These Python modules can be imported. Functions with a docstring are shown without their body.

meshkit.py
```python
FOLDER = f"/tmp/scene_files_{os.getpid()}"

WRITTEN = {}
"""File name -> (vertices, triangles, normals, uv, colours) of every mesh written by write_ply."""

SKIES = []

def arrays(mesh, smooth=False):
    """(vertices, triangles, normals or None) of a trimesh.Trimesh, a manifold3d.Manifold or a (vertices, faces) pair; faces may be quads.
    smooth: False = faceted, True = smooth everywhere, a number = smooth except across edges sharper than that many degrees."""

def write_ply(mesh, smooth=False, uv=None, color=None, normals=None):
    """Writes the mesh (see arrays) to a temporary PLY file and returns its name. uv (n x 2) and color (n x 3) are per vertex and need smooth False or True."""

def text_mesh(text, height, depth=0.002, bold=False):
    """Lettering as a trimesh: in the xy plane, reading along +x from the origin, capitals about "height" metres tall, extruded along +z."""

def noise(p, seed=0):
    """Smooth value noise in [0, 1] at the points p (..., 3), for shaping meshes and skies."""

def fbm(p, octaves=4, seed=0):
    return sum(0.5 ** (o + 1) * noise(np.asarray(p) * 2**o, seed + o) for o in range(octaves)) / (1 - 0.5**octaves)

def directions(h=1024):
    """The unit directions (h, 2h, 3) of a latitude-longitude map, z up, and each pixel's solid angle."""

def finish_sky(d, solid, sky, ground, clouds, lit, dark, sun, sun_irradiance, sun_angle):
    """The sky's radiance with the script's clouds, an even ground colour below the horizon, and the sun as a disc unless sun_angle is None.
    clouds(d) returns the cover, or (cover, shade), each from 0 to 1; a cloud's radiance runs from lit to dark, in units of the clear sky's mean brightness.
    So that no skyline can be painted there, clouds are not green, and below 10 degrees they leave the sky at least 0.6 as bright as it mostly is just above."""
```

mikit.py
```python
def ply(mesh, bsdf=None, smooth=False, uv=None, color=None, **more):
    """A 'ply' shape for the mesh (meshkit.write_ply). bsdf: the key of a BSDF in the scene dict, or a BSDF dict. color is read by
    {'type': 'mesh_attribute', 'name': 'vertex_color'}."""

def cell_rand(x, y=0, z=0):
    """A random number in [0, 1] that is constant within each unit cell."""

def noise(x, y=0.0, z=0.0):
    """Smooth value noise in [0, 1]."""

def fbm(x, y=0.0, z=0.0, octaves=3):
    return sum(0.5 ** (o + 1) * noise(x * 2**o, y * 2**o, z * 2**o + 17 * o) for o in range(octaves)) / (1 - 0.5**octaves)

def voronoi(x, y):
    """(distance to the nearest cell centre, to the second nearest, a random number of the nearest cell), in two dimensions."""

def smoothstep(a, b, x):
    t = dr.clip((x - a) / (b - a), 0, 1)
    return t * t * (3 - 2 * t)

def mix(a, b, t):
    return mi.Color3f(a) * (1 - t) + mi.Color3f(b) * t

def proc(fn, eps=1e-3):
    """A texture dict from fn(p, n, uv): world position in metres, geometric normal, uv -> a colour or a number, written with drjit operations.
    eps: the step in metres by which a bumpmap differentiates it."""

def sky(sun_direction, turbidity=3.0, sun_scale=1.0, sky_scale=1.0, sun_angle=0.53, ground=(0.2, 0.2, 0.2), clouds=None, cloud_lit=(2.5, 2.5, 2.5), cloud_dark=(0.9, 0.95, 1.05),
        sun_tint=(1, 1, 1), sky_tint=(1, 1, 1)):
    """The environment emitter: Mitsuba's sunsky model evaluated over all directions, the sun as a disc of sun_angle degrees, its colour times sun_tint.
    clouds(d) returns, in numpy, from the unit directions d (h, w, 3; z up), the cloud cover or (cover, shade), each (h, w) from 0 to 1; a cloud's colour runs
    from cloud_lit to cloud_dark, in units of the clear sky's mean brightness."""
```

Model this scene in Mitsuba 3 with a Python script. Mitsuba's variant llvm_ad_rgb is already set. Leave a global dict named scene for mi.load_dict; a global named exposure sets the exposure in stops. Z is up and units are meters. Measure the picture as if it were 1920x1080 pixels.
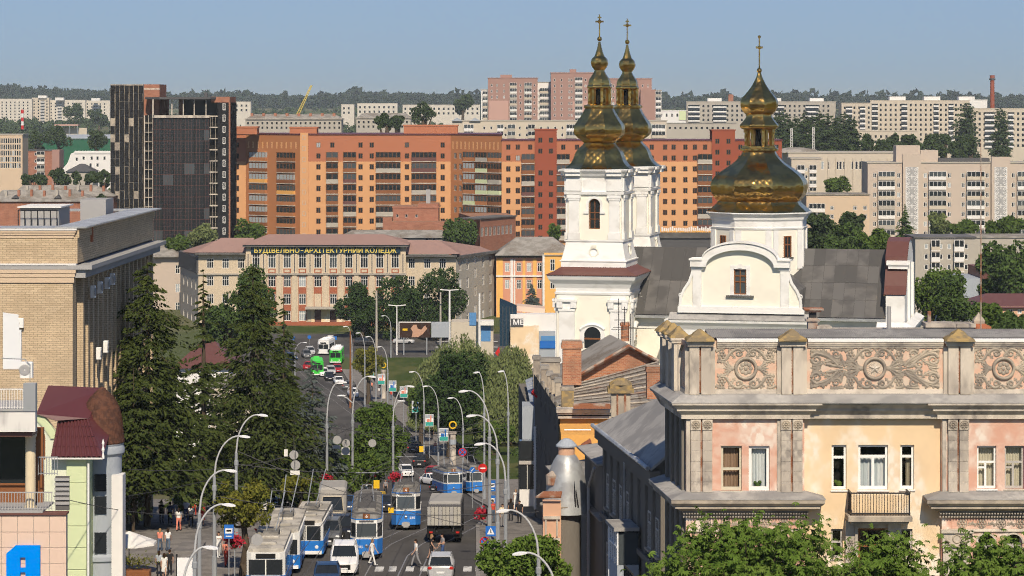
import math, random
import numpy as np, trimesh, mitsuba as mi, drjit as dr, mikit, meshkit
from mikit import noise, fbm, cell_rand, smoothstep, mix, proc
from shapely.geometry import Polygon, Point
from shapely.ops import unary_union
T = mi.ScalarTransform4f
FL, YH, CH = 5000.0, 200.0, 60.0          # focal length and horizon row in photo pixels, eye height
scene, labels = {}, {}
exposure = 1.62
scene['camera'] = dict(type='perspective', fov_axis='x', fov=2*math.degrees(math.atan(960/FL)), near_clip=20.0, far_clip=30000.0,
    to_world=T().look_at(origin=[0, 0, CH], target=[0, 100, CH], up=[0, 0, 1]), principal_point_offset_y=(540-YH)/1080)
SUN = np.array([0.11, -1.0, 0.88])
scene['sky'] = mikit.sky(SUN.tolist(), turbidity=3.0, sun_scale=1.12, sun_tint=(.95, 1.0, 1.08), sky_tint=(.66, .70, .88), ground=(0.16, 0.17, 0.13))
RNG = np.random.default_rng(7)
rnd = random.Random(11)

# ---------- projection helpers: where a thing of known distance stands ----------
_GY = [-400, 0, 150, 190, 205, 236, 270, 300, 332, 373, 420, 500, 545, 600, 700, 900, 1200, 1600, 2500, 3500, 4200, 5200, 9000]
_GD = [30, 30, 31, 31.2, 32.3, 35.8, 40.4, 44.3, 47.5, 50.1, 51.2, 51.8, 50.8, 49.2, 48, 44, 38, 30, 20, 8, 0, -4, 0]
def gz(Y): return CH - float(np.interp(Y, _GY, _GD))
def wx(px, Y): return (px-960)*Y/FL
def wz(py, Y): return CH-(py-YH)*Y/FL
def W(px, py, Y): return np.array([wx(px, Y), Y, wz(py, Y)])
def onground(px, py, lo=100):
    "the ground point seen at a pixel"
    Y = lo
    while Y < 6000:
        if wz(py, Y) <= gz(Y): break
        Y += 0.5
    return np.array([wx(px, Y), Y, gz(Y)])

# ---------- meshes ----------
class M:
    def __init__(s): s.v, s.f, s.n = [], [], 0
    def add(s, v, f):
        v = np.asarray(v, float).reshape(-1, 3); f = np.asarray(f, int)
        if f.ndim == 2 and f.shape[1] == 4: f = np.vstack([f[:, [0, 1, 2]], f[:, [0, 2, 3]]])
        s.v.append(v); s.f.append(f+s.n); s.n += len(v); return s
    def box(s, x0, x1, y0, y1, z0, z1):
        v = [(x, y, z) for x in (x0, x1) for y in (y0, y1) for z in (z0, z1)]
        return s.add(v, [[0, 1, 3, 2], [4, 6, 7, 5], [0, 4, 5, 1], [2, 3, 7, 6], [0, 2, 6, 4], [1, 5, 7, 3]])
    def cbox(s, x0, x1, y0, y1, z0, z1, b=.03):
        "box with chamfered vertical and top edges"
        pl = [(x0+b, y0), (x1-b, y0), (x1, y0+b), (x1, y1-b), (x1-b, y1), (x0+b, y1), (x0, y1-b), (x0, y0+b)]
        cx, cy = (x0+x1)/2, (y0+y1)/2; kx, ky = 1-2*b/(x1-x0), 1-2*b/(y1-y0)
        v = [(x, y, z0) for x, y in pl]+[(x, y, z1-b) for x, y in pl]+[(cx+(x-cx)*kx, cy+(y-cy)*ky, z1) for x, y in pl]
        f = [[i, (i+1) % 8, (i+1) % 8+8, i+8] for i in range(8)]+[[i+8, (i+1) % 8+8, (i+1) % 8+16, i+16] for i in range(8)]
        s.add(v, f); s.n -= len(v); s.v.append(np.zeros((0, 3)))
        return s._fan(v, list(range(16, 24)))._fan(v, list(range(7, -1, -1)), True)
    def _fan(s, v, idx, last=False):
        s.f.append(np.array([[idx[0], idx[i], idx[i+1]] for i in range(1, len(idx)-1)])+s.n)
        if last: s.n += len(v)
        return s
    def quad(s, a, b, c, d): return s.add([a, b, c, d], [[0, 1, 2, 3]])
    def tri(s, a, b, c): return s.add([a, b, c], [[0, 1, 2]])
    def prism(s, pts, a0, a1, plane='xz'):
        "polygon extruded along the third axis"
        pts = np.asarray(pts, float)
        area = np.sum(pts[:, 0]*np.roll(pts[:, 1], -1)-np.roll(pts[:, 0], -1)*pts[:, 1])
        if area < 0: pts = pts[::-1]
        tv, tf = trimesh.creation.triangulate_polygon(Polygon(pts), engine='earcut')
        def lift(p, a):
            o = np.full((len(p), 3), float(a)); i, j = {'xz': (0, 2), 'xy': (0, 1), 'yz': (1, 2)}[plane]
            o[:, i], o[:, j] = p[:, 0], p[:, 1]; return o
        n = len(pts); k = len(tv)
        s.add(lift(tv, a0), tf[:, ::-1]); s.add(lift(tv, a1), tf)
        return s.add(np.vstack([lift(pts, a0), lift(pts, a1)]), [[i, (i+1) % n, (i+1) % n+n, i+n] for i in range(n)])
    def poly(s, poly, a0, a1, plane='xz'):
        "shapely polygon with holes, extruded"
        for g in getattr(poly, 'geoms', [poly]):
            tm = trimesh.creation.extrude_polygon(g, abs(a1-a0), engine='earcut'); v = np.array(tm.vertices)
            if plane == 'xz': v = np.stack([v[:, 0], max(a0, a1)-v[:, 2], v[:, 1]], 1)
            elif plane == 'yz': v = np.stack([min(a0, a1)+v[:, 2], v[:, 0], v[:, 1]], 1)
            else: v = v+[0, 0, min(a0, a1)]
            s.add(v, tm.faces)
        return s
    def tube(s, pts, r, n=6, caps=True):
        p = np.asarray(pts, float); r = np.broadcast_to(np.asarray(r, float), (len(p),))
        t = np.gradient(p, axis=0); t /= np.linalg.norm(t, axis=1, keepdims=True)+1e-12
        ref = np.array([0, 0, 1.0]) if abs(t[:, 2]).mean() < .8 else np.array([0, 1.0, 0])
        a = np.cross(t, ref); a /= np.linalg.norm(a, axis=1, keepdims=True)+1e-12; b = np.cross(t, a)
        g = np.arange(n)*2*math.pi/n
        v = p[:, None]+r[:, None, None]*(np.cos(g)[None, :, None]*a[:, None]+np.sin(g)[None, :, None]*b[:, None])
        f = [[i*n+j, (i+1)*n+j, (i+1)*n+(j+1) % n, i*n+(j+1) % n] for i in range(len(p)-1) for j in range(n)]
        s.add(v, f)
        if caps:
            s.add(v[0], [[0, i, i+1] for i in range(1, n-1)]); s.add(v[-1], [[0, i+1, i] for i in range(1, n-1)])
        return s
    def lathe(s, prof, n=16, c=(0, 0), ph=0., sx=1., sy=1.):
        "profile of (radius, z) about a vertical axis"
        g = ph+np.arange(n)*2*math.pi/n
        v = [(c[0]+r*math.cos(a)*sx, c[1]+r*math.sin(a)*sy, z) for r, z in prof for a in g]
        f = [[i*n+j, i*n+(j+1) % n, (i+1)*n+(j+1) % n, (i+1)*n+j] for i in range(len(prof)-1) for j in range(n)]
        s.add(v, f); k = len(prof)
        s.add([v[j] for j in range(n)], [[0, i+1, i] for i in range(1, n-1)])
        return s.add([v[(k-1)*n+j] for j in range(n)], [[0, i, i+1] for i in range(1, n-1)])
    def sphere(s, c, r, n=8, sc=(1, 1, 1)):
        pr = [(math.sin(math.pi*i/n), -math.cos(math.pi*i/n)) for i in range(n+1)]
        q = M().lathe([(max(a, 1e-3), b) for a, b in pr], n*2 if n < 8 else 14); v, f = q.arr()
        return s.add(v*r*np.asarray(sc)+np.asarray(c), f)
    def sweep(s, path, prof, closed=False):
        "moulding: profile of (outward, z) carried along a plan path, mitred; outward is to the right of travel"
        P = np.asarray(path, float)[:, :2]; n = len(P)
        d = np.roll(P, -1, 0)-P; d /= np.linalg.norm(d, axis=1, keepdims=True)+1e-12
        if not closed: d[-1] = d[-2]
        nr = np.stack([d[:, 1], -d[:, 0]], 1); pv = np.roll(nr, 1, 0)
        if not closed: pv[0] = nr[0]
        m = (nr+pv)/np.maximum(1+np.sum(nr*pv, 1), .2)[:, None]
        k = len(prof); v = [(P[i, 0]+o*m[i, 0], P[i, 1]+o*m[i, 1], z) for i in range(n) for o, z in prof]
        segs = n if closed else n-1
        s.add(v, [[i*k+j, ((i+1) % n)*k+j, ((i+1) % n)*k+j+1, i*k+j+1] for i in range(segs) for j in range(k-1)])
        if not closed:
            for e in (0, n-1): s.add([v[e*k+j] for j in range(k)], [[0, j, j+1] for j in range(1, k-1)])
        return s
    def wall(s, x0, x1, z0, z1, holes=(), y=0., dep=.25, back=None):
        "front face at y with openings (x0,x1,z0,z1) and their reveals going back to y+dep"
        xs = sorted({x0, x1, *[min(max(h[i], x0), x1) for h in holes for i in (0, 1)]}); zs = sorted({z0, z1, *[min(max(h[i], z0), z1) for h in holes for i in (2, 3)]})
        xs, zs = np.array(xs), np.array(zs); op = np.zeros((len(xs)-1, len(zs)-1), bool)
        cx, cz = (xs[1:]+xs[:-1])/2, (zs[1:]+zs[:-1])/2
        for h in holes: op |= ((cx > h[0]) & (cx < h[1]))[:, None] & ((cz > h[2]) & (cz < h[3]))[None]
        V, Fq = [], []
        def q(a, b, c, d): k = len(V); V.extend([a, b, c, d]); Fq.append([k, k+1, k+2, k+3])
        for j in range(len(zs)-1):
            i = 0
            while i < len(xs)-1:
                if op[i, j]: i += 1; continue
                k = i
                while k < len(xs)-1 and not op[k, j]: k += 1
                q((xs[i], y, zs[j]), (xs[k], y, zs[j]), (xs[k], y, zs[j+1]), (xs[i], y, zs[j+1])); i = k
        for a, b, c, d in holes:
            e = y+dep
            q((a, y, c), (a, e, c), (b, e, c), (b, y, c)); q((a, y, d), (b, y, d), (b, e, d), (a, e, d))
            q((a, y, c), (a, y, d), (a, e, d), (a, e, c)); q((b, y, c), (b, e, c), (b, e, d), (b, y, d))
        return s.add(V, Fq)
    def arr(s):
        if not s.v: return np.zeros((0, 3)), np.zeros((0, 3), int)
        return np.vstack(s.v), np.vstack(s.f)
    def xf(s, mat):
        v, f = s.arr(); mat = np.asarray(mat, float); v = v@mat[:3, :3].T+mat[:3, 3]
        if np.linalg.det(mat[:3, :3]) < 0: f = f[:, ::-1]
        s.v, s.f, s.n = [v], [f], len(v); return s
    def join(s, o, mat=None):
        v, f = o.arr()
        if mat is not None:
            mat = np.asarray(mat, float); v = v@mat[:3, :3].T+mat[:3, 3]
            if np.linalg.det(mat[:3, :3]) < 0: f = f[:, ::-1]
        return s.add(v, f)

def mv(x=0, y=0, z=0, rz=0., s=1., rx=0., ry=0.):
    "4x4: scale, turn about x, y, z (radians), then shift"
    def R(a, i, j):
        m = np.eye(4); m[i, i] = m[j, j] = math.cos(a); m[i, j] = -math.sin(a); m[j, i] = math.sin(a); return m
    m = R(rz, 0, 1)@R(ry, 2, 0)@R(rx, 1, 2)
    m[:3, :3] = m[:3, :3]@np.diag(np.broadcast_to(s, (3,)).astype(float)); m[:3, 3] = (x, y, z); return m

# ---------- scene entries ----------
_used = {}
def numbered(key):
    n = _used.get(key, -1)+1; _used[key] = n
    return key if n == 0 else f'{key}_{n:03d}'
def thing(name, label=None, cat=None, group=None):
    key = numbered(name); lab(key, label, cat, group); return key
def lab(key, label=None, cat=None, group=None, kind=None):
    d = labels.setdefault(key, {})
    for k, v in (('label', label), ('category', cat), ('group', group), ('kind', kind)):
        if v: d[k] = v
    return key
_rough = {}
def plyd(m, smooth=False): return mikit.ply(m.arr() if isinstance(m, M) else m, None, smooth)
def inst(name, pd, mat, parent=None, tw=None, **lb):
    key = numbered(f'{parent}__{name}' if parent else name)
    d = {**pd, 'bsdf': {'type': 'ref', 'id': mat}}
    if tw is not None: d['to_world'] = T(np.asarray(tw, float))
    scene[key] = d
    if lb: lab(key, **lb)
    return key
def put(name, m, mat, parent=None, tw=None, smooth=False, **lb): return inst(name, plyd(m, smooth), mat, parent, tw, **lb)
def struct(name, m, mat, smooth=False, kind='structure', label=None): return put(name, m, mat, smooth=smooth, kind=kind, label=label)

# ---------- materials ----------
def two(b): return {'type': 'twosided', 'bsdf': b}
def rgb(c): return {'type': 'rgb', 'value': [float(x) for x in c]}
def mat(key, col, rough=.8, metal=0., spec=.4, coat=0.):
    c = proc(col) if callable(col) else rgb(col)
    if metal == 0 and rough >= .75 and coat == 0: b = {'type': 'diffuse', 'reflectance': c}
    else: b = {'type': 'principled', 'base_color': c, 'roughness': rough, 'metallic': metal, 'specular': spec, **({'clearcoat': coat, 'clearcoat_gloss': .9} if coat else {})}
    scene[key] = two(b); return key
def bump(key, fn, scale=1.0, eps=.02):
    scene[key] = two({'type': 'bumpmap', 'arbitrary': proc(fn, eps), 'scale': scale, 'bsdf': scene[key]['bsdf']})
def patchy(c1, c2, sc, lo=.4, hi=.6, st=(1, 1, 1), c3=None, sc3=0.15):
    def fn(p, n, uv):
        c = mix(c1, c2, smoothstep(lo, hi, fbm(p.x*sc*st[0], p.y*sc*st[1], p.z*sc*st[2], 4)))
        if c3 is not None: c = mix(c, c3, smoothstep(.46, .66, fbm(p.x*sc3+31, p.y*sc3+7, p.z*sc3*.6, 4))*(.35+.65*smoothstep(.3, .7, fbm(p.x*5, p.y*5, p.z*3, 2))))
        return c
    return fn
def bricks(c1, c2, mortar, bw, bh, gap=.12, dirt=None):
    def fn(p, n, uv):
        h = p.x*dr.abs(n.y)+p.y*dr.abs(n.x); r = dr.floor(p.z/bh)
        u = h/bw+.5*(r-2*dr.floor(r/2)); k = cell_rand(dr.floor(u), r, 3)
        fu, fz = u-dr.floor(u), p.z/bh-r
        m = dr.select((fz < gap) | (fu < gap*bh/bw), 1., 0.)
        c = mix(c1, c2, k)*(0.8+.4*fbm(p.x*.8, p.y*.8, p.z*.5, 3))
        c = mix(c, mortar, m)
        if dirt is not None: c = mix(c, dirt, smoothstep(.5, .75, fbm(p.x*.35, p.y*.35, p.z*.2+5, 4))*.7)
        return c
    return fn
mat('white_plaster', patchy((.80, .80, .78), (.70, .69, .66), .7, .5, .75))
mat('cream_plaster', patchy((.85, .82, .71), (.80, .77, .67), .5, .45, .75))
mat('white_paint', (.78, .78, .76), .5)
mat('stone', patchy((.46, .40, .32), (.34, .30, .25), 1.6, .4, .65, (1, 1, .6), (.26, .23, .20), .5))
mat('stone_light', patchy((.60, .54, .46), (.47, .42, .36), 1.7, .40, .66, (1.2, 1, .4), (.30, .27, .24), .55))
mat('relief_ground', patchy((.66, .43, .32), (.62, .51, .41), 2.2, .35, .65))
mat('pink_plaster', patchy((.62, .36, .27), (.66, .46, .37), 1.6, .4, .66, (1, 1, 1.3), (.76, .68, .60), .9))
mat('yellow_plaster', patchy((.78, .60, .39), (.71, .54, .35), .7, .45, .75, (1, 1, .7), (.80, .74, .64), .7))
mat('rust_groove', patchy((.26, .11, .065), (.38, .26, .2), 2.5))
mat('mossy_stone', patchy((.36, .26, .12), (.24, .19, .12), 3., .4, .6))
mat('sheet_grey', patchy((.36, .35, .335), (.27, .265, .26), .9, .4, .6, (1, 1, 1), (.43, .42, .40), .4))
mat('sheet_dark', patchy((.085, .082, .08), (.13, .125, .12), .5, .4, .65), .6, .1)
mat('sheet_mid', (.118, .115, .112), .6, .1)
mat('sheet_black', (.074, .072, .07), .6, .1)
mat('zinc', patchy((.42, .44, .45), (.33, .34, .35), 1.6, .4, .6), .45, .35)
mat('maroon_metal', (.10, .030, .032), .4, 0, .5)
mat('brown_metal', (.13, .055, .045), .5)
mat('rust_metal', patchy((.25, .10, .05), (.36, .30, .25), 1.5, .4, .6), .7)
mat('asbestos_roof', patchy((.34, .32, .29), (.25, .235, .21), .8, .4, .65, (1, 1, 1), (.20, .17, .14), .3))
mat('dark_iron', (.03, .03, .032), .5)
mat('grey_pole', (.28, .30, .32), .5)
mat('lamp_white', (.72, .73, .74), .35)
mat('wood_brown', (.22, .085, .03), .5)
mat('frame_grey', (.42, .40, .37), .6)
mat('glass_dark', (.018, .022, .026), .08, 0, .6)
mat('glass_mid', (.06, .072, .08), .12, 0, .6)
mat('glass_pale', (.34, .38, .40), .2, 0, .6)
scene['pane_clear'] = {'type': 'thindielectric', 'int_ior': 1.5}
mat('room_dark', (.02, .019, .018))
mat('curtain_tan', patchy((.34, .24, .17), (.26, .18, .12), 6, .4, .6, (1, 1, .05)))
mat('curtain_white', patchy((.62, .66, .66), (.46, .52, .54), 7, .4, .6, (1, 1, .05)))
mat('curtain_cream', (.56, .53, .42))
mat('gold', patchy((.82, .49, .13), (.56, .34, .10), .9, .35, .65), .18, 1.)
bump('gold', lambda p, n, uv: fbm(p.x*1.3, p.y*1.3, p.z*1.3, 2)+.12*dr.abs(dr.sin((p.x+p.z)*4.2))*dr.abs(dr.sin((p.x-p.z)*4.2)), .10)
mat('brick_red', bricks((.52, .23, .12), (.36, .13, .07), (.42, .33, .25), .34, .13, .2, (.20, .12, .085)))
mat('brick_mid', bricks((.36, .17, .115), (.31, .135, .09), (.34, .19, .13), .9, .3, .08))
mat('brick_yellow', bricks((.60, .48, .33), (.50, .39, .26), (.30, .23, .15), .54, .155, .2))
mat('brick_pale', bricks((.38, .35, .30), (.28, .25, .22), (.24, .20, .17), .5, .16, .22, (.22, .10, .06)))
mat('asphalt', patchy((.100, .096, .094), (.074, .072, .072), .35, .4, .65, (1, .3, 1), (.125, .12, .115), .09))
mat('paving', patchy((.24, .225, .21), (.18, .17, .16), 1.2, .4, .65))
mat('kerb_stone', (.26, .25, .24))
mat('road_paint', patchy((.62, .62, .60), (.40, .40, .39), 2.2, .45, .65))
mat('rail_steel', (.24, .23, .22), .42, .3)
mat('grass', patchy((.055, .08, .025), (.11, .115, .045), .2, .4, .65, (1, .5, 1)))
mat('terrain', patchy((.09, .11, .05), (.17, .16, .10), .02, .4, .65, (1, .5, 1)))
def leafcol(a, b, c): return lambda p, n, uv: mix(mix(a, b, noise(p.x*.9, p.y*.9, p.z*.9)), c, smoothstep(.55, .85, noise(p.x*7.3+3, p.y*7.3, p.z*7.3))*.6)
mat('leaf_green', leafcol((.055, .10, .022), (.09, .14, .03), (.15, .18, .05)))
mat('leaf_dark', leafcol((.050, .088, .028), (.074, .118, .033), (.115, .155, .05)))
mat('leaf_spruce', leafcol((.038, .056, .018), (.060, .080, .022), (.095, .11, .032)))
mat('leaf_blue', leafcol((.07, .09, .085), (.10, .125, .12), (.15, .17, .16)))
mat('leaf_willow', leafcol((.12, .16, .06), (.16, .19, .075), (.22, .24, .11)))
mat('leaf_yellow', leafcol((.10, .12, .02), (.17, .16, .03), (.22, .19, .04)))
mat('leaf_far', leafcol((.042, .068, .03), (.060, .088, .036), (.075, .105, .04)))
mat('leaf_bright', leafcol((.075, .135, .022), (.115, .18, .035), (.18, .24, .06)))
mat('leaf_deep', leafcol((.030, .058, .02), (.046, .080, .024), (.08, .115, .036)))
mat('bark', (.09, .07, .05))
# plain facade colours
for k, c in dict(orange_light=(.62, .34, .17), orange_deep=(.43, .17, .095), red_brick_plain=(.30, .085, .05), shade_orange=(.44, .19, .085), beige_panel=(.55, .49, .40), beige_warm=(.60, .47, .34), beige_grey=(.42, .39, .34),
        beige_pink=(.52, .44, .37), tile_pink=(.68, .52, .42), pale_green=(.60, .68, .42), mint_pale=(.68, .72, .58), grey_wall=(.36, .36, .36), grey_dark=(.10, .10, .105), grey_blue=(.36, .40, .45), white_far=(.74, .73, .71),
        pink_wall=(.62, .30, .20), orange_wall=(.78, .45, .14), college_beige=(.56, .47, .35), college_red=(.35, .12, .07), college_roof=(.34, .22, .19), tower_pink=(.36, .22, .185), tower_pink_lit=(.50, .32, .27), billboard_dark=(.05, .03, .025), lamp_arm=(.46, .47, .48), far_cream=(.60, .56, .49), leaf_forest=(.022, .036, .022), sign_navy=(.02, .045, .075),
        letter_yellow=(.70, .55, .12), sign_blue=(.03, .15, .50), sign_white=(.78, .78, .78), sign_red=(.55, .03, .03), sign_yellow=(.75, .48, .03), letter_blue=(.0, .24, .85), cream_column=(.70, .60, .42), white_shutter=(.72, .74, .76),
        skin=(.50, .30, .21), hair_dark=(.035, .022, .015), hair_fair=(.30, .19, .09), cloth_white=(.72, .72, .70), cloth_black=(.03, .03, .033), cloth_red=(.55, .07, .05), cloth_blue=(.06, .10, .22), cloth_grey=(.25, .25, .26),
        cloth_coral=(.70, .25, .18), cloth_denim=(.10, .14, .20), cloth_teal=(.05, .35, .30), flower_red=(.40, .03, .05), canvas_grey=(.36, .35, .33), canvas_white=(.74, .73, .70), truck_side=(.40, .38, .33), terracotta=(.42, .16, .09),
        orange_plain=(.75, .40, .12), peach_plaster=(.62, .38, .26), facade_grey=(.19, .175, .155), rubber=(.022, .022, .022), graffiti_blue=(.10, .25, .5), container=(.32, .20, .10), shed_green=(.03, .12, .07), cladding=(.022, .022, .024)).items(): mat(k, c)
for k, c in dict(tram_blue=(.015, .16, .52), tram_white=(.70, .70, .67), car_white=(.76, .76, .75), car_black=(.015, .015, .017), car_silver=(.42, .43, .44), car_red=(.33, .012, .016), car_blue=(.02, .05, .12), car_grey=(.12, .125, .13),
        bus_green=(.05, .55, .05), taxi_yellow=(.70, .45, .03), van_beige=(.45, .40, .30)).items(): mat(k, c, .35, 0, .5, .5)
mat('bus_roof', patchy((.52, .49, .43), (.34, .32, .28), 1.2, .42, .66))
mat('tram_roof', patchy((.26, .25, .23), (.16, .155, .145), 1.5), .8)
mat('lamp_red', (.45, .02, .015), .3); mat('chrome', (.5, .5, .5), .25, .9)
mat('stained_white', patchy((.70, .69, .66), (.42, .41, .40), 1.2, .45, .7, (1.6, 1, .35)))
mat('shingle', patchy((.13, .062, .042), (.085, .045, .034), 4.5, .4, .6))
# ---------- ground, hill ----------
def sheet(ys, xs, zf, m=None):
    m = m or M(); n = len(xs)
    v = [(x, y, zf(x, y)) for y in ys for x in xs]
    return m.add(v, [[i*n+j, i*n+j+1, (i+1)*n+j+1, (i+1)*n+j] for i in range(len(ys)-1) for j in range(n-1)])
struct('ground', sheet(_GY, [-6000, -1500, -300, 0, 300, 1500, 6000], lambda x, y: gz(y)), 'terrain')
_hx = np.array([0, 210, 300, 640, 760, 900, 1240, 1480, 1860, 1920]); _hy = np.array([178, 186, 195, 197, 195, 196, 204, 205, 203, 200])
def hill_z(x, y):
    px = 960+x*FL/4600; top = wz(np.interp(px, _hx, _hy), 4600)
    t = float(np.clip(1-abs(y-4700)/900, 0, 1)); t = t*t*(3-2*t)
    return gz(y)-1+(top-gz(y)+1)*t
struct('forest_hill', sheet(np.linspace(3800, 5600, 13), np.linspace(-2600, 2600, 60), hill_z), 'leaf_forest')
def strip(Yl, L, R, dz, m=None):
    "a sheet between two edge lines given as (Y, X) tables, lying dz above the ground"
    m = m or M(); ys = sorted(set([y for y in _GY if Yl[0] < y < Yl[1]]+list(np.linspace(Yl[0], Yl[1], 24))))
    fx = lambda t, y: float(np.interp(y, [a for a, b in t], [b for a, b in t]))
    v = [(fx(e, y), y, gz(y)+dz) for y in ys for e in (L, R)]
    return m.add(v, [[2*i, 2*i+1, 2*i+3, 2*i+2] for i in range(len(ys)-1)])
RR = [(110, -1.6), (185, -2.3), (205, -2.6), (236, -1.6), (262, -2.2), (300, -4.0), (330, -6.4), (368, -9.6), (430, -17.4), (495, -29.5), (540, -36)]       # right kerb of the street
RL = [(110, -17), (185, -17.5), (230, -20), (300, -25), (400, -36), (480, -48), (540, -57)]
struct('road', strip((110, 545), RL, RR, .03), 'asphalt')
off = lambda t, d: [(y, x+d) for y, x in t]
struct('pavement', strip((110, 345), RR, off(RR, 12), .15), 'paving')
struct('pavement_left', strip((110, 300), [(110, -40), (300, -48)], RL, .15), 'paving')
struct('bridge_pavement', strip((345, 520), RR, off(RR, 4.6), .17), 'paving')
k = strip((110, 520), off(RR, -.18), off(RR, .1), .17)
struct('kerb', k.join(strip((110, 300), off(RL, -.1), off(RL, .18), .17)), 'kerb_stone')
struct('square_road', sheet([541, 545, 560, 583], [-60, -20, 20, 48], lambda x, y: gz(y)+.045), 'asphalt')
struct('lawn', sheet([586, 592, 598], [-52, -20, 4], lambda x, y: gz(y)+.08), 'grass')
struct('park_lawn', strip((250, 540), off(RR, 5.2), [(250, 30), (540, 60)], .08), 'grass')
struct('path', sheet([430, 440, 452], [0, 14, 40], lambda x, y: gz(y)+.12), 'paving')
# zebra crossing and tram rails
for i, (a, b) in enumerate([(590, 604), (702, 718), (728, 742), (760, 775), (787, 803), (868, 884), (891, 904)]):
    y0, y1 = onground(0, 1074)[1], onground(0, 1063)[1]
    put('crossing_stripe', sheet([y0, y1], [wx(a, y0), wx(b, y0)], lambda x, y: gz(y)+.036), 'road_paint', kind='structure')
TRK = [(110, -12.6), (150, -11.5), (185, -10.15), (198, -8.0), (212, -6.2), (232, -5.6), (270, -6.0), (330, -8.6), (368, -13.5), (430, -23), (495, -36), (540, -45)]
for d in (-.72, .72, 2.9, 4.34):
    put('tram_rail', strip((110, 540), off(TRK, d-.045), off(TRK, d+.045), .036), 'rail_steel', kind='structure')
# lane dashes on the far square
dm = M()
for i in range(6):
    for j in range(3):
        x = -16+i*5.2; y = 548+j*10; sheet([y, y+1.2], [x, x+2.6], lambda a, b: gz(b)+.06, dm)
put('lane_marking', dm, 'road_paint', kind='structure')
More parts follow.
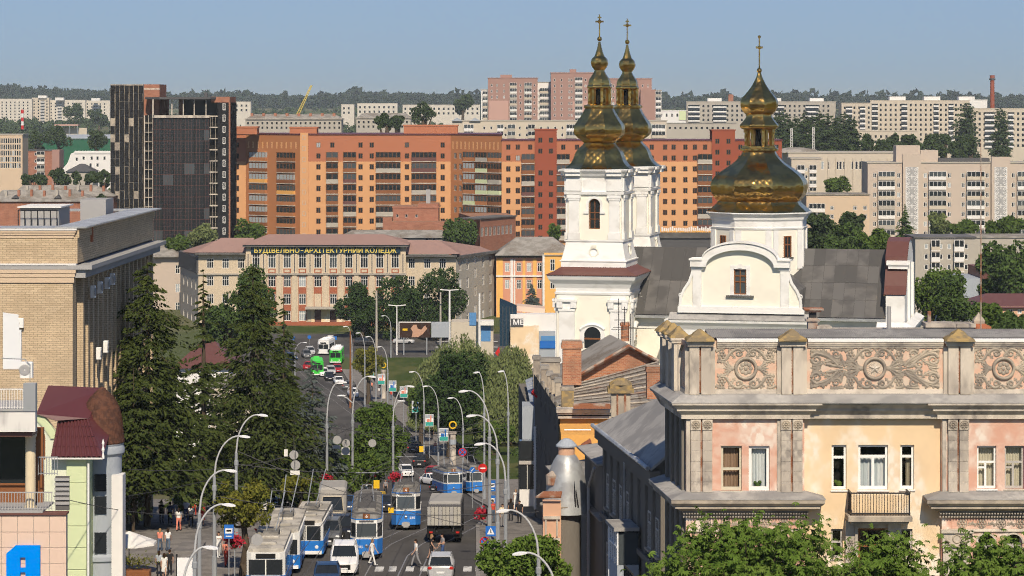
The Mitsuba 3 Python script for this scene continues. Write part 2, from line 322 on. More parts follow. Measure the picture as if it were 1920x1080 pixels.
# ---------- ornate corner building, right foreground ----------
YF = 126.0
fx = lambda p: wx(p, YF)
fz = lambda p: wz(p, YF)
FB = thing('ornate_corner_building', 'ornate pink and yellow plaster corner building with scroll relief parapet, right foreground', 'building')
SC = YF/FL
def fwall(mat_, p0, p1, q0, q1, holes, y, name='wall'):
    h = [(fx(a), fx(b), fz(d), fz(c)) for a, b, c, d in holes]
    return put(name, M().wall(fx(p0), fx(p1), fz(q1), fz(q0), h, y, .32), mat_, FB)
HB = 1250
wl = [(1352, 1391, 836, 920), (1404, 1443, 836, 921)]
wr = [(1832, 1868, 836, 917), (1884, 1920, 836, 917)]
wc = [(1561, 1589, 836, 921), (1611, 1667, 836, 921), (1690, 1716, 836, 920)]
wc2 = [(1560, 1582, 994, 1050), (1611, 1663, 993, 1120), (1690, 1713, 994, 1050)]
fwall('pink_plaster', 1286, 1508, 776, HB, wl, YF)
fwall('yellow_plaster', 1508, 1766, 776, HB, wc+wc2, YF+.35)
fwall('pink_plaster', 1766, 1996, 776, HB, wr+[(1832, 1866, 1000, 1060), (1883, 1917, 1000, 1060)], YF)
put('wall', M().quad((fx(1508), YF, fz(HB)), (fx(1508), YF+.35, fz(HB)), (fx(1508), YF+.35, fz(770)), (fx(1508), YF, fz(770))).quad((fx(1766), YF+.35, fz(HB)), (fx(1766), YF, fz(HB)), (fx(1766), YF, fz(770)), (fx(1766), YF+.35, fz(770))), 'pink_plaster', FB)
CX, CB = fx(1286), (fx(1286)-.62, YF+6.0)     # corner and the far end of the left flank
REND = fx(1996)
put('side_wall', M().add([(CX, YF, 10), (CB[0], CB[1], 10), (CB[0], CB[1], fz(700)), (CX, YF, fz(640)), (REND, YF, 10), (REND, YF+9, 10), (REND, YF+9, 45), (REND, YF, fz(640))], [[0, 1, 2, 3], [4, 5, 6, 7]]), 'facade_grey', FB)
put('back_wall', M().quad((CB[0], CB[1], 10), (REND, CB[1], 10), (REND, CB[1], 45), (CB[0], CB[1], 45)), 'stone', FB)
# windows
def fwin(a, b, c, d, y, mull, rail, curtain, fm='white_paint', t=.09, arch=False, cw=(0, 1), sash=None):
    x0, x1, z0, z1 = fx(a)+.01, fx(b)-.01, fz(d)+.01, fz(c)-.01
    m = M(); Y0, Y1 = y+.16, y+.24
    m.box(x0, x0+t, Y0, Y1, z0, z1).box(x1-t, x1, Y0, Y1, z0, z1).box(x0+t, x1-t, Y0, Y1, z0, z0+t*1.5).box(x0+t, x1-t, Y0, Y1, z1-t, z1)
    zr = z0+(z1-z0)*rail
    if rail: m.box(x0+t, x1-t, Y0-.01, Y1-.01, zr-t*.6, zr+t*.6)
    for q in mull: xm = x0+(x1-x0)*q; m.box(xm-t*.6, xm+t*.6, Y0-.015, Y1-.015, z0+t, zr if rail else z1-t)
    if sash: m.box(x0+t, x0+(x1-x0)*sash, Y0-.012, Y1-.012, z0+(zr-z0)*.76, z0+(zr-z0)*.83)
    k = put('window', m, fm, FB)
    put('pane', M().quad((x0, y+.2, z0), (x1, y+.2, z0), (x1, y+.2, z1), (x0, y+.2, z1)), 'pane_clear', k)
    if curtain:
        n = 40; e0, e1 = x0+(x1-x0)*cw[0], x0+(x1-x0)*cw[1]
        xs = np.linspace(e0, e1, n); ys = y+.5+.04*np.sin(np.linspace(0, 44, n))
        top = (zr if curtain[1] == 'low' else z1)-.05
        put('curtain', M().add([(x, w, z) for z in (z0, top) for x, w in zip(xs, ys)], [[i, i+1, n+i+1, n+i] for i in range(n-1)]), curtain[0], k, smooth=True)
    put('sill', M().box(x0-.06, x1+.06, y-.09, y+.10, z0-.07, z0-.012), fm if fm != 'frame_grey' else 'stone_light', k)
    return k
fwin(*wl[0], YF, (), .48, ('curtain_tan', ''), 'curtain_cream', .10)
fwin(*wl[1], YF, (), 0, ('curtain_white', ''), t=.13)
fwin(*wc[0], YF+.35, (), .72, None, t=.10)
fwin(*wc[1], YF+.35, (.5,), .74, ('curtain_white', 'low'), t=.11)
fwin(*wc[2], YF+.35, (), .74, ('curtain_cream', 'low'), t=.10, cw=(.5, 1))
fwin(*wr[0], YF, (.45,), .62, ('curtain_cream', ''), t=.08, sash=.45)
fwin(*wr[1], YF, (.45,), .62, ('curtain_cream', ''), 'frame_grey', .08, sash=.45)
fwin(*wc2[0], YF+.35, (), .55, None, 'frame_grey', .08)
fwin(*wc2[2], YF+.35, (), .55, None, 'frame_grey', .08)
fwin(*wc2[1], YF+.35, (.5,), .74, None, 'wood_brown', .10)
for h in [(1832, 1866, 1000, 1060), (1883, 1917, 1000, 1060)]: fwin(*h, YF, (.5,), .62, None, 'frame_grey', .09)
for (a, b) in ((1832, 1866), (1883, 1917)):       # round heads of the lower windows
    c, r = fx((a+b)/2), (b-a)/2*SC
    head = Polygon([(c-r, fz(1018)), (c-r, fz(998)), (c+r, fz(998)), (c+r, fz(1018))]).difference(Point(c, fz(1018)).buffer(r*.985))
    put('arch_head', M().poly(head, YF-.012, YF+.3), 'pink_plaster', FB)
    ring = Point(c, fz(1018)).buffer(r*1.16).difference(Point(c, fz(1018)).buffer(r*.97)).intersection(Polygon([(c-3, fz(1018)), (c+3, fz(1018)), (c+3, fz(990)), (c-3, fz(990))]))
    put('arch_moulding', M().poly(ring, YF-.07, YF-.014), 'stone_light', FB)
put('interior', M().box(CX+.4, REND-.4, YF+1.4, YF+5.6, 12, fz(745)), 'room_dark', FB)
put('plant', M().sphere((fx(1422), YF+.4, fz(911)), .12, 5).sphere((fx(1426), YF+.38, fz(906)), .09, 5).sphere((fx(1417), YF+.4, fz(907)), .08, 5), 'leaf_dark', FB)
put('plant', M().sphere((fx(1576), YF+.72, fz(911)), .16, 5).sphere((fx(1570), YF+.72, fz(907)), .10, 5), 'leaf_green', FB)
# main cornice with bay breaks, and the parapet base
def brk(e): return [(CB[0]-.0, CB[1]), (CX, YF), (fx(1508), YF), (fx(1508), YF+e), (fx(1766), YF+e), (fx(1766), YF), (REND, YF)]
E = .16
prof = lambda L: [(o, fz(q)) for o, q in L]
def cor(name, L, mt, path=None): put(name, M().sweep(path or brk(E), prof(L)), mt, FB)
flat = [(CB[0], CB[1]), (CX, YF), (REND, YF)]
cor('ledge_sheet', [(.02, 737), (.30, 739), (.80, 751.5), (.80, 753)], 'sheet_grey', flat)
cor('fascia', [(.0, 751.5), (.77, 752.6), (.77, 756.5), (.73, 757), (.68, 757)], 'stone_light')
cor('cornice', [(.68, 757.2), (.52, 764.5), (.50, 764.8), (.50, 768.5), (.44, 768.9), (.26, 776.5), (.25, 776.8), (.25, 784.5), (0, 785)], 'stone_light')
# flank pilasters and cornice shade
u = np.array([CB[0]-CX, CB[1]-YF]); fl = np.linalg.norm(u); u /= fl
FLK = np.eye(4); FLK[:2, 0] = -u; FLK[:2, 1] = [-u[1], u[0]]; FLK[:2, 1] = [u[1], -u[0]]; FLK[:3, 3] = (CX, YF, 0)
for i in range(4):
    s = -.5-i*1.5
    put('flank_pilaster', M().box(s-.42, s, -.12, -.003, 10, fz(785)), 'facade_grey', FB, FLK)
# parapet
def parapet(path, name='parapet'): put(name, M().sweep(path, [(-.5, fz(640)), (.0, fz(640)), (.0, fz(738.6))]), 'relief_ground', FB)
parapet(flat)
put('parapet_base', M().sweep(flat, prof([(.002, 729), (.06, 730), (.10, 738.8)])), 'stone_light', FB)
def pedestal(xc, w, tw=None, y=YF, crumbled=False, k=.86):
    h = w/2
    p = put('pedestal', M().box(xc-h, xc-.044, y-.34, y-.005, fz(738.6), fz(648)).box(xc+.044, xc+h, y-.34, y-.005, fz(738.6), fz(648)), 'stone_light', FB, tw)
    put('groove', M().box(xc-.045, xc+.045, y-.2, y-.003, fz(736), fz(650)), 'rust_groove', p, tw)
    put('side_strip', M().box(xc-h-.2, xc-h-.012, y-.16, y-.004, fz(738.4), fz(651)).box(xc+h+.012, xc+h+.2, y-.16, y-.004, fz(738.4), fz(651)), 'stone_light', p, tw)
    a = h+.09
    put('cap', M().box(xc-a, xc+a, y-.46, y+.42, fz(647.8), fz(643)).box(xc-a-.07, xc+a+.07, y-.52, y+.46, fz(642.8), fz(638)), 'stone_light', p, tw)
    m = M(); z = fz(637.8); steps = [(a+.08, 0), (a+.02, .12), (a*.62, .30), (a*.45, .42), (a*.12, .60), (.02, .62)]
    v = []; rr = np.random.default_rng(int(abs(xc)*10)+3)
    for r, dz in steps: v += [(xc+sx*r+rr.normal()*.02, y-.04+sy*r+rr.normal()*.02, z+dz*k+rr.normal()*.012) for sx, sy in ((-1, -1), (1, -1), (1, 1), (-1, 1))]
    m.add(v, [[4*i+j, 4*i+(j+1) % 4, 4*i+4+(j+1) % 4, 4*i+4+j] for i in range(5) for j in range(4)])
    put('pyramid_top', m, 'mossy_stone', p, tw)
for xc, w in ((1312, 1.02), (1484.5, 1.02), (1797, 1.05), (1970, 1.02)): pedestal(fx(xc), w)
for s in (-1.75, -3.5, -5.25): pedestal(s, .7, FLK, 0.)
for a, b in ((1344, 1460), (1514, 1768), (1826, 1944)):      # parapet copings between pedestals, tin flashing, corrugated roof edge
    put('coping', M().sweep([(fx(a), YF), (fx(b), YF)], prof([(.0, 652), (.10, 651.5), (.10, 648.5), (.16, 648), (.16, 645.5), (.22, 645), (.22, 640.6), (-.5, 640.2)])), 'stone_light', FB)
    put('flashing', M().sweep([(fx(a), YF), (fx(b), YF)], prof([(.27, 640.2), (.27, 635.6), (-.2, 635.2)])), 'white_paint', FB)
n = 360; xs = np.linspace(fx(1330), REND, n)
put('roof_sheet', M().add([(x, y, z+(.022 if i % 2 else -.022)) for y, z in ((YF+.25, fz(634)), (YF+2.6, fz(634)+.22)) for i, x in enumerate(xs)], [[i, i+1, n+i+1, n+i] for i in range(n-1)]), 'sheet_grey', FB)
put('roof', M().quad((CX-.2, YF+.4, fz(648)), (REND, YF+.4, fz(648)), (REND, YF+9, 45), (CB[0], YF+9, 45)).quad((fx(1330), YF+2.6, fz(634)+.22), (REND, YF+2.6, fz(634)+.22), (REND, YF+9, 45), (fx(1330), YF+9, 45)), 'sheet_grey', FB)
# --- carved relief ---
def spiral(c, r, a0, turns, y, tail=None, t=.055, flip=1):
    n = int(16*turns)+2; th = np.linspace(0, turns*2*math.pi, n)
    rr = r*(1-.82*np.linspace(0, 1, n)**.8)
    pts = [(c[0]+q*math.cos(a0+flip*w), y, c[1]+q*math.sin(a0+flip*w)) for q, w in zip(rr, th)]
    t *= 1.35; rad = list(np.linspace(t, t*.5, n))
    if tail is not None:
        p0 = np.array([pts[0][0], pts[0][2]]); p1, p2 = np.array(tail[0]), np.array(tail[1])
        q = [(1-s)**2*p2+2*s*(1-s)*p1+s*s*p0 for s in np.linspace(0, 1, 10)[:-1]]
        pts = [(a, y, b) for a, b in q]+pts; rad = list(np.linspace(t*.9, t, 9))+rad
    return M().tube(pts, rad, 6)
def flower(c, r, y, n=8, core=.3):
    m = M().lathe([(r*core, 0), (r*core*.9, .05), (.01, .085)], 10)
    for i in range(n):
        a = i*2*math.pi/n; m.sphere((r*.66*math.cos(a), r*.66*math.sin(a), .01), 1, 4, (r*.33, r*.33, .06))
    m.xf([[1, 0, 0, c[0]], [0, 0, -1, y], [0, 1, 0, c[1]], [0, 0, 0, 1]]); return m
def ringm(c, r0, r1, y, d=.10, n=36):
    rm = (r0+r1)/2; m = M().lathe([(r0, 0), (r0+.03, d), (rm, d*1.25), (r1-.03, d), (r1, 0)], n)
    m.f = m.f[:1]; return m.xf([[1, 0, 0, c[0]], [0, 0, -1, y], [0, 1, 0, c[1]], [0, 0, 0, 1]])
def palm(c, L, y, sgn, n=5, sp=.8):
    m = M()
    for i in range(n):
        a = (i-(n-1)/2)*sp/(n-1)*1.6; d = np.array([math.cos(a)*sgn, math.sin(a)])
        p = [np.array(c)+d*s*L+np.array([0, math.sin(a)*s*s*L*.25]) for s in (0, .35, .7, 1)]
        m.tube([(q[0], y, q[1]) for q in p], [.04, .075, .065, .02], 5)
    return m
def leafrow(p0, p1, p2, y, n=7, r=.1):
    m = M(); p0, p1, p2 = map(np.array, (p0, p1, p2))
    q = [(1-s)**2*p0+2*s*(1-s)*p1+s*s*p2 for s in np.linspace(0, 1, 12)]
    m.tube([(a, y, b) for a, b in q], np.linspace(r*.5, r*.9, 12), 5)
    for i in range(n):
        s = (i+.5)/n; c = (1-s)**2*p0+2*s*(1-s)*p1+s*s*p2; t = 2*(1-s)*(p1-p0)+2*s*(p2-p1); t /= np.linalg.norm(t)
        nn = np.array([-t[1], t[0]])
        for e in (1, -1):
            a = c+nn*e*r*.5; b = c+(nn*e*1.3+t*1.0)*r; m.tube([(a[0], y, a[1]), ((a+b)[0]/2, y-.02, (a+b)[1]/2), (b[0], y, b[1])], [r*.45, r*.4, .01], 5)
    return m
YR = YF-.012
def relief(name_key, cx, half, star):
    cz = fz(690.5); rp = put('relief_panel', M().box(cx-half, cx+half, YF-.012, YF-.004, fz(728), fz(653)), 'relief_ground', FB)
    S = 'stone'
    R = .56
    put('medallion', ringm((cx, cz), R*.70, R, YR, .13), S, rp)
    if star:
        pts = [(cx+(.30 if i % 2 == 0 else .125)*math.sin(i*math.pi/5), cz+(.30 if i % 2 == 0 else .125)*math.cos(i*math.pi/5)) for i in range(10)]
        m = M()
        for i in range(10): m.tri((pts[i][0], YR-.05, pts[i][1]), (pts[(i+1) % 10][0], YR-.05, pts[(i+1) % 10][1]), (cx, YR-.15, cz))
        for i in range(10): m.quad((pts[i][0], YR, pts[i][1]), (pts[(i+1) % 10][0], YR, pts[(i+1) % 10][1]), (pts[(i+1) % 10][0], YR-.05, pts[(i+1) % 10][1]), (pts[i][0], YR-.05, pts[i][1]))
        put('star', m, 'stone_light', rp)
        rays = M()
        for i in range(24): a = i*math.pi/12; rays.tube([(cx+.12*math.cos(a), YR-.01, cz+.12*math.sin(a)), (cx+.37*math.cos(a), YR-.01, cz+.37*math.sin(a))], .022, 4)
        put('rays', rays, 'stone_light', rp)
    else:
        put('flower', flower((cx, cz), .34, YR), S, rp)
    for sx in (-1, 1):
        X = lambda d: cx+sx*d
        put('palmette', palm((X(R+.06), cz), .46 if not star else .9, YR, sx), S, rp)
        put('bud', M().sphere((X(R+.12), YR, cz), 1, 5, (.2, .07, .12)), S, rp)
        for sz in (-1, 1):
            Z = lambda d: cz+sz*d
            put('scroll', spiral((X(.34), Z(.72)), .19, math.pi*.5*sz, 1.4, YR, [(X(.62), Z(.95)), (X(.95), Z(.42))], .06, sx*sz), S, rp)
            put('rosette', flower((X(1.14), Z(.63)), .22, YR, 6, .36), S, rp)
            put('scroll', spiral((X(1.14), Z(.63)), .33, (math.pi if sx > 0 else 0)+sx*sz*.3, .75, YR, None, .05, sx*sz), S, rp)
            put('leaf', leafrow((X(.5), Z(.45)), (X(.62), Z(.62)), (X(.80), Z(.78)), YR, 3, .07), S, rp)
            put('tendril', spiral((X(.74), Z(.86)), .12, 0, 1.1, YR, None, .045, sx), S, rp)
            put('leaf', leafrow((X(.98), Z(.90)), (X(1.2), Z(.98)), (X(1.42), Z(.80)), YR, 4, .08), S, rp)
            put('leaf', leafrow((X(.80), Z(.22)), (X(1.0), Z(.34)), (X(1.36), Z(.34)), YR, 4, .08), S, rp)
            put('tendril', spiral((X(.12), Z(.88)), .13, 0, 1.1, YR, None, .045, -sx), S, rp)
            if star:
                put('rosette', flower((X(1.75), Z(.14)), .13, YR, 6, .36), S, rp); put('leaf', leafrow((X(2.2), Z(.45)), (X(2.5), Z(.12)), (X(2.95), Z(.14)), YR, 5, .09), S, rp); put('tendril', spiral((X(2.95), Z(.72)), .16, 1, 1.2, YR, None, .05, sx), S, rp); put('leaf', leafrow((X(1.45), Z(.86)), (X(1.7), Z(.98)), (X(2.1), Z(.92)), YR, 5, .09), S, rp)
                put('leaf_scroll', leafrow((X(1.1), Z(.12)), (X(1.9), Z(.30)), (X(2.5), Z(.86)), YR, 9, .11), S, rp)
                put('leaf_scroll', leafrow((X(1.5), Z(.2)), (X(2.2), Z(.75)), (X(3.05), Z(.86)), YR, 8, .10), S, rp)
                put('scroll', spiral((X(2.75), Z(.42)), .30, math.pi*.5*sz, 1.6, YR, [(X(2.1), Z(.62)), (X(1.75), Z(.12))], .07, -sx*sz), S, rp)
                put('scroll', spiral((X(1.82), Z(.66)), .22, 0, 1.5, YR, [(X(1.6), Z(.4)), (X(1.4), Z(.1))], .06, sx*sz), S, rp)
                put('scroll', spiral((X(2.1), Z(.20)), .20, math.pi, 1.3, YR, [(X(1.8), Z(.1)), (X(1.5), Z(.06))], .06, sx*sz), S, rp)
                put('palmette', palm((X(2.55), cz+sz*.02), .5, YR, sx, 3, .5), S, rp) if sz > 0 else None
    put('palmette', palm((cx, cz+.6), .3, YR, 1, 3).xf(np.eye(4)), S, rp)
    return rp
relief('a', fx(1398.5), 1.47, False); relief('b', fx(1640), 3.22, True); relief('c', fx(1881.5), 1.47, False)
# pilaster pairs of stone blocks
def pilaster(px0, px1, y, tw=None):
    x0, x1 = fx(px0), fx(px1); z = fz(922); h = (fz(806)-z)/6
    pd = {}
    for i in range(6):
        put('stone_block', M().cbox(x0, x1, y-.2+.008*((i*7) % 3), y-.004, z+i*h+.006, z+(i+1)*h-.006, .015), 'stone_light', FB)
    c = put('capital', M().cbox(x0-.02, x1+.02, y-.24, y-.004, fz(805.5), fz(786), .02), 'stone_light', FB)
    put('rosette', flower(((x0+x1)/2, fz(795.5)), .17, y-.24, 8).join(ringm(((x0+x1)/2, fz(795.5)), .17, .22, y-.24, .03, 16)), 'stone', c)
for a in (1286, 1766):
    for b, c in ((9, 27), (31, 49)) if a == 1286 else ((11, 28), (32, 49)): pilaster(a+b, a+c, YF)
    put('groove', M().box(fx(a+27), fx(a+31), YF-.06, YF-.003, fz(922), fz(787)), 'rust_groove', FB)
    put('corner_strip', M().box(fx(a+.5), fx(a+8), YF-.10, YF-.003, fz(923), fz(786)), 'stone_light', FB)
pilaster(1464, 1482, YF); pilaster(1486, 1504, YF)
put('groove', M().box(fx(1482), fx(1486), YF-.06, YF-.003, fz(922), fz(787)), 'rust_groove', FB)
put('corner_strip', M().box(fx(1457), fx(1463.5), YF-.10, YF-.003, fz(923), fz(786)), 'stone_light', FB)
# storey cornices over the ground floors of the bays
for x0p, x1p in ((1290, 1506), (1770, 1996)):
    a, b = fx(x0p), fx(x1p)
    pth = [(a, YF+.4), (a, YF), (b, YF), (b, YF+.4)] if x0p > 1300 else [(CB[0]+.1, CB[1]), (a, YF), (b, YF), (b, YF+.4)]
    sw = lambda nm, L, mt: put(nm, M().sweep(pth, prof(L)), mt, FB)
    sw('ledge_sheet', [(.0, 920), (.12, 921.5), (.96, 930.5), (.96, 932)], 'sheet_grey')
    sw('cornice', [(.0, 931), (.93, 932), (.93, 939), (.80, 944), (.72, 944.4), (.72, 950), (.62, 950.5), (.40, 955.5), (.28, 956), (.12, 968), (.06, 971), (0, 972)], 'stone')
    dm = M(); nd = 46; st = (b-a+.5)/nd
    for i in range(nd):
        x = a-.25+i*st
        for zz, o in ((958.5, .42), (965.5, .26)): dm.box(x, x+st*.5, YF-o, YF-.1, fz(zz+3), fz(zz))
    put('dentils', dm, 'stone_light', FB)
    put('frieze', M().box(a+.35, b-.3, YF-.04, YF-.004, fz(991), fz(972)), 'pink_plaster', FB)
    r = 0
    for xx in np.arange(a+.85, b-.5, .92):
        put('frieze_rosette', flower((xx, fz(981.5)), .20, YF-.045, 6).join(ringm((xx, fz(981.5)), .2, .25, YF-.045, .03, 14)), 'stone', FB)
        put('frieze_leaf', leafrow((xx+.28, fz(985)), (xx+.46, fz(976)), (xx+.64, fz(985)), YF-.05, 3, .07), 'stone', FB)
    put('string_course', M().sweep(pth[1:3], prof([(.0, 991), (.10, 991.5), (.14, 996), (.02, 998), (0, 999)])), 'stone_light', FB)
# ground-floor capital block with carved wreath on the right bay
cb = put('wreath_capital', M().box(fx(1766), fx(1818), YF-.22, YF-.004, fz(1026), fz(998)).box(fx(1763), fx(1824), YF-.34, YF-.004, fz(997.8), fz(992)).box(fx(1768), fx(1814), YF-.14, YF-.004, fz(1250), fz(1026.2)), 'stone_light', FB)
put('wreath', M().tube([(fx(1793)+.5*math.cos(t), YF-.24, fz(1006)+.42*math.sin(t)) for t in np.linspace(math.pi, 2*math.pi, 14)], [.03]+[.08]*12+[.03], 6).join(ringm((fx(1793), fz(1009)), .14, .24, YF-.22, .05, 14)), 'stone', cb)
for i in range(5): put('stone_block', M().cbox(fx(1767), fx(1815), YF-.19, YF-.145, fz(1052+i*26), fz(1028+i*26), .015), 'stone_light', FB)
# balcony
by = YF+.35; x0, x1 = fx(1592), fx(1701)
bal = put('balcony', M().cbox(fx(1586), fx(1706), by-1.25, by-.004, fz(973), fz(962), .05).box(fx(1592), fx(1700), by-1.1, by-.004, fz(977), fz(973.2)), 'stone', FB)
m = M()
for x in np.linspace(x0, x1, 22): m.box(x-.012, x+.012, by-1.18, by-1.156, fz(961.8), fz(921))
for y in np.linspace(by-1.1, by-.1, 8):
    for x in (x0, x1): m.box(x-.012, x+.012, y-.012, y+.012, fz(961.8), fz(921))
for z in (958, 920): m.box(x0-.03, x1+.03, by-1.2, by-1.14, fz(z)-.03, fz(z)+.03).box(x0-.03, x0+.03, by-1.14, by-.004, fz(z)-.03, fz(z)+.03).box(x1-.03, x1+.03, by-1.14, by-.004, fz(z)-.03, fz(z)+.03)
put('railing', m, 'dark_iron', bal)
bs = M(); e = np.linspace(x0+.05, x1-.05, 24)
for i in range(23): bs.box(e[i]+.005, e[i+1]-.005, by-1.13, by-1.115, fz(957), fz(924))
put('screen_boards', bs, 'yellow_plaster', bal)
sr = put('door_surround', M().box(fx(1586), fx(1604), by-.30, by-.004, 12, fz(977.5)).box(fx(1668), fx(1690), by-.30, by-.004, 12, fz(977.5)).box(fx(1604), fx(1668), by-.2, by-.004, fz(991), fz(977.6)).box(fx(1603), fx(1608), by-.42, by-.301, 12, fz(978)).box(fx(1665), fx(1670), by-.42, by-.301, 12, fz(978)), 'stone_light', FB)
for xx in (1595, 1679):
    for zz in (1018, 1034, 1050): put('rosette', flower((fx(xx), fz(zz)), .16, by-.3, 6), 'stone', sr)
# things on the roof
f7 = lambda p: wx(p, YF+7)
g7 = lambda p: wz(p, YF+7)
put('wall_cap', M().box(f7(1532), f7(1560), YF+7, YF+8, 44.5, g7(612)).box(f7(1560), f7(1745), YF+7.2, YF+7.8, 44.5, g7(622)).box(f7(1562), f7(1742), YF+7.0, YF+8, g7(621.8), g7(617)), 'stone_light', FB)
c = thing('roof_chimney', 'long grey rendered chimney stack on the ornate building roof, right of the church', 'chimney')
put('stack', M().box(f7(1738), f7(1826), YF+7, YF+8.2, 44.5, g7(614)), 'stone', c); put('cap', M().box(f7(1735), f7(1792), YF+6.9, YF+8.3, g7(613.8), g7(606)).box(f7(1793), f7(1829), YF+6.9, YF+8.3, g7(613.8), g7(607)), 'stone_light', c)
c = thing('brick_chimney', 'crumbling orange brick chimney with pyramid stone cap, right end of the ornate roof', 'chimney')
put('stack', M().box(f7(1827), f7(1850), YF+7, YF+8, 44.5, g7(608)).box(f7(1830), f7(1858), YF+6.9, YF+7.9, g7(618), g7(612)), 'terracotta', c); put('cap', M().lathe([(.36, g7(607.8)), (.40, g7(602)), (.30, g7(598)), (.06, g7(590)), (.05, g7(587))], 4, (f7(1838), YF+7.5), math.pi/4), 'stone', c)
c = thing('vent_chimney', 'rusty tin capped vent on the ornate roof before the church nave', 'chimney vent')
put('stack', M().box(f7(1516), f7(1534), YF+7.2, YF+7.7, 44.5, g7(597)), 'rust_metal', c); put('hood', M().box(f7(1508), f7(1545), YF+7, YF+7.9, g7(582), g7(579)).box(f7(1513), f7(1540), YF+7.1, YF+7.8, g7(585.5), g7(582.2)).box(f7(1512), f7(1538), YF+7.1, YF+7.8, g7(603), g7(600)), 'rust_metal', c); put('neck', M().box(f7(1519), f7(1532), YF+7.3, YF+7.6, g7(599.8), g7(585.8)), 'dark_iron', c)
c = put('vent_pipe', M().tube([(f7(1664), YF+6.5, 44.5), (f7(1664), YF+6.5, g7(573))], .11, 10), 'grey_wall', label='plain grey vent pipe standing on the ornate roof below the church gable', cat='pipe')
c = put('antenna_mast', M().tube([(f7(1826), YF+5, 44.5), (f7(1826), YF+5, g7(420)), (f7(1826), YF+5, g7(262))], [.035, .03, .012], 5), 'rust_metal', label='very tall thin rusty antenna mast rising from the ornate roof at far right', cat='antenna')
put('red_pipe', M().tube([(f7(1746), YF+7.6, g7(606)), (f7(1746), YF+7.6, g7(585))], .09, 8), 'rust_metal', label='short rusty red pipe on top of the grey chimney stack', cat='pipe')
# ---------- the row of old buildings running down the right side of the street ----------
def P(px, py, Y): return W(px, py, Y)
def Fr(x0, y0, x1, y1):
    "frame of a facade seen from outside: local x from its left end to its right end, y into the building"
    return mv(x0, y0, 0, math.atan2(y1-y0, x1-x0)), math.hypot(x1-x0, y1-y0)
def slab(pts, th=.12):
    "a sheet of roof through the points, with thickness"
    p = np.array(pts, float); n = len(p); c = np.cross(p[1]-p[0], p[2]-p[0]); c /= np.linalg.norm(c); c *= np.sign(c[2]) or 1
    q = p-c*th
    return M().add(np.vstack([p, q]), [[0, i, i+1] for i in range(1, n-1)]+[[n, n+i+1, n+i] for i in range(1, n-1)]+[t for i in range(n) for t in ([i, n+i, (i+1) % n], [(i+1) % n, n+i, n+(i+1) % n])])
def winrect(k, tw, x, z, w, h, y=0., fm='white_far', gl='glass_dark', t=.07, mull=1, rail=.7, name='window'):
    "a framed window set in an opening, with its pane"
    m = M(); a, b = x-w/2, x+w/2
    m.box(a, a+t, y, y+.08, z, z+h).box(b-t, b, y, y+.08, z, z+h).box(a+t, b-t, y, y+.08, z, z+t).box(a+t, b-t, y, y+.08, z+h-t, z+h)
    if rail: m.box(a+t, b-t, y-.008, y+.07, z+h*rail-t/2, z+h*rail+t/2)
    for i in range(mull): c = a+(i+1)*w/(mull+1); m.box(c-t/2, c+t/2, y-.012, y+.06, z+t, z+h*(rail or 1)-t)
    q = put(name, m, fm, k, tw)
    put('pane', M().quad((a, y+.05, z), (b, y+.05, z), (b, y+.05, z+h), (a, y+.05, z+h)), gl, q, tw)
    return q
def stack(name, label, px0, px1, py0, py1, Y, dep, mt, capm='stone_light', cap=.35, over=.1, cat='chimney', group=None):
    k = thing(name, label, cat, group); a, b, z0, z1 = wx(px0, Y), wx(px1, Y), wz(py1, Y), wz(py0, Y)
    put('stack', M().box(a, b, Y, Y+dep, z0, z1-cap-.004), mt, k)
    put('cap', M().box(a-over, b+over, Y-over, Y+dep+over, z1-cap, z1-cap*.45).box(a-over*.4, b+over*.4, Y-over*.4, Y+dep+over*.4, z1-cap*.45+.003, z1), capm, k)
    return k
# grey house next to the ornate building
G2 = thing('grey_tenement', 'grey shaded tenement with folded sheet metal roof beside the ornate corner building', 'building')
f, L = Fr(5.3, 153, 7.5, 134.5)
def fz2(py, px): return wz(py, px)
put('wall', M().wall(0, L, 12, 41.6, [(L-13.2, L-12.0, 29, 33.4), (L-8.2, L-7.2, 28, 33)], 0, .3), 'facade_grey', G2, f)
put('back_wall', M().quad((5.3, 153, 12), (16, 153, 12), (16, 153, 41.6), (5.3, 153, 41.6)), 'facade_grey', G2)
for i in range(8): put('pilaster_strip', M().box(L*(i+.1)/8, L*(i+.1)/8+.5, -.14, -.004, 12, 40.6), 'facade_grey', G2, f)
put('cornice', M().box(-.2, L, -.55, -.004, 41.0, 41.6).box(-.2, L, -.35, -.004, 40.6, 40.996), 'facade_grey', G2, f)
for z in (36.5, 32.2): put('string_course', M().box(-.1, L, -.26, -.145, z, z+.3), 'facade_grey', G2, f)
for x, z, w, h in ((L-12.6, 29, 1.2, 4.4), (L-7.7, 28, 1.0, 5)): winrect(G2, f, x, z, w, h, .2, 'frame_grey')
for x in (2.0, 5.2): winrect(G2, f, x, 34.0, 1.2, 2.0, -.03, 'frame_grey')
for i in range(8):
    x = L*(i+.62)/8
    for z, h in ((37.2, 1.9), (33.0, 2.2), (28.4, 2.6)):
        if L-9.6 < x < L-4.6 or (z < 34 and i in (2, 4)): continue
        winrect(G2, f, x, z, .95, h, -.04, 'frame_grey', rnd.choice(['glass_dark', 'glass_mid', 'glass_pale'])); put('window_sill', M().box(x-.6, x+.6, -.2, -.004, z-.12, z-.01), 'stone', G2, f)
A, B, C2, D = np.array([4.7, 153, 41.7]), np.array([6.95, 134.5, 41.7]), P(1240, 730, 150), P(1184, 778, 158)
r = put('roof', slab([A, B, [9.5, 134.5, 43.9], P(1243, 742, 146), P(1186, 780, 156)]), 'sheet_grey', G2)
put('roof_plane', slab([P(1186, 780, 156), P(1243, 742, 146), [16, 150, 45.5], [14, 160, 45]]), 'sheet_grey', G2)
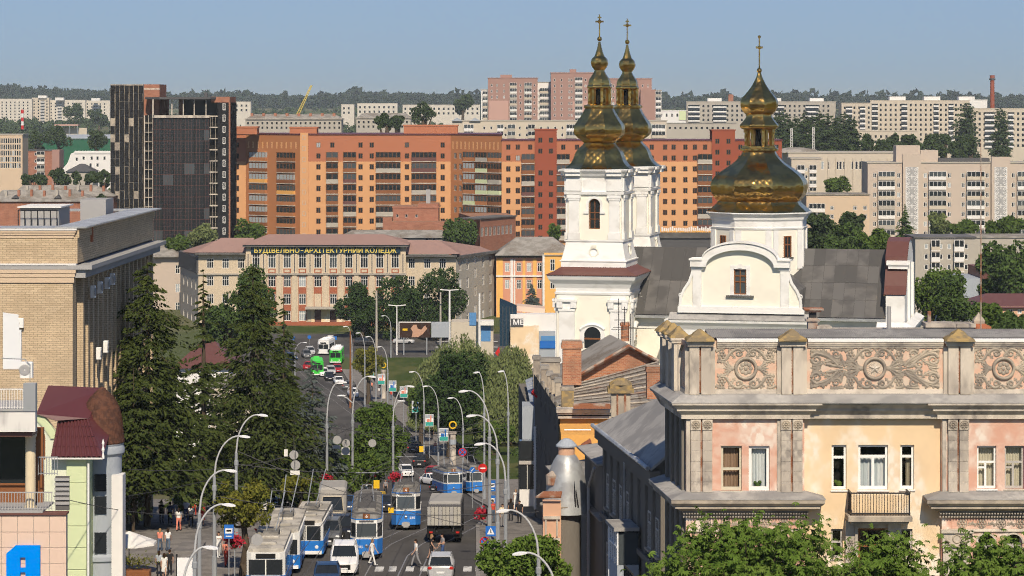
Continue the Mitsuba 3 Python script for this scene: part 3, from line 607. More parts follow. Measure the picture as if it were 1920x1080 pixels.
put('valley', M().tube([P(1186, 781, 155.6)+[0, 0, .1], P(1196, 807, 148)+[0, 0, .1], P(1222, 842, 140)+[0, 0, .15]], .12, 5), 'zinc', G2)
put('gutter', M().tube([A+[-.1, -.1, .05], B+[-.1, 0, .05]], .12, 6), 'zinc', G2)
put('downpipe', M().tube([(L-9.2, -.35, 41.5), (L-9.2, -.35, 30), (L-9.2, -.35, 14)], .09, 6), 'sheet_grey', G2, f)
eb = thing('enclosed_balcony', 'pale glazed balcony box hanging on the shaded grey tenement wall', 'balcony')
put('box', M().box(L-8.4, L-5.8, -1.3, -.15, 34.6, 35.9), 'grey_blue', eb, f)
put('glazing', M().box(L-8.35, L-5.85, -1.26, -.16, 35.91, 37.6), 'glass_mid', eb, f)
m = M()
for i in range(5): x = L-8.4+i*.65; m.box(x-.04, x+.04, -1.32, -1.24, 35.9, 37.7)
m.box(L-8.45, L-5.75, -1.34, -1.265, 36.8, 36.9); put('frame', m, 'white_shutter', eb, f)
put('white_side', M().box(L-8.5, L-8.41, -1.36, -.2, 34.8, 37.9), 'white_shutter', eb, f); put('canopy', M().box(L-8.6, L-5.6, -1.5, -.15, 37.71, 37.9), 'sheet_grey', eb, f)
put('floor_slab', M().box(L-8.6, L-5.6, -1.42, -.15, 34.3, 34.59), 'grey_dark', eb, f)
bb = thing('iron_balcony', 'small dark balcony with slab and railing on the shaded grey wall nearest the ornate building', 'balcony')
put('slab', M().box(L-4.6, L-1.6, -1.2, -.15, 34.9, 35.1), 'grey_dark', bb, f)
m = M()
for x in np.linspace(L-4.5, L-1.7, 14): m.box(x-.015, x+.015, -1.15, -1.12, 35.1, 36.1)
put('railing', m.box(L-4.5, L-1.7, -1.17, -1.1, 36.1, 36.16), 'dark_iron', bb, f)
bb = thing('stone_balcony', 'heavy dark stone balcony low on the shaded grey tenement wall', 'balcony')
put('slab', M().box(L-6.0, L-3.4, -1.1, -.15, 31.2, 31.5), 'facade_grey', bb, f); put('parapet', M().box(L-6, L-3.4, -1.1, -1.0, 31.504, 32.4), 'facade_grey', bb, f)
# house with the silver ogee turret
G3 = thing('turret_house', 'old grey house with red tile scraps in shade behind the silver turret', 'building')
f3, L3 = Fr(2.6, 176, 5.2, 154)
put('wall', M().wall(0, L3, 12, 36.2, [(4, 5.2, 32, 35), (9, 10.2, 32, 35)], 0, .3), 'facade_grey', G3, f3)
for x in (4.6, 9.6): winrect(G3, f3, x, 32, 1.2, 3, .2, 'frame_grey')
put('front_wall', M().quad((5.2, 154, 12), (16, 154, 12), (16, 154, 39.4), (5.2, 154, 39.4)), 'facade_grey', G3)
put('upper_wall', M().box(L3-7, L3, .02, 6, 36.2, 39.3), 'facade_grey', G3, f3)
put('roof', slab([(2.2, 176, 36.3), (5.0, 152.8, 36.3), (11, 154, 37.6), (10, 176, 37.6)]), 'asbestos_roof', G3)
put('upper_roof', slab([(3.9, 162, 39.4), (4.9, 153.6, 39.4), (11, 154, 40.2), (10, 162, 40.2)]), 'sheet_grey', G3)
put('gutter_pipe', M().tube([(L3-1, -.3, 39), (L3-3, -.35, 37.6), (L3-3, -.35, 20)], .1, 6), 'grey_wall', G3, f3)
put('red_tiles', slab([P(1103, 866, 161), P(1140, 852, 158), P(1132, 842, 160), P(1108, 857, 163)]), 'terracotta', G3)
put('red_tiles', slab([P(1087, 838, 175), P(1108, 830, 173), P(1106, 822, 176), P(1090, 832, 178)]), 'terracotta', G3)
TY = 158.0; tx = wx(1062, TY); tz = lambda p: wz(p, TY); ts = TY/FL
tu = thing('turret', 'round pink turret bay under a silver ogee metal dome with orange cupola neck', 'turret')
put('dome', M().lathe([(r_*ts, tz(q)) for r_, q in ((46, 960), (43, 942), (39, 922), (37, 905), (34, 890), (30, 876), (24, 863), (19, 855), (16, 852))], 22, (tx, TY)), 'zinc', tu, smooth=40)
put('neck', M().lathe([(r_*ts, tz(q)) for r_, q in ((15.5, 852), (15.5, 838), (16.5, 837))], 18, (tx, TY)), 'peach_plaster', tu, smooth=40)
put('cap', M().lathe([(r_*ts, tz(q)) for r_, q in ((20, 837), (20, 834.5), (12, 826), (5, 822))], 18, (tx, TY)), 'grey_blue', tu, smooth=30)
bx = wx(1040, TY-3)
put('bay', M().lathe([(34*ts, 14), (34*ts, tz(955))], 20, (tx-.2, TY)), 'facade_grey', tu, smooth=40)
put('bay_cornice', M().lathe([(36*ts, tz(958)), (40*ts, tz(952)), (44*ts, tz(946)), (44*ts, tz(944))], 22, (tx-.2, TY)), 'stone', tu, smooth=30)
put('rust_lip', slab([P(1004, 931, TY-3), P(1052, 931, TY-3), P(1054, 921, TY-2.4), P(1018, 921, TY-2.4)], .1), 'rust_metal', tu)
put('front_panel', M().box(wx(1018, TY-2.6), wx(1052, TY-2.6), TY-2.6, TY-1, 16, tz(932)), 'peach_plaster', tu)
m = M()
for (a, b) in ((960, 992), (1000, 1040)): m.box(wx(1022, TY-2.7), wx(1025, TY-2.7), TY-2.75, TY-2.604, wz(b, TY), wz(a, TY)).box(wx(1043, TY-2.7), wx(1046, TY-2.7), TY-2.75, TY-2.604, wz(b, TY), wz(a, TY)).box(wx(1019, TY-2.7), wx(1050, TY-2.7), TY-2.8, TY-2.604, wz(a, TY)+.003, wz(a-5, TY))
put('panel_frames', m, 'stone_light', tu)
put('dormer', M().lathe([(.34, tz(906)), (.36, tz(888)), (.02, tz(880))], 8, (wx(1035, TY-.9), TY-.6)), 'rust_metal', tu)
put('finial', M().tube([(wx(1079, TY-1.2), TY-1.2, tz(950)), (wx(1077, TY-1.2), TY-1.2, tz(896))], [.09, .01], 5).tube([(wx(1084, TY-1.2), TY-1.2, tz(946)), (wx(1080, TY-1.2), TY-1.2, tz(912))], [.06, .01], 4), 'dark_iron', tu)
# houses further down
G4 = thing('brick_gable_house', 'weathered house with orange brick gable and patched grey roofs below the bell tower', 'building')
YG = 226
put('gable', M().prism([(p[0], p[2]) for p in (P(1060, 722, YG), P(1178, 652, YG), P(1228, 676, YG), P(1228, 760, YG), P(1060, 760, YG))], YG, YG+.4), 'brick_red', G4)
rd = 11.
put('roof', slab([P(1054, 722, YG-.5), P(1179, 648, YG-.5), P(1179, 648, YG-.5)+[-1.2, rd, 0], P(1054, 722, YG-.5)+[-1.2, rd, 0]], .2), 'asbestos_roof', G4)
put('roof', slab([P(1179, 648, YG-.5), P(1234, 675, YG-.5), P(1234, 675, YG-.5)+[-1.2, rd, 0], P(1179, 648, YG-.5)+[-1.2, rd, 0]], .2), 'asbestos_roof', G4)
put('verge', M().tube([P(1054, 723, YG-.7), P(1179, 649, YG-.7), P(1234, 677, YG-.7)], .16, 4), 'rust_metal', G4)
put('lower_roof', slab([P(1062, 724, YG-.1), P(1235, 676, YG-.1), P(1232, 760, 196), P(1044, 768, 196)], .25), 'brick_pale', G4)
for i in range(9):
    t = (i+.5)/9; a = P(1062, 724, YG-.1)*(1-t)+P(1044, 768, 196)*t; c = P(1235, 676, YG-.1)*(1-t)+P(1232, 760, 196)*t
    put('roof_course', M().tube([a+[0, 0, .06], a*.6+c*.4+[0, 0, .03], c+[0, 0, .06]], .09, 4), ('brick_pale', 'asbestos_roof', 'stone')[i % 3], G4)
put('front_cornice', M().box(wx(1045, 195), wx(1146, 195), 194.6, 196, wz(777, 195), wz(773, 195)).box(wx(1046, 195), wx(1146, 195), 194.7, 196, wz(784, 195), wz(779.5, 195)).box(wx(1043, 195), wx(1146, 195), 194.4, 196, wz(772.5, 195), wz(766, 195)), 'stone_light', G4)
put('front_wall', M().box(wx(1050, 195), wx(1146, 195), 195.2, 196.4, 12, wz(784.5, 195)), 'orange_plain', G4)
f4, L4 = Fr(wx(1001, 222), 222, wx(1047, 195), 195)
put('flank_wall', M().wall(0, L4, 12, wz(770, 195), [(3+i*5, 4.2+i*5, 36-j*4, 38-j*4) for i in range(5) for j in range(3)], 0, .25), 'facade_grey', G4, f4)
for i in range(5):
    for j in range(3): winrect(G4, f4, 3.6+i*5, 36-j*4, 1.2, 2, .15, 'frame_grey')
put('side_roof', slab([P(1001, 744, 222), P(1047, 768, 195), P(1062, 722, 222)], .2), 'asbestos_roof', G4)
put('low_roof_ridge', M().box(wx(1075, 194), wx(1145, 194), 193.8, 194.3, wz(766, 194), wz(757, 194)), 'rust_metal', G4)
put('white_pipes', M().tube([P(1058, 812, 190), P(1102, 812, 190)], .09, 6).tube([P(1058, 806, 190), P(1108, 806, 190)], .06, 6), 'white_paint', G4)
put('annex_wall', M().box(wx(1052, 188), wx(1125, 188), 188, 194, 12, wz(815, 188)), 'orange_plain', G4)
G5 = thing('narrow_dark_house', 'narrow dark glazed house end with red roof scrap, leftmost of the right row', 'building')
f5, L5 = Fr(wx(972, 250), 250, wx(1000, 221), 221)
put('wall', M().box(0, L5, 0, 8, 8, wz(752, 235)), 'facade_grey', G5, f5)
put('front_wall', M().box(wx(979, 220.5), wx(1003, 220.5), 220.4, 224, 8, wz(762, 220.4)), 'grey_blue', G5)
put('glazed_bay', M().box(wx(974, 219.4), wx(1003, 219.4), 219.3, 220.38, wz(915, 220), wz(825, 220)), 'glass_dark', G5)
put('bay_frame', M().box(wx(973, 219), wx(1004, 219), 219.1, 219.29, wz(868, 220), wz(862, 220)).box(wx(988, 219), wx(990, 219), 219.2, 219.296, wz(914, 220), wz(868.2, 220)), 'frame_grey', G5)
put('lower_bay', M().box(wx(974, 219.4), wx(1003, 219.4), 219.3, 220.38, wz(947, 220), wz(915.2, 220)), 'white_far', G5)
put('red_roof', slab([P(996, 735, 222), P(1021, 752, 214), P(1026, 747, 216), P(1000, 730, 224)], .2), 'sign_red', G5)
put('downpipe', M().tube([P(1003.5, 800, 219), P(1003.5, 955, 219)], .12, 6), 'white_paint', G5)
for i in range(7): put('roof_step', slab([P(985+i*1.5, 712+i*7, 246-i*3), P(1000+i*3, 706+i*7, 246-i*3), P(1000+i*3, 712+i*7, 243-i*3), P(986+i*1.5, 719+i*7, 243-i*3)], .1), 'zinc', G5)
put('old_roof', slab([P(998, 690, 252), P(1056, 690, 252), P(1060, 752, 214), P(1003, 742, 222)], .2), 'asbestos_roof', G5)
# chimneys on the old roofs
stack('tall_brick_chimney', 'tall orange brick chimney with banded top left of the brick gable', 1055, 1090, 640, 722, 220, 1.6, 'brick_red', 'brick_red', .6, .12)
for i, (a, b, c, d) in enumerate(((1000, 1013, 668, 728), (1014, 1050, 672, 700), (1015, 1028, 686, 732), (1026, 1036, 698, 740), (1034, 1045, 704, 742), (1041, 1052, 710, 744))):
    stack('plaster_chimney', ['tall beige plaster chimney at the far left of the old roofs', 'wide corrugated tin topped chimney shed on the old roofs', 'slim beige chimney, third in the stepped cluster of old roofs', 'small beige chimney midway in the stepped cluster of old roofs', 'small beige chimney second to last in the stepped cluster', 'nearest small beige chimney of the stepped cluster left of the brick stack'][i], a, b, c, d, 232-i*4, 1.4, 'stone', 'asbestos_roof', .3)
stack('mossy_chimney', 'stubby greenish plaster chimney above the orange front wall', 1053, 1076, 726, 766, 197, 1.2, 'mossy_stone', 'stone', .25, .05)
k = stack('pedestal_chimney', 'pillar shaped stone chimney with mossy stepped cap on the grey roof', 1146, 1182, 722, 782, 168, 1.1, 'stone', 'mossy_stone', .5, .22)
put('mossy_top', M().lathe([(.75, wz(722, 168)), (.6, wz(716, 168)), (.2, wz(710, 168))], 8, (wx(1164, 168), 168.5)), 'mossy_stone', k)
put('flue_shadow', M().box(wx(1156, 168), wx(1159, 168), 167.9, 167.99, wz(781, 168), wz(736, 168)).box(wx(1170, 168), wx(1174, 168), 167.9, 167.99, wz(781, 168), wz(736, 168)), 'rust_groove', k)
stack('square_brick_chimney', 'square orange brick chimney beside the ornate building flank', 1213, 1240, 688, 748, 158, 1.2, 'brick_red', 'brick_red', .3, .05)
k = stack('antenna_chimney', 'brick chimney with television antennas before the bell tower base', 1165, 1180, 605, 640, 236, 1.0, 'brick_red', 'brick_red', .3, .08)
m = M()
for a, b, c in ((1160, 560, 640), (1171, 575, 610), (1182, 588, 652)): m.tube([P(a, c, 235), P(a, b, 235)], .035, 4)
for a, b, y in ((1146, 1176, 618), (1150, 1190, 614), (1152, 1172, 600), (1166, 1176, 580), (1168, 1212, 616)): m.tube([P(a, y, 235), P(b, y, 235)], .025, 4)
put('antennas', m, 'dark_iron', k)
# ---------- white baroque cathedral ----------
CA = .22; CC = mv(10.35, 322, 0, -CA)
CH_ = thing('cathedral', 'white and cream baroque cathedral with three gilded onion domes and grey roofs', 'church')
zt = lambda p: CH-(p-YH)/15.72
SQ = lambda h, cx=0, cy=0: [(cx-h, cy-h), (cx+h, cy-h), (cx+h, cy+h), (cx-h, cy+h)]
def sw4(name, prof, mt, cx=0, cy=0, par=None, z=zt, smooth=25):
    return put(name, M().sweep(SQ(0, cx, cy) if 0 else SQ(1e-6+0, cx, cy) if 0 else SQ(1, cx, cy), [(o-1, z(q)) for o, q in prof], True), mt, par or CH_, CC, False)
def oct8(L, c, ph, hard=False):
    "eight-sided turned shape whose facets keep their arrises; the profile is rounded along each facet unless hard"
    if not hard and len(L) > 3:      # round the profile
        t = np.cumsum([0]+[math.hypot(L[i+1][0]-L[i][0], L[i+1][1]-L[i][1]) for i in range(len(L)-1)]); q = np.linspace(0, t[-1], 3*len(L))
        from scipy.interpolate import PchipInterpolator as PI
        L = list(zip(PI(t, [a for a, b in L])(q), PI(t, [b for a, b in L])(q)))
    m = M(); k = len(L)
    for i in range(8):
        a0, a1 = ph+i*math.pi/4, ph+(i+1)*math.pi/4
        v = [(c[0]+r*math.cos(a), c[1]+r*math.sin(a), z) for r, z in L for a in (a0, a1)]
        if hard:
            for j in range(k-1): m.add(v[2*j:2*j+4], [[0, 1, 3, 2]])
        else: m.add(v, [[2*j, 2*j+1, 2*j+3, 2*j+2] for j in range(k-1)])
    return m
def archpoly(cx, z0, w, zs): return unary_union([Polygon([(cx-w/2, z0), (cx+w/2, z0), (cx+w/2, zs), (cx-w/2, zs)]), Point(cx, zs).buffer(w/2, 12)])
def sidem(i, cx=0, cy=0): return CC@mv(cx, cy, 0, i*math.pi/2)
def tower(cx, cy, par):
    z = zt
    lw, uw = 4.4, 3.3
    sw4('lower_wall', [(lw, 1160), (lw, 546)], 'cream_plaster', cx, cy, par)
    sw4('lower_cornice', [(lw, 553), (lw+.15, 552), (lw+.2, 548), (lw+.06, 547), (lw+.1, 540), (lw+.35, 532), (lw+.8, 524), (5.35, 518), (5.4, 515)], 'white_plaster', cx, cy, par)
    sw4('skirt_roof', [(5.5, 516), (5.52, 514.6), (4.7, 509), (3.95, 501)], 'brown_metal', cx, cy, par)
    sw4('plinth', [(3.95, 507), (3.95, 491), (4.08, 490.5), (4.08, 488.5), (3.9, 487.6), (3.62, 470), (3.45, 455), (3.62, 453), (3.62, 450)], 'white_plaster', cx, cy, par)
    sw4('upper_cornice', [(uw, 366), (uw+.3, 365), (uw+.36, 360), (uw+.12, 359), (uw+.12, 334), (uw+.35, 330), (uw+.5, 326), (4.1, 321), (4.2, 317.5), (3, 317)], 'white_plaster', cx, cy, par)
    for i in range(4):
        tw = sidem(i, cx, cy); zf = z(449.5); zc = z(366)
        op = archpoly(0, z(430), 1.35, z(384)) if i in (0, 2) else None
        pg = Polygon([(-uw+.01, z(451)), (uw-.01, z(451)), (uw-.01, zc), (-uw+.01, zc)])
        put('upper_wall', M().poly(pg.difference(op) if op is not None else pg, -uw, -uw+.5), 'cream_plaster', par, tw)
        if op is not None:
            q = put('arched_window', M().poly(op.buffer(-.02).difference(unary_union([archpoly(0, z(430)+.1, 1.1, z(384)).intersection(Polygon([(a, z(430)), (b, z(430)), (b, z(360)), (a, z(360))])) .intersection(Polygon([(-2, c), (2, c), (2, d), (-2, d)])) for a, b in ((-.6, -.04), (.04, .6)) for c, d in ((z(430)+.1, z(412)), (z(411), z(400)), (z(398.5), z(360)))])), -uw+.3, -uw+.38), 'wood_brown', par, tw)
            put('pane', M().poly(op, -uw+.39, -uw+.42), 'glass_dark', q, tw)
            put('arch_surround', M().poly(op.buffer(.34).difference(op.buffer(.04)).intersection(Polygon([(-3, z(397)), (3, z(397)), (3, 60), (-3, 60)])), -uw-.14, -uw-.004), 'white_plaster', par, tw)
            put('impost', M().box(-1.3, -.70, -uw-.2, -uw-.003, z(401), z(396)).box(.70, 1.3, -uw-.2, -uw-.003, z(401), z(396)), 'white_plaster', par, tw)
        for s in (-1, 1):
            a = s*2.45; p = put('pilaster', M().box(a-.62, a+.62, -uw-.24, -uw-.004, zf, zc), 'white_plaster', par, tw)
            put('capital', M().box(a-.72, a+.72, -uw-.34, -uw-.241, z(376), z(372)).box(a-.85, a+.85, -uw-.42, -uw-.241, z(371.8), z(366.2)), 'white_plaster', p, tw)
            put('base', M().box(a-.75, a+.75, -uw-.36, -uw-.241, z(449.6), z(437)), 'white_plaster', p, tw)
            a = s*3.1; p = put('lower_pilaster', M().box(a-.95, a+.95, -lw-.22, -lw-.004, 14, z(553.5)), 'white_plaster', par, tw)
            put('capital', M().box(a-1.05, a+1.05, -lw-.34, -lw-.221, z(583), z(578)).box(a-1.2, a-.5, -lw-.5, -lw-.221, z(577), z(566)).box(a+.5, a+1.2, -lw-.5, -lw-.221, z(577), z(566)).box(a-1.3, a+1.3, -lw-.55, -lw-.221, z(565.5), z(561)), 'white_plaster', p, tw)
            put('entablature_block', M().box(s*2.45-.95, s*2.45+.95, -uw-.34, -uw-.13, z(358), z(334)), 'white_plaster', par, tw)
            put('cornice_break', M().box(s*2.5-.95, s*2.5+.95, -4.36, -4.11, z(323), z(318.2)).box(s*2.5-.9, s*2.5+.9, -4.1, -3.6, z(330), z(323.2)), 'white_plaster', par, tw)
        put('medallion', M().join(ringm((0, z(473)), .42, .62, -3.72, .1, 18)).box(-.3, .3, -3.85, -3.6, z(463), z(459)), 'cream_plaster', par, tw)
        dr_ = archpoly(0, 15, 2.0, z(628))
        put('door_arch', M().poly(dr_.buffer(.5).difference(dr_).intersection(Polygon([(-3, z(640)), (3, z(640)), (3, 60), (-3, 60)])), -lw-.22, -lw-.004), 'white_plaster', par, tw)
        q = put('lunette', M().poly(dr_.intersection(Polygon([(-3, z(652)), (3, z(652)), (3, 60), (-3, 60)])), -lw-.05, -lw-.003), 'glass_dark', par, tw)
        put('lunette_bar', M().box(-1, 1, -lw-.09, -lw-.051, z(636), z(633)), 'wood_brown', q, tw)
        put('hood_mould', M().tube([(1.9*math.sin(t), -lw-.2, z(608)-1.9*(1-math.cos(t))*.9) for t in np.linspace(-.85, .85, 9)], .2, 5), 'white_plaster', par, tw)
    # gilded helm
    hz = lambda q: CH-(q-YH)/15.72
    ph = math.pi/8; k = 1/15.72
    def oct_(name, L, mt='gold', sm=32): return put(name, oct8([(a*k/math.cos(ph), hz(q)) for a, q in L], (cx, cy), ph), mt, par, CC, True)
    oct_('dome_skirt', [(65, 318), (60, 315), (53, 309), (48.5, 302), (46, 296), (44, 290), (41, 284), (36, 278), (30, 272), (27.5, 268)])
    oct_('dome_bulb', [(29, 268), (32, 264), (40, 258), (45.5, 250), (46, 243), (45, 236), (40, 228), (34, 219), (29, 210), (25.5, 203)])
    oct_('lantern_base', [(25, 203), (28, 202), (28, 197.5), (23, 196.5), (20, 195), (18, 195)])
    for i in range(8):
        a = ph+i*math.pi/4; put('lantern_post', M().box(-.2, .2, -.16, .16, hz(196), hz(164)), 'gold', par, CC@mv(cx+19*k*math.cos(a), cy+19*k*math.sin(a), 0, a))
    oct_('lantern_core', [(7, 196), (7, 164)], 'room_dark')
    oct_('lantern_roof', [(18, 166), (22, 164), (22, 161), (20, 159), (20, 156), (19, 150), (15, 143), (12, 138), (9.5, 133), (9, 130)])
    oct_('onion', [(9, 131), (11, 128), (14.5, 122), (15.5, 116), (14.5, 111), (11.5, 106.5), (9.5, 105), (7.5, 100), (5, 92), (3.2, 84), (2, 77)])
    put('ball', M().sphere((cx, cy, hz(71.5)), 4.6*k, 8), 'gold', par, CC, True)
    put('cross', M().box(cx-.06, cx+.06, cy-.06, cy+.07, hz(68), hz(25)).box(cx-.5, cx+.5, cy-.06, cy+.06, hz(40), hz(37)).sphere((cx, cy, hz(38.5)), .24, 5).box(cx-.22, cx+.22, cy-.055, cy+.055, hz(32), hz(29.5)), 'gold', par, CC)
t1 = put('bell_tower', M().box(-4.2, 4.2, -4.2, 4.2, 12, 17), 'white_plaster', CH_, CC)
tower(.22, 0, CH_); tower(.85, 15.5, CH_)
# nave
ND = 7.75; zr, ze, hw = 42.8, 35.4, 7.6
NX0, NX1 = 3.6, 34.6
put('nave_wall', M().box(NX0, NX1, ND-hw+.6, ND+hw-.6, 12, ze-.3), 'cream_plaster', CH_, CC)
put('nave_cornice', M().sweep([(NX1, ND-hw+.6), (NX0, ND-hw+.6)][::-1], [(0, ze-2.2), (.12, ze-2.1), (.12, ze-1.6), (.02, ze-1.5), (.02, ze-.9), (.3, ze-.7), (.62, ze-.35), (.62, ze-.15), (0, ze-.1)]), 'white_plaster', CH_, CC)
rp = put('nave_roof', M().prism([(ND-hw-.35, ze-.35), (ND, zr-.06), (ND+hw+.35, ze-.35)], NX0-.6, NX1, 'yz'), 'sheet_black', CH_, CC)
rr = np.random.default_rng(5); sl = math.hypot(hw+.35, zr-ze+.3)
U = np.array([0, (hw+.35)/sl, (zr-ze+.3)/sl]); Nn = np.array([0, -U[2], U[1]])
pw = 1.32; ncol = int((NX1-NX0+.6)/pw)
for i in range(ncol):
    x0 = NX0-.6+i*pw+.015; x1 = x0+pw-.03; cut = 0
    rows = 4 if i > ncol*.45 else 2
    for j in range(rows):
        a, b = j*sl/rows+.02, (j+1)*sl/rows-.02; o = np.array([0, ND-hw-.35, ze-.35]); e = .012+.02*rr.random()
        pts = [o+U*a+Nn*e, o+U*b+Nn*e]; v = [(x, p[1], p[2]) for p in pts for x in (x0, x1)]
        v += [(q[0], q[1]+.03, q[2]-.05) for q in v]
        put('roof_panel', M().add(v, [[0, 1, 3, 2], [0, 4, 5, 1], [2, 3, 7, 6], [0, 2, 6, 4], [1, 5, 7, 3]]), ('sheet_dark', 'sheet_mid', 'sheet_black', 'sheet_dark')[rr.integers(4)] if i > ncol*.45 else ('sheet_dark', 'sheet_black', 'sheet_black')[rr.integers(3)], rp, CC)
    put('seam', M().box(-.02, .02, 0, sl, 0, .07), 'sheet_black', rp, CC@mv(x0-.015, ND-hw-.35, ze-.35, 0, 1, math.atan2(U[2], U[1])))
put('eaves', M().box(NX0, NX1, ND-hw-.75, ND-hw+.2, ze-.75, ze-.45), 'zinc', CH_, CC)
# transept gable
TX, TYl = 17.9, ND-12.0; zg = lambda p: CH-(p-YH)/15.95; g = 1/15.95
gx = lambda p: TX+(p-1388)*g*1.02
half = [(1275, 588), (1277, 560), (1283, 545), (1293, 530), (1299, 512), (1300, 500), (1300, 486)]
arc = [(1388-70*math.cos(t), 487-32*math.sin(t)) for t in np.linspace(.05, math.pi/2, 8)]
L = half+arc; out = [(gx(a), zg(b)) for a, b in L]+[(gx(2*1388-a), zg(b)) for a, b in L[::-1]]
hole = Polygon([(gx(1376), zg(553)), (gx(1399), zg(553)), (gx(1399), zg(505)), (gx(1376), zg(505))])
gb = put('transept_gable', M().poly(Polygon(out).difference(hole), TYl, TYl+.9), 'cream_plaster', CH_, CC)
put('gable_capping', M().poly(unary_union([Polygon(out).buffer(.14, join_style=2).difference(Polygon(out)), Polygon(out).difference(Polygon(out).buffer(-.16))]).intersection(Polygon([(gx(1270), zg(584)), (gx(1506), zg(584)), (gx(1506), zg(478)), (gx(1270), zg(478))])), TYl-.22, TYl-.003), 'white_plaster', gb, CC)
a0, a1 = [(gx(1388-72*math.cos(t)), zg(485-30*math.sin(t))) for t in np.linspace(0, math.pi, 25)], [(gx(1388-60*math.cos(t)), zg(491-22*math.sin(t))) for t in np.linspace(0, math.pi, 25)]
put('arched_cornice', M().poly(Polygon([(gx(1296), zg(489)), (gx(1317), zg(489))]+[(gx(1388-70*math.cos(t)), zg(489-32*math.sin(t))) for t in np.linspace(0, math.pi, 25)]+[(gx(1459), zg(489)), (gx(1480), zg(489)), (gx(1480), zg(501)), (gx(1455), zg(501))]+[(gx(1388-63*math.cos(t)), zg(501-32*math.sin(t))) for t in np.linspace(math.pi, 0, 25)]+[(gx(1321), zg(501)), (gx(1296), zg(501))]), TYl-.75, TYl-.004), 'white_plaster', gb, CC)
put('arched_cornice_top', M().poly(Polygon([(gx(1294), zg(485.5)), (gx(1318), zg(485.5))]+[(gx(1388-70*math.cos(t)), zg(485.5-33*math.sin(t))) for t in np.linspace(0, math.pi, 25)]+[(gx(1458), zg(485.5)), (gx(1482), zg(485.5)), (gx(1482), zg(488.7)), (gx(1459), zg(488.7))]+[(gx(1388-70*math.cos(t)), zg(488.7-33*math.sin(t))) for t in np.linspace(math.pi, 0, 25)]+[(gx(1317), zg(488.7)), (gx(1294), zg(488.7))]), TYl-.95, TYl+.9), 'white_plaster', gb, CC)
for s in (1300, 1462): put('gable_pilaster', M().box(gx(s), gx(s+16), TYl-.24, TYl-.004, zg(588), zg(507)).box(gx(s-3), gx(s+19), TYl-.36, TYl-.004, zg(506.8), zg(501.6)), 'white_plaster', gb, CC)
q = put('gable_window', M().poly(hole.difference(unary_union([Polygon([(gx(a), zg(d)), (gx(b), zg(d)), (gx(b), zg(c)), (gx(a), zg(c))]) for a, b in ((1378, 1386.5), (1388.5, 1397)) for c, d in ((507, 517), (519, 528), (530, 551))])), TYl+.15, TYl+.28), 'wood_brown', gb, CC)
put('pane', M().box(gx(1376), gx(1399), TYl+.29, TYl+.32, zg(553), zg(505)), 'glass_mid', q, CC)
put('window_surround', M().poly(Polygon([(gx(1369), zg(554)), (gx(1406), zg(554)), (gx(1406), zg(498)), (gx(1369), zg(498))]).difference(hole), TYl-.1, TYl-.003), 'white_plaster', gb, CC)
put('window_sill', M().box(gx(1362), gx(1413), TYl-.35, TYl-.004, zg(558), zg(554.3)), 'sheet_dark', gb, CC)
put('keystone', M().box(gx(1384), gx(1391), TYl-.22, TYl-.101, zg(503), zg(495)), 'white_plaster', gb, CC)
for s in (1, -1): put('volute', M().tube([(gx(1388+s*(111-5*(1-t/8)*math.cos(t))), TYl-.1, zg(556-5*(1-t/8)*math.sin(t))) for t in np.linspace(0, 7, 16)], .08, 5), 'white_plaster', gb, CC)
put('gable_base', M().box(gx(1272), gx(1506), TYl-.3, TYl-.005, zg(588), zg(576)), 'white_plaster', gb, CC)
put('transept_wall', M().box(gx(1262), gx(1514), TYl+.05, ND, 12, zg(602)), 'cream_plaster', CH_, CC)
put('transept_ledge', slab([(gx(1256), TYl-1.0, zg(600)), (gx(1518), TYl-1.0, zg(600)), (gx(1518), TYl+.3, zg(588)), (gx(1256), TYl+.3, zg(588))], .1), 'sheet_grey', CH_, CC)
put('transept_cornice', M().sweep([(gx(1262), ND-3), (gx(1262), TYl), (gx(1514), TYl), (gx(1514), ND-3)], [(0, zg(640)), (.1, zg(639)), (.15, zg(628)), (.2, zg(620)), (.5, zg(612)), (.85, zg(606)), (.9, zg(600.8)), (0, zg(600.2))]), 'white_plaster', CH_, CC)
put('transept_roof', M().prism([(gx(1280), zg(545)), (TX, zg(462)), (gx(1496), zg(545)), (gx(1496), zg(590)), (gx(1280), zg(590))], TYl+.9, ND), 'sheet_dark', CH_, CC)
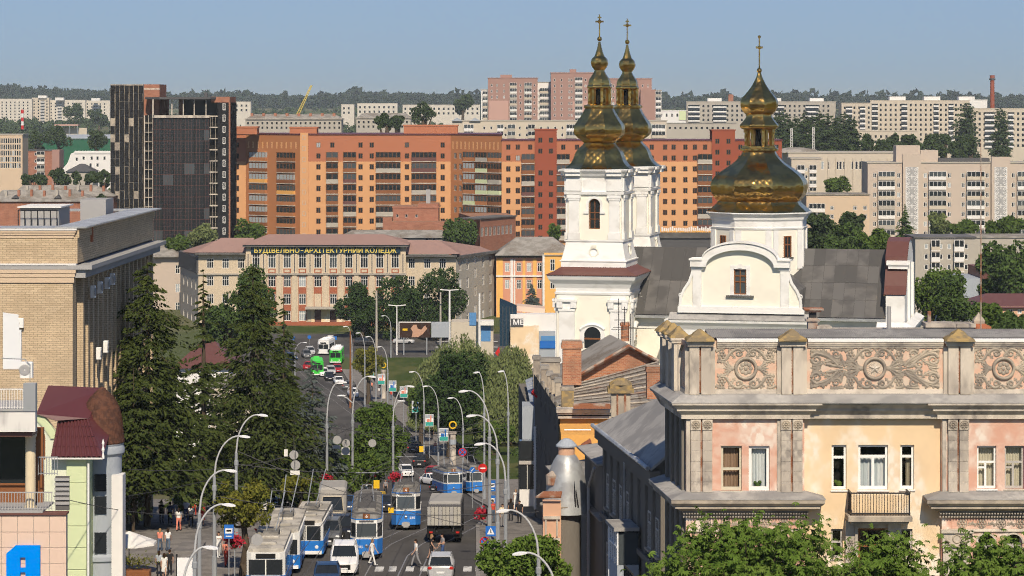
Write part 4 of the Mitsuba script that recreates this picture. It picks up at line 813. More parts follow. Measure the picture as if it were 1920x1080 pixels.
# drum and great dome
DX = 18.6; zd = lambda p: CH-(p-YH)/15.36; kd = 1/15.36; ph = math.pi/8
def od(name, L, mt='gold', sm=32, par=None): return put(name, oct8([(a*kd/math.cos(ph), zd(q)) for a, q in L], (DX, ND), ph, sm is not False and sm < 30), mt, par or CH_, CC, sm is not False)
du = od('drum', [(84, 520), (84, 425)], 'cream_plaster', False)
od('drum_cornice', [(84, 428), (86, 427), (87, 424), (84.5, 423), (84.5, 412), (87, 409), (88, 405), (92, 401), (95, 398), (95, 396), (60, 395.5)], 'white_plaster', 20, du)
for i in range(8):
    a = i*math.pi/4-math.pi/2; tw = CC@mv(DX, ND, 0, a+math.pi/2); R = 84*kd
    for s in (-1, 1): put('drum_pilaster', M().box(s*1.82-.36, s*1.82+.36, -R-.18, -R-.004, zd(500), zd(428)), 'white_plaster', du, tw)
    if i % 2 == 0: continue
    q = put('drum_window', M().box(-.55, -.42, -R-.12, -R-.003, zd(478), zd(439)).box(.42, .55, -R-.12, -R-.003, zd(478), zd(439)).box(-.42, .42, -R-.12, -R-.003, zd(441), zd(439)).box(-.05, .05, -R-.1, -R-.003, zd(478), zd(441)).box(-.42, .42, -R-.09, -R-.003, zd(456), zd(454)), 'wood_brown', du, tw)
    put('pane', M().quad((-.45, -R-.03, zd(478)), (.45, -R-.03, zd(478)), (.45, -R-.03, zd(440)), (-.45, -R-.03, zd(440))), 'glass_dark', q, tw)
    put('window_sill', M().box(-.8, .8, -R-.25, -R-.004, zd(481), zd(478.3)), 'sheet_dark', du, tw)
od('great_dome_skirt', [(95, 398.5), (91, 394), (83, 387), (76, 380), (73, 374)])
od('great_dome', [(72, 379), (77, 374), (83, 365), (86.5, 355), (87, 347), (84.5, 338), (77, 328), (67, 320), (57, 313), (46, 305), (38, 297), (32, 289), (29, 282)])
od('gallery', [(30, 283), (34, 282), (34, 278), (31, 277), (31, 274), (26, 273), (24, 273)])
for i in range(8):
    a = ph+i*math.pi/4; put('lantern_post', M().box(-.22, .22, -.16, .16, zd(274), zd(242)).box(-.3, .3, -.22, .22, zd(249), zd(242)), 'gold', CH_, CC@mv(DX+25*kd*math.cos(a), ND+25*kd*math.sin(a), 0, a))
od('lantern_core', [(6, 274), (6, 240)], 'room_dark')
od('lantern_roof', [(24, 243), (34, 239), (35, 235), (32, 231), (26, 223), (23, 217), (23, 214.5)])
od('onion', [(22, 215), (26, 213), (31, 206), (33.5, 199), (34, 193), (32, 186), (26, 178), (19, 169), (13, 160), (8, 150), (5, 143), (3, 135)])
put('ball', M().sphere((DX, ND, zd(132)), 4.8*kd, 8), 'gold', CH_, CC, True)
put('cross', M().box(DX-.07, DX+.07, ND-.07, ND+.07, zd(128), zd(68)).box(DX-.42, DX+.42, ND-.06, ND+.06, zd(91), zd(87)).sphere((DX, ND, zd(89)), .24, 5).sphere((DX, ND, zd(69)), .2, 5), 'gold', CH_, CC)
# east gable, seen edge on
ze_ = lambda p: CH-(p-YH)/15.45
ep = [(ND-8.2, ze_(600)), (ND-8.2, ze_(545)), (ND-7.0, ze_(530)), (ND-5.6, ze_(500)), (ND-5.6, ze_(478)), (ND-3, ze_(452)), (ND, ze_(446)), (ND+3, ze_(452)), (ND+5.6, ze_(478)), (ND+5.6, ze_(500)), (ND+8.2, ze_(545)), (ND+8.2, ze_(600))]
eg = put('east_gable', M().prism(ep, NX1, NX1+2.2, 'yz'), 'white_plaster', CH_, CC)
def cap(pts, nm):
    n = len(pts); v = [(x, y+oy, z+oz) for x in (NX1-.25, NX1+2.35) for oy, oz in ((0, .02), (-.12, .2)) for y, z in pts]
    put(nm, M().add(v, [[i, i+1, n+i+1, n+i] for i in range(n-1)]+[[2*n+i, 2*n+i+1, 3*n+i+1, 3*n+i] for i in range(n-1)]+[[n+i, n+i+1, 3*n+i+1, 3*n+i] for i in range(n-1)]), 'brown_metal', eg, CC)
cap(ep[1:5], 'gable_capping'); cap(ep[4:8], 'gable_capping')
put('gable_moulding', M().box(NX1-.1, NX1+2.7, ND-6.4, ND-4.9, ze_(490), ze_(482)).box(NX1+.1, NX1+2.5, ND-6.2, ND-5, ze_(497), ze_(490.2)), 'white_plaster', eg, CC)
put('east_wall', M().box(NX1-1, NX1+2.4, ND-8.6, ND+8.6, 12, ze_(602)), 'white_plaster', CH_, CC)
put('east_cornice', M().sweep([(NX1-1, ND-8.6), (NX1+2.4, ND-8.6), (NX1+2.4, ND+8.6)], [(0, ze_(640)), (.2, ze_(618)), (.9, ze_(606)), (1.0, ze_(600)), (0, ze_(592))]), 'white_plaster', CH_, CC)
for s in (-3, 3): put('gable_pilaster', M().box(NX1+2.201, NX1+2.5, ND+s-.5, ND+s+.5, ze_(600), ze_(492)), 'white_plaster', eg, CC)
# ---------- apartment blocks, college and other buildings across the river ----------
_wc = {}
def win_pd(w, h, mull, rail, t):
    k = (round(w, 2), round(h, 2), mull, rail, t)
    if k not in _wc:
        m = M(); a, b = -w/2, w/2
        m.box(a, a+t, 0, .08, 0, h).box(b-t, b, 0, .08, 0, h).box(a+t, b-t, 0, .08, 0, t).box(a+t, b-t, 0, .08, h-t, h)
        if rail: m.box(a+t, b-t, .006, .07, h*rail-t/2, h*rail+t/2)
        for i in range(mull): c = a+(i+1)*w/(mull+1); m.box(c-t/2, c+t/2, .012, .06, t, h-t)
        _wc[k] = plyd(m), plyd(M().quad((a+.01, .05, .01), (b-.01, .05, .01), (b-.01, .05, h-.01), (a+.01, .05, h-.01)))
    return _wc[k]
GL = ['glass_dark']*8+['glass_mid']*2+['glass_pale']
def addwin(key, tw, x, z, w, h, mull=1, rail=0, t=.1, fm='white_far', gl=None, y=.12):
    f, p = win_pd(w, h, mull, rail, t); tm = tw@mv(x, y, z)
    q = inst('window', f, fm, key, tm); inst('pane', p, gl or rnd.choice(GL), q, tm); return q
def facade(key, Y, px0, px1, py0, py1, wins, mt, tw=None, dep=.3, fm='white_far', gl=None, mull=1, rail=0, t=.1, name='wall', y0=0., base=None):
    "frontal wall given in photo pixels at distance Y; wins: (px centre, py centre, width px, height px)"
    s = Y/FL; tw = mv(0, Y+y0) if tw is None else tw
    hs = [(wx(a-w/2, Y), wx(a+w/2, Y), wz(b+h/2, Y), wz(b-h/2, Y)) for a, b, w, h in wins]
    put(name, M().wall(wx(px0, Y), wx(px1, Y), base if base is not None else wz(py1, Y), wz(py0, Y), hs, 0, dep), mt, key, tw)
    for h in hs: addwin(key, tw, (h[0]+h[1])/2, h[2], h[1]-h[0], h[3]-h[2], mull, rail, t, fm, gl)
def angled(key, xa, ya, xb, yb, z0, z1, wins, mt, dep=.3, fm='white_far', gl=None, mull=1, rail=0, t=.1, name='wall'):
    "wall between two plan points, left end first; wins: (share along, z, w, h)"
    f, L = Fr(xa, ya, xb, yb); hs = [(a*L-w/2, a*L+w/2, z, z+h) for a, z, w, h in wins]
    put(name, M().wall(0, L, z0, z1, hs, 0, dep), mt, key, f)
    for h in hs: addwin(key, f, (h[0]+h[1])/2, h[2], h[1]-h[0], h[3]-h[2], mull, rail, t, fm, gl)
    return f, L
def body(key, Y, px0, px1, py0, D, mt, roof='sheet_dark', base=8, lip=.25):
    a, b, z = wx(px0, Y), wx(px1, Y), wz(py0, Y)
    put('body', M().box(a, b, Y+.32, Y+D, base, z-.01), mt, key)
    put('roof', M().box(a-lip, b+lip, Y-lip, Y+D+lip, z, z+.35), roof, key)
_bc = {}
def bal_pd(w, h, d):
    k = (round(w, 2), round(h, 2), d)
    if k not in _bc:
        fr = M(); n = max(2, int(w/1.1))
        for i in range(n+1): x = -w/2+i*w/n; fr.box(x-.06, x+.06, -d-.03, -d+.03, h*.42, h)
        fr.box(-w/2, w/2, -d-.04, -d+.04, h-.1, h)
        _bc[k] = [plyd(q) for q in (M().box(-w/2-.06, w/2+.06, -d-.12, 0, -.12, .1), M().box(-w/2, w/2, -d, -.01, .102, h*.42), M().box(-w/2+.03, w/2-.03, -d+.05, -.01, h*.42+.004, h-.11), fr)]
    return _bc[k]
def balcony(key, tw, x, z, w, h, d=.9, slab='stone_light', par='wood_brown', gl='glass_dark', fm='wood_brown'):
    a, b, c, e = bal_pd(w, h, d); tm = tw@mv(x, 0, z); q = inst('balcony', a, slab, key, tm)
    inst('parapet', b, par, q, tm); inst('glazing', c, gl, q, tm); inst('frame', e, fm, q, tm)
# --- orange apartment complex ---
ORL = 'long orange brick apartment block with brown glazed balconies'
def rows(y0, n, p=20.4): return [y0+p*i for i in range(n)]
OB = thing('apartment_block', 'long orange apartment block left of the bell tower, behind the college, brown glazed balconies', 'apartment building')
YA, YB, YC = 745., 731., 716.
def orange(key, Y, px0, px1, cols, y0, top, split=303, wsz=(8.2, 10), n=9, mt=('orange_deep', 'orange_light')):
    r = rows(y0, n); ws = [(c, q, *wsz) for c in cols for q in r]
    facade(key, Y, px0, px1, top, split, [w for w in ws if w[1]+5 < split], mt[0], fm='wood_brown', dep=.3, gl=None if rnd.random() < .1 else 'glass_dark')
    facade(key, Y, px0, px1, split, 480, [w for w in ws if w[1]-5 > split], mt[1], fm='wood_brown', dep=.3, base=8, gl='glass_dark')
def ballist(key, Y, px0, px1, ys, gl=True, tw=None, xoff=None):
    w = (px1-px0)*Y/FL; tw = tw if tw is not None else mv(0, Y)
    for q in ys: balcony(key, tw, wx((px0+px1)/2, Y) if xoff is None else xoff, wz(q+9.6, Y), w, 2.62, gl=rnd.choice(['glass_dark', 'glass_dark', 'glass_mid']), par=rnd.choice(['wood_brown', 'wood_brown', 'brown_metal', 'beige_grey']))
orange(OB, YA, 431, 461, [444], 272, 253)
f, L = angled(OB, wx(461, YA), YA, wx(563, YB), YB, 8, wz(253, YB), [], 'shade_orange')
for u_ in (.25, .76):
    for q in rows(293, 8): balcony(OB, f, u_*L, wz(q+9.6, 738), 6.4, 2.6, gl=rnd.choice(['glass_dark', 'glass_mid', 'glass_pale']), par=rnd.choice(['wood_brown', 'orange_plain', 'shade_orange']))
m = M()
for i in range(11): m.box(L*(i+.6)/11.5-.25, L*(i+.6)/11.5+.25, -.08, -.003, wz(278, 738), wz(266, 738))
put('arch_frieze', m, 'orange_light', OB, f)
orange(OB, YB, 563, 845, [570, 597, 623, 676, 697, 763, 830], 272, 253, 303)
for a, b in ((612, 634), (644, 668), (705, 751), (772, 818)): ballist(OB, YB, a, b, rows(293, 8))
put('stair_tower', M().box(wx(563, YB), wx(578, YB), YB-.6, YB-.01, 8, wz(249, YB)), 'orange_light', OB)
for q in rows(258, 10): addwin(OB, mv(0, YB-.75), wx(570, YB), wz(q+4, YB), .9, 1.2, 0, fm='frame_grey')
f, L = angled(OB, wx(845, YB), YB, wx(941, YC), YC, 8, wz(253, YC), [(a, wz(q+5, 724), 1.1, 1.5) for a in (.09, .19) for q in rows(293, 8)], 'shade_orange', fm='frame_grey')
for u_ in (.40, .64, .88):
    for q in rows(293, 8): balcony(OB, f, u_*L, wz(q+9.6, 724), 4.6, 2.6, gl=rnd.choice(['glass_dark', 'glass_mid', 'glass_pale']), par=rnd.choice(['wood_brown', 'shade_orange', 'beige_grey', 'pale_green']))
m = M()
for i in range(12): m.box(L*(i+.6)/12.5-.2, L*(i+.6)/12.5+.2, -.08, -.003, wz(280, 724), wz(266, 724))
put('arch_frieze', m, 'orange_light', OB, f)
put('body', M().prism([(wx(431, YA), YA+.4), (wx(461, YA), YA+.4), (wx(563, YB), YB+.4), (wx(845, YB), YB+.4), (wx(940, YC), YC+.4), (wx(940, YC), YA+14), (wx(431, YA), YA+14)], 8, wz(254, YB), 'xy'), 'orange_deep', OB)
put('roof', M().prism([(wx(430, YA), YA-.3), (wx(461, YA), YA-.3), (wx(563, YB), YB-.3), (wx(845, YB), YB-.3), (wx(941, YC), YC-.3), (wx(941, YC), YA+14), (wx(430, YA), YA+14)], wz(253, YB), wz(250.5, YB), 'xy'), 'maroon_metal', OB)
for a, b, t in ((441, 482, 240), (543, 594, 241), (757, 858, 237)): put('roof_house', M().box(wx(a, YB+4), wx(b, YB+4), YB+4, YB+10, wz(252, YB), wz(t, YB)).box(wx(a, YB+4)-.2, wx(b, YB+4)+.2, YB+3.8, YB+10.2, wz(t, YB)+.004, wz(t, YB)+.4), 'orange_deep', OB)
OB2 = thing('apartment_block', 'orange and dark red apartment block with brick towers behind the church domes', 'apartment building')
orange(OB2, YC, 941, 978, [953, 971], 276, 262)
orange(OB2, YC, 978, 1003, [994], 276, 262, n=1)
ballist(OB2, YC, 978, 1002, rows(297, 8))
orange(OB2, YC-.6, 1003, 1044, [1013, 1033], 263, 244, 300, n=10, mt=('red_brick_plain', 'red_brick_plain'))
orange(OB2, YC, 1044, 1069, [1056], 276, 262, n=1); ballist(OB2, YC, 1044, 1068, rows(297, 8))
orange(OB2, YC, 1069, 1308, [1082, 1222, 1247, 1263, 1285, 1303], 276, 265)
orange(OB2, YC, 1308, 1335, [1322], 276, 265, n=1); ballist(OB2, YC, 1308, 1335, rows(297, 8))
orange(OB2, YC-.6, 1335, 1378, [1345, 1366], 265, 245, 300, n=10, mt=('red_brick_plain', 'red_brick_plain'))
orange(OB2, YC, 1378, 1466, [1388, 1402, 1440, 1456], 276, 264, mt=('red_brick_plain', 'red_brick_plain'))
body(OB2, YC, 941, 1466, 264, 16, 'orange_deep', 'maroon_metal')
for a, b, t in ((1003, 1044, 244), (1335, 1378, 245)): put('tower_body', M().box(wx(a, YC), wx(b, YC), YC-.28, YC+8, wz(263, YC), wz(t, YC)-.01).box(wx(a, YC)-.2, wx(b, YC)+.2, YC-.8, YC+8.2, wz(t, YC), wz(t, YC)+.3), 'red_brick_plain', OB2)
# --- unfinished dark tower ---
DT = thing('unfinished_tower', 'unfinished dark glass high rise with black streaked cladding and open top floor', 'high-rise')
YD = 690.; rg = np.random.default_rng(3)
put('clad_wall', M().box(wx(207, YD+6), wx(268, YD+6), YD+6, YD+24, 8, wz(158, YD+6)), 'stone', DT)
n = 0
for c in range(7):
    a = 207.3+c*8.75
    for r in range(24):
        if (c, r) in ((0, 6), (1, 7), (1, 10), (3, 6)) or rg.random() < .015: continue
        w = 7.7; y0 = 160+r*15.2
        x0, x1 = wx(a+rg.random()*.5, YD+6), wx(a+w+.7*rg.random(), YD+6)
        put('cladding_panel', M().box(x0, x1, YD+5.75, YD+5.99, wz(y0+14.2+rg.random()*.9, YD+6), wz(y0+rg.random()*.6, YD+6)), 'cladding', DT); n += 1
put('stair_core', M().box(wx(268, YD+8), wx(299, YD+8), YD+8, YD+22, 8, wz(158, YD+8)), 'brick_mid', DT)
put('core_band', M().box(wx(267, YD+7.9), wx(299.5, YD+7.9), YD+7.9, YD+8.5, wz(168, YD+8), wz(165.5, YD+8)), 'stone_light', DT)
put('left_shaft', M().box(wx(271, YD+3), wx(287, YD+3), YD+3, YD+20, 8, wz(216, YD)), 'room_dark', DT)
for i in range(12):
    q = 230+i*17.5; put('floor_slab', M().box(wx(270, YD+2), wx(287, YD+2), YD+2, YD+6, wz(q+1.6, YD), wz(q, YD)), 'stone', DT)
put('shaft_columns', M().box(wx(270, YD+2), wx(272, YD+2), YD+1.9, YD+2.3, 8, wz(216, YD)).box(wx(278, YD+2), wx(279, YD+2), YD+1.9, YD+2.3, 8, wz(216, YD)).box(wx(285.5, YD+1.8), wx(287, YD+1.8), YD+1.7, YD+2.2, 8, wz(186, YD)), 'stone_light', DT)
# bowed glass front
gp = [(286, YD+1.5), (305, YD+.4), (325, YD-.2), (345, YD-.4), (365, YD-.2), (382, YD+.4), (393, YD+1.2)]
for i in range(len(gp)-1):
    (a, ya), (b, yb) = gp[i], gp[i+1]
    f, L = Fr(wx(a, ya), ya, wx(b, yb), yb)
    for r in range(11):
        q = 222+r*21.; z1, z0 = wz(q, YD), wz(q+20.4, YD)
        if r == 10: z0 = wz(470, YD)
        put('glass_panel', M().box(.06, L-.06, 0, .12, z0, z1), 'glass_dark' if rg.random() < .9 else 'glass_mid', DT, f)
    m = M()
    for k_ in range(int(L/.8)): m.box((k_+.5)*.8-.035, (k_+.5)*.8+.035, -.05, -.003, 10, wz(221, YD))
    for r in range(34): m.box(0, L, -.06 if r % 3 == 0 else -.04, -.004, wz(222+r*7, YD)-(.10 if r % 3 == 0 else .03), wz(222+r*7, YD))
    put('mullions', m, 'brown_metal', DT, f, kind='stuff')
bp = [(wx(a, y_), y_) for a, y_ in gp]
put('glass_body', M().prism([(x, y_+.3) for x, y_ in bp]+[(bp[-1][0], YD+20), (bp[0][0], YD+20)], 8, wz(221.5, YD), 'xy'), 'room_dark', DT)
put('slab_edge', M().prism([(x, y_-.5) for x, y_ in bp]+[(bp[-1][0], YD+20), (bp[0][0], YD+20)], wz(221, YD), wz(216, YD), 'xy'), 'stone_light', DT)
put('top_slab', M().prism([(wx(268, YD), YD+4), (wx(300, YD), YD-1.2), (wx(395, YD), YD-1.2), (wx(412, YD), YD+4), (wx(412, YD), YD+20), (wx(268, YD), YD+20)], wz(186, YD), wz(182, YD), 'xy'), 'grey_dark', DT)
for a in (287, 322, 343.5, 364, 386): put('top_column', M().box(wx(a-.9, YD), wx(a+.9, YD), YD+.2, YD+.6, wz(216, YD), wz(186, YD)), 'stone_light', DT)
put('top_core', M().box(wx(288, YD), wx(299, YD), YD+12, YD+19, wz(216, YD), wz(186, YD)).box(wx(324, YD), wx(334, YD), YD+12, YD+19, wz(216, YD), wz(186, YD)), 'brick_mid', DT)
put('top_back_wall', M().box(wx(334, YD), wx(400, YD), YD+14, YD+14.3, wz(216, YD), wz(186, YD)), 'grey_dark', DT)
put('roof_vent', M().box(wx(378, YD), wx(384, YD), YD+6, YD+7, wz(182, YD), wz(173, YD)), 'grey_dark', DT)
put('open_bay', M().box(wx(394, YD+3), wx(408, YD+3), YD+3.2, YD+18, 8, wz(216, YD)), 'room_dark', DT)
for i in range(12):
    q = 217+i*21; put('floor_slab', M().box(wx(392, YD+1.3), wx(408, YD+1.3), YD+1.3, YD+4, wz(q+2, YD), wz(q, YD)), 'stone_light', DT)
    for j in range(3):
        if rg.random() < .8: put('post', M().box(wx(394+j*4.6, YD+1.6), wx(394.8+j*4.6, YD+1.6), YD+1.5, YD+1.7, wz(q+20.8, YD), wz(q+2.1, YD)), 'stone', DT)
rw = [(420, 200+i*21.2, 5.2, 13) for i in range(12)]
facade(DT, YD+1, 408, 431, 192, 480, rw, 'cladding', fm='white_far', gl='glass_dark', mull=0, t=.16, base=8)
put('right_body', M().box(wx(408, YD+1), wx(431, YD+1), YD+1.32, YD+18, 8, wz(192, YD)), 'cladding', DT)
put('right_brick_top', M().box(wx(396, YD+2), wx(431, YD+2), YD+1.5, YD+17, wz(192, YD)+.004, wz(181.5, YD)), 'brick_mid', DT)
put('brick_edge', M().box(wx(428.5, YD), wx(431.2, YD), YD+.6, YD+.99, 8, wz(192, YD)), 'brick_mid', DT)
# --- college ---
CG = thing('college', 'beige three storey college with rusty pink roof and yellow lettered navy sign', 'college building')
YG_ = 600.; s6 = YG_/FL; X6 = lambda p: wx(p, YG_); Z6 = lambda p: wz(p, YG_); t6 = mv(0, YG_)
cols = [480, 510, 538.5, 567, 596, 625, 654, 683, 712, 741]
tall = [(c, 488, 14, 29) for c in cols]; mid = [(c, 528, 13.4, 19) for c in cols]; low = [(c, 561, 13.4, 19) for c in cols if c not in (596,)]; grd = [(c, 592, 12.6, 18) for c in cols if c not in (596, 625)]
facade(CG, YG_, 461, 761, 462, 612, tall+mid+low+grd, 'college_beige', mull=2, rail=.7, t=.09, base=8, dep=.45)
body(CG, YG_, 461, 761, 463, 16, 'college_beige', 'sheet_dark')
for i in range(11):
    c = cols[0]-14.5+29*i; put('pilaster', M().box(X6(c-4.6), X6(c+4.6), YG_-.35, YG_-.004, Z6(512), Z6(476)).box(X6(c-4.2), X6(c+4.2), YG_-.3, YG_-.004, Z6(603), Z6(516)), 'college_beige', CG)
    put('pilaster_groove', M().box(X6(c-.8), X6(c+.8), YG_-.38, YG_-.351, Z6(511), Z6(476)), 'grey_dark', CG)
for c in cols:
    put('spandrel', M().box(X6(c-7), X6(c+7), YG_-.1, YG_-.004, Z6(512), Z6(504)), 'college_red', CG)
    put('spandrel_plaque', M().box(X6(c-4.8), X6(c+4.8), YG_-.2, YG_-.101, Z6(510.3), Z6(505.6)), 'college_beige', CG)
    for a, b in ((538.5, 550.5), (571.5, 582.5), (602, 606)):
        if not (c in (596, 625) and a > 570): put('spandrel', M().box(X6(c-7), X6(c+7), YG_-.1, YG_-.004, Z6(b), Z6(a)), 'college_red', CG)
    for e in (-7.6, 6.6): put('window_edge', M().box(X6(c+e), X6(c+e+1), YG_-.12, YG_-.004, Z6(602), Z6(517)), 'college_red', CG)
put('plinth', M().box(X6(461), X6(761), YG_-.5, YG_-.004, 8, Z6(603.5)), 'college_red', CG)
put('string_course', M().box(X6(460), X6(762), YG_-.6, YG_-.004, Z6(515), Z6(512.4)), 'beige_grey', CG)
sg = put('sign_board', M().box(X6(471), X6(751), YG_-.5, YG_-.05, Z6(474.5), Z6(463)), 'sign_navy', CG)
tm = meshkit.text_mesh('БУДІВЕЛЬНО-АРХІТЕКТУРНИЙ КОЛЕДЖ', 1.0, .06, True)
v0 = np.array(tm.vertices); sx = (743.5-477)*s6/(v0[:, 0].max()-v0[:, 0].min())
for g in tm.split(only_watertight=False):
    v = np.array(g.vertices); put('letter', M().add(np.stack([X6(477)+(v[:, 0]-v0[:, 0].min())*sx, YG_-.51-v[:, 2], Z6(473.6)+v[:, 1]*9.4*s6], 1), g.faces[:, ::-1]), 'letter_yellow', sg)
put('eaves', M().box(X6(456), X6(766), YG_-1.3, YG_-.003, Z6(462.6), Z6(459)), 'sheet_dark', CG)
def hip(key, Y, px0, px1, pe, pr, D, mt, inl=(0, 0), name='roof', ov=.6):
    a, b, z0, z1 = wx(px0, Y), wx(px1, Y), wz(pe, Y), wz(pr, Y+D/2)
    v = [(a, Y-ov, z0), (b, Y-ov, z0), (b, Y+D, z0), (a, Y+D, z0), (a+inl[0], Y+D/2, z1), (b-inl[1], Y+D/2, z1)]
    return put(name, M().add(v, [[0, 1, 5], [0, 5, 4], [1, 2, 5], [2, 3, 4], [2, 4, 5], [3, 0, 4], [0, 3, 2], [0, 2, 1]]), mt, key)
hip(CG, YG_-1, 455, 767, 459, 439, 18, 'college_roof', (5, 6))
lw_ = [(c, q, 12.5, 18) for c in (394, 423, 452) for q in (494, 527, 560, 590)]
facade(CG, YG_+2, 372, 461, 473, 612, lw_, 'college_beige', mull=2, rail=.66, t=.09, base=8)
hip(CG, YG_+1.5, 366, 470, 473, 446, 16, 'college_roof', (5, 0)); put('eaves', M().box(wx(367, 602), wx(461, 602), 600.4, 602-.003, wz(477, 602), wz(473.4, 602)), 'sheet_dark', CG)
put('string_course', M().box(wx(371, 602), wx(461, 602), 601.5, 601.996, wz(515, 602), wz(512.6, 602)), 'beige_grey', CG)
rw_ = [(c, q, 12, 18) for c in (772, 801, 830) for q in (494, 527, 560, 590)]
facade(CG, YG_+2, 761, 855, 479, 612, rw_, 'college_beige', mull=2, rail=.66, t=.09, base=8)
hip(CG, YG_+1.5, 762, 862, 476, 450, 16, 'college_roof', (0, 5)); put('eaves', M().box(wx(761, 602), wx(857, 602), 600.4, 602-.003, wz(481, 602), wz(477.4, 602)), 'sheet_dark', CG)
# side wing on the right, seen at an angle; left flank in shade
f, L = angled(CG, wx(855, 602), 602, wx(931, 626), 626, 8, wz(479, 610), [(a, wz(q, 612), 1.5, 2.4) for a in (.10, .28, .66, .84) for q in (504, 538, 571, 603)]+[(.47, wz(q, 612), 1.4, 2.2) for q in (494, 521, 555, 590)], 'beige_grey', mull=1, rail=.66, t=.12)
put('eaves', M().box(0, L, -.8, -.003, wz(481, 610), wz(476, 610)), 'sheet_dark', CG, f)
put('wing_roof', slab([(wx(853, 601), 601, wz(478, 605)), (wx(933, 626), 626, wz(478, 618)), (wx(900, 634), 634, wz(462, 634)), (wx(820, 612), 612, wz(450, 612))], .3), 'college_roof', CG)
f, L = angled(CG, wx(338, 628), 628, wx(372, 602), 602, 8, wz(474, 615), [(a, wz(q, 615), 1.5, 2.4) for a in (.2, .42, .64, .86) for q in (538, 571, 603)], 'beige_grey', mull=1, t=.12)
put('loft', M().box(0, L, -.4, -.004, wz(506, 615), wz(476, 615)), 'grey_dark', CG, f)
put('wing_roof', slab([(wx(336, 628), 628, wz(472, 628)), (wx(371, 601), 601, wz(474, 602)), (wx(425, 611), 611, wz(447, 611)), (wx(400, 632), 632, wz(452, 632))], .3), 'college_roof', CG)
for c in (596, 625): put('door', M().box(X6(c-6), X6(c+6), YG_-.2, YG_-.06, 8, Z6(577)), 'brown_metal', CG)
put('porch_canopy', M().box(X6(574), X6(643), YG_-3.2, YG_-.36, Z6(578), Z6(574.6)), 'beige_grey', CG); put('porch_floor', M().box(X6(560), X6(662), YG_-6, YG_-.51, 8, Z6(612)), 'paving', CG)
put('porch_wall', M().box(X6(584), X6(590), YG_-.45, YG_-.005, 8, Z6(579)).box(X6(602.5), X6(619), YG_-.45, YG_-.005, 8, Z6(579)).box(X6(631.5), X6(641), YG_-.45, YG_-.005, 8, Z6(579)), 'yellow_plaster', CG)
# far-left annex
AX = thing('annex_building', 'plain beige annex with hipped grey roof between brick office and college', 'building')
facade(AX, 640., 302, 342, 482, 640, [(333, q, 8, 16) for q in (505, 540, 575)], 'beige_pink', base=8, mull=1, rail=.6); body(AX, 640., 280, 342, 482, 14, 'beige_pink'); hip(AX, 639., 262, 346, 482, 455, 16, 'asbestos_roof', (4, 6))
# --- orange and pink school right of the college ---
SP = thing('striped_school', 'orange and pink striped two storey school with grey hipped roof beside the bell tower', 'school building')
YS = 620.; wn = [(c, q, 8.5, 17) for c in (951, 973, 992, 1012) for q in (501, 533)]
facade(SP, YS, 930, 1020, 482, 640, wn, 'pink_wall', base=8, mull=1, rail=.66, t=.12)
facade(SP, YS-1.2, 1020, 1075, 474, 640, [(1036, q, 9, 22 if q < 510 else 17) for q in (497, 533)], 'orange_wall', base=8, mull=1, rail=.66, t=.12)
for a, b in ((931, 943), (963.5, 966), (980, 985), (999, 1006)): put('stripe_panel', M().box(wx(a, YS), wx(b, YS), YS-.12, YS-.004, 8, wz(485, YS)), 'orange_wall' if b-a > 3 else 'white_far', SP)
put('white_strip', M().box(wx(957, YS), wx(962, YS), YS-.16, YS-.004, 8, wz(485, YS)).box(wx(1017, YS), wx(1021, YS), YS-1.5, YS-1.204, 8, wz(477, YS)), 'white_far', SP)
body(SP, YS, 930, 1075, 483, 15, 'pink_wall'); hip(SP, YS-1, 928, 1078, 479, 444, 18, 'asbestos_roof', (5, 5)); put('string_course', M().box(wx(930, YS), wx(1020, YS), YS-.4, YS-.165, wz(519, YS), wz(516, YS)), 'white_far', SP)
# --- brick works behind the college ---
BW = thing('brick_workshop', 'stepped brown brick workshop with parapets behind the college roof', 'industrial building')
YW = 668.
facade(BW, YW, 737, 822, 402, 470, [(743, 405+2, 4, 5)][:0]+[(c, 404, 5, 7) for c in (745, 762, 781)], 'brick_mid', base=8, mull=0, fm='frame_grey'); body(BW, YW, 737, 822, 390, 12, 'brick_mid', 'brick_mid')
put('upper_wall', M().box(wx(737, YW), wx(822, YW), YW-.05, YW+.33, wz(402, YW), wz(390, YW)), 'brick_mid', BW); put('stair_head', M().box(wx(784, YW), wx(822, YW), YW+.1, YW+10, wz(389, YW), wz(382, YW)), 'brick_mid', BW)
put('long_wing', M().box(wx(720, YW), wx(905, YW), YW-6, YW-.06, 8, wz(414, YW)), 'brick_mid', BW); put('pier', M().box(wx(720, YW), wx(737, YW), YW-6.4, YW-6.01, 8, wz(405, YW)), 'brick_mid', BW)
f, L = angled(BW, wx(900, 650), 650, wx(967, 668), 668, 8, wz(409, 660), [(.06+i*.115, wz(440, 660), 1.6, 2.2) for i in range(8)], 'brick_mid', fm='frame_grey', mull=2, t=.14)
put('wing_body', M().prism([(wx(900, 650), 650.4), (wx(967, 668), 668.4), (wx(950, 690), 690), (wx(860, 690), 690)], 8, wz(408.5, 660), 'xy'), 'brick_mid', BW); put('wing_roof', M().box(0, L, -.4, 6, wz(408.3, 660), wz(406, 660)), 'sheet_dark', BW, f)
put('vent', M().box(wx(798, YW), wx(806, YW), YW+3, YW+4, wz(382, YW), wz(356, YW)), 'grey_wall', BW)
LS = thing('low_shed', 'long low grey roofed shed between college roof and brick workshop', 'shed')
facade(LS, 640., 636, 842, 446, 520, [(800, 443+7, 7, 8), (814, 443+7, 7, 8)], 'asbestos_roof', base=8, mull=0); hip(LS, 640., 634, 850, 446, 431, 12, 'asbestos_roof', (3, 3))
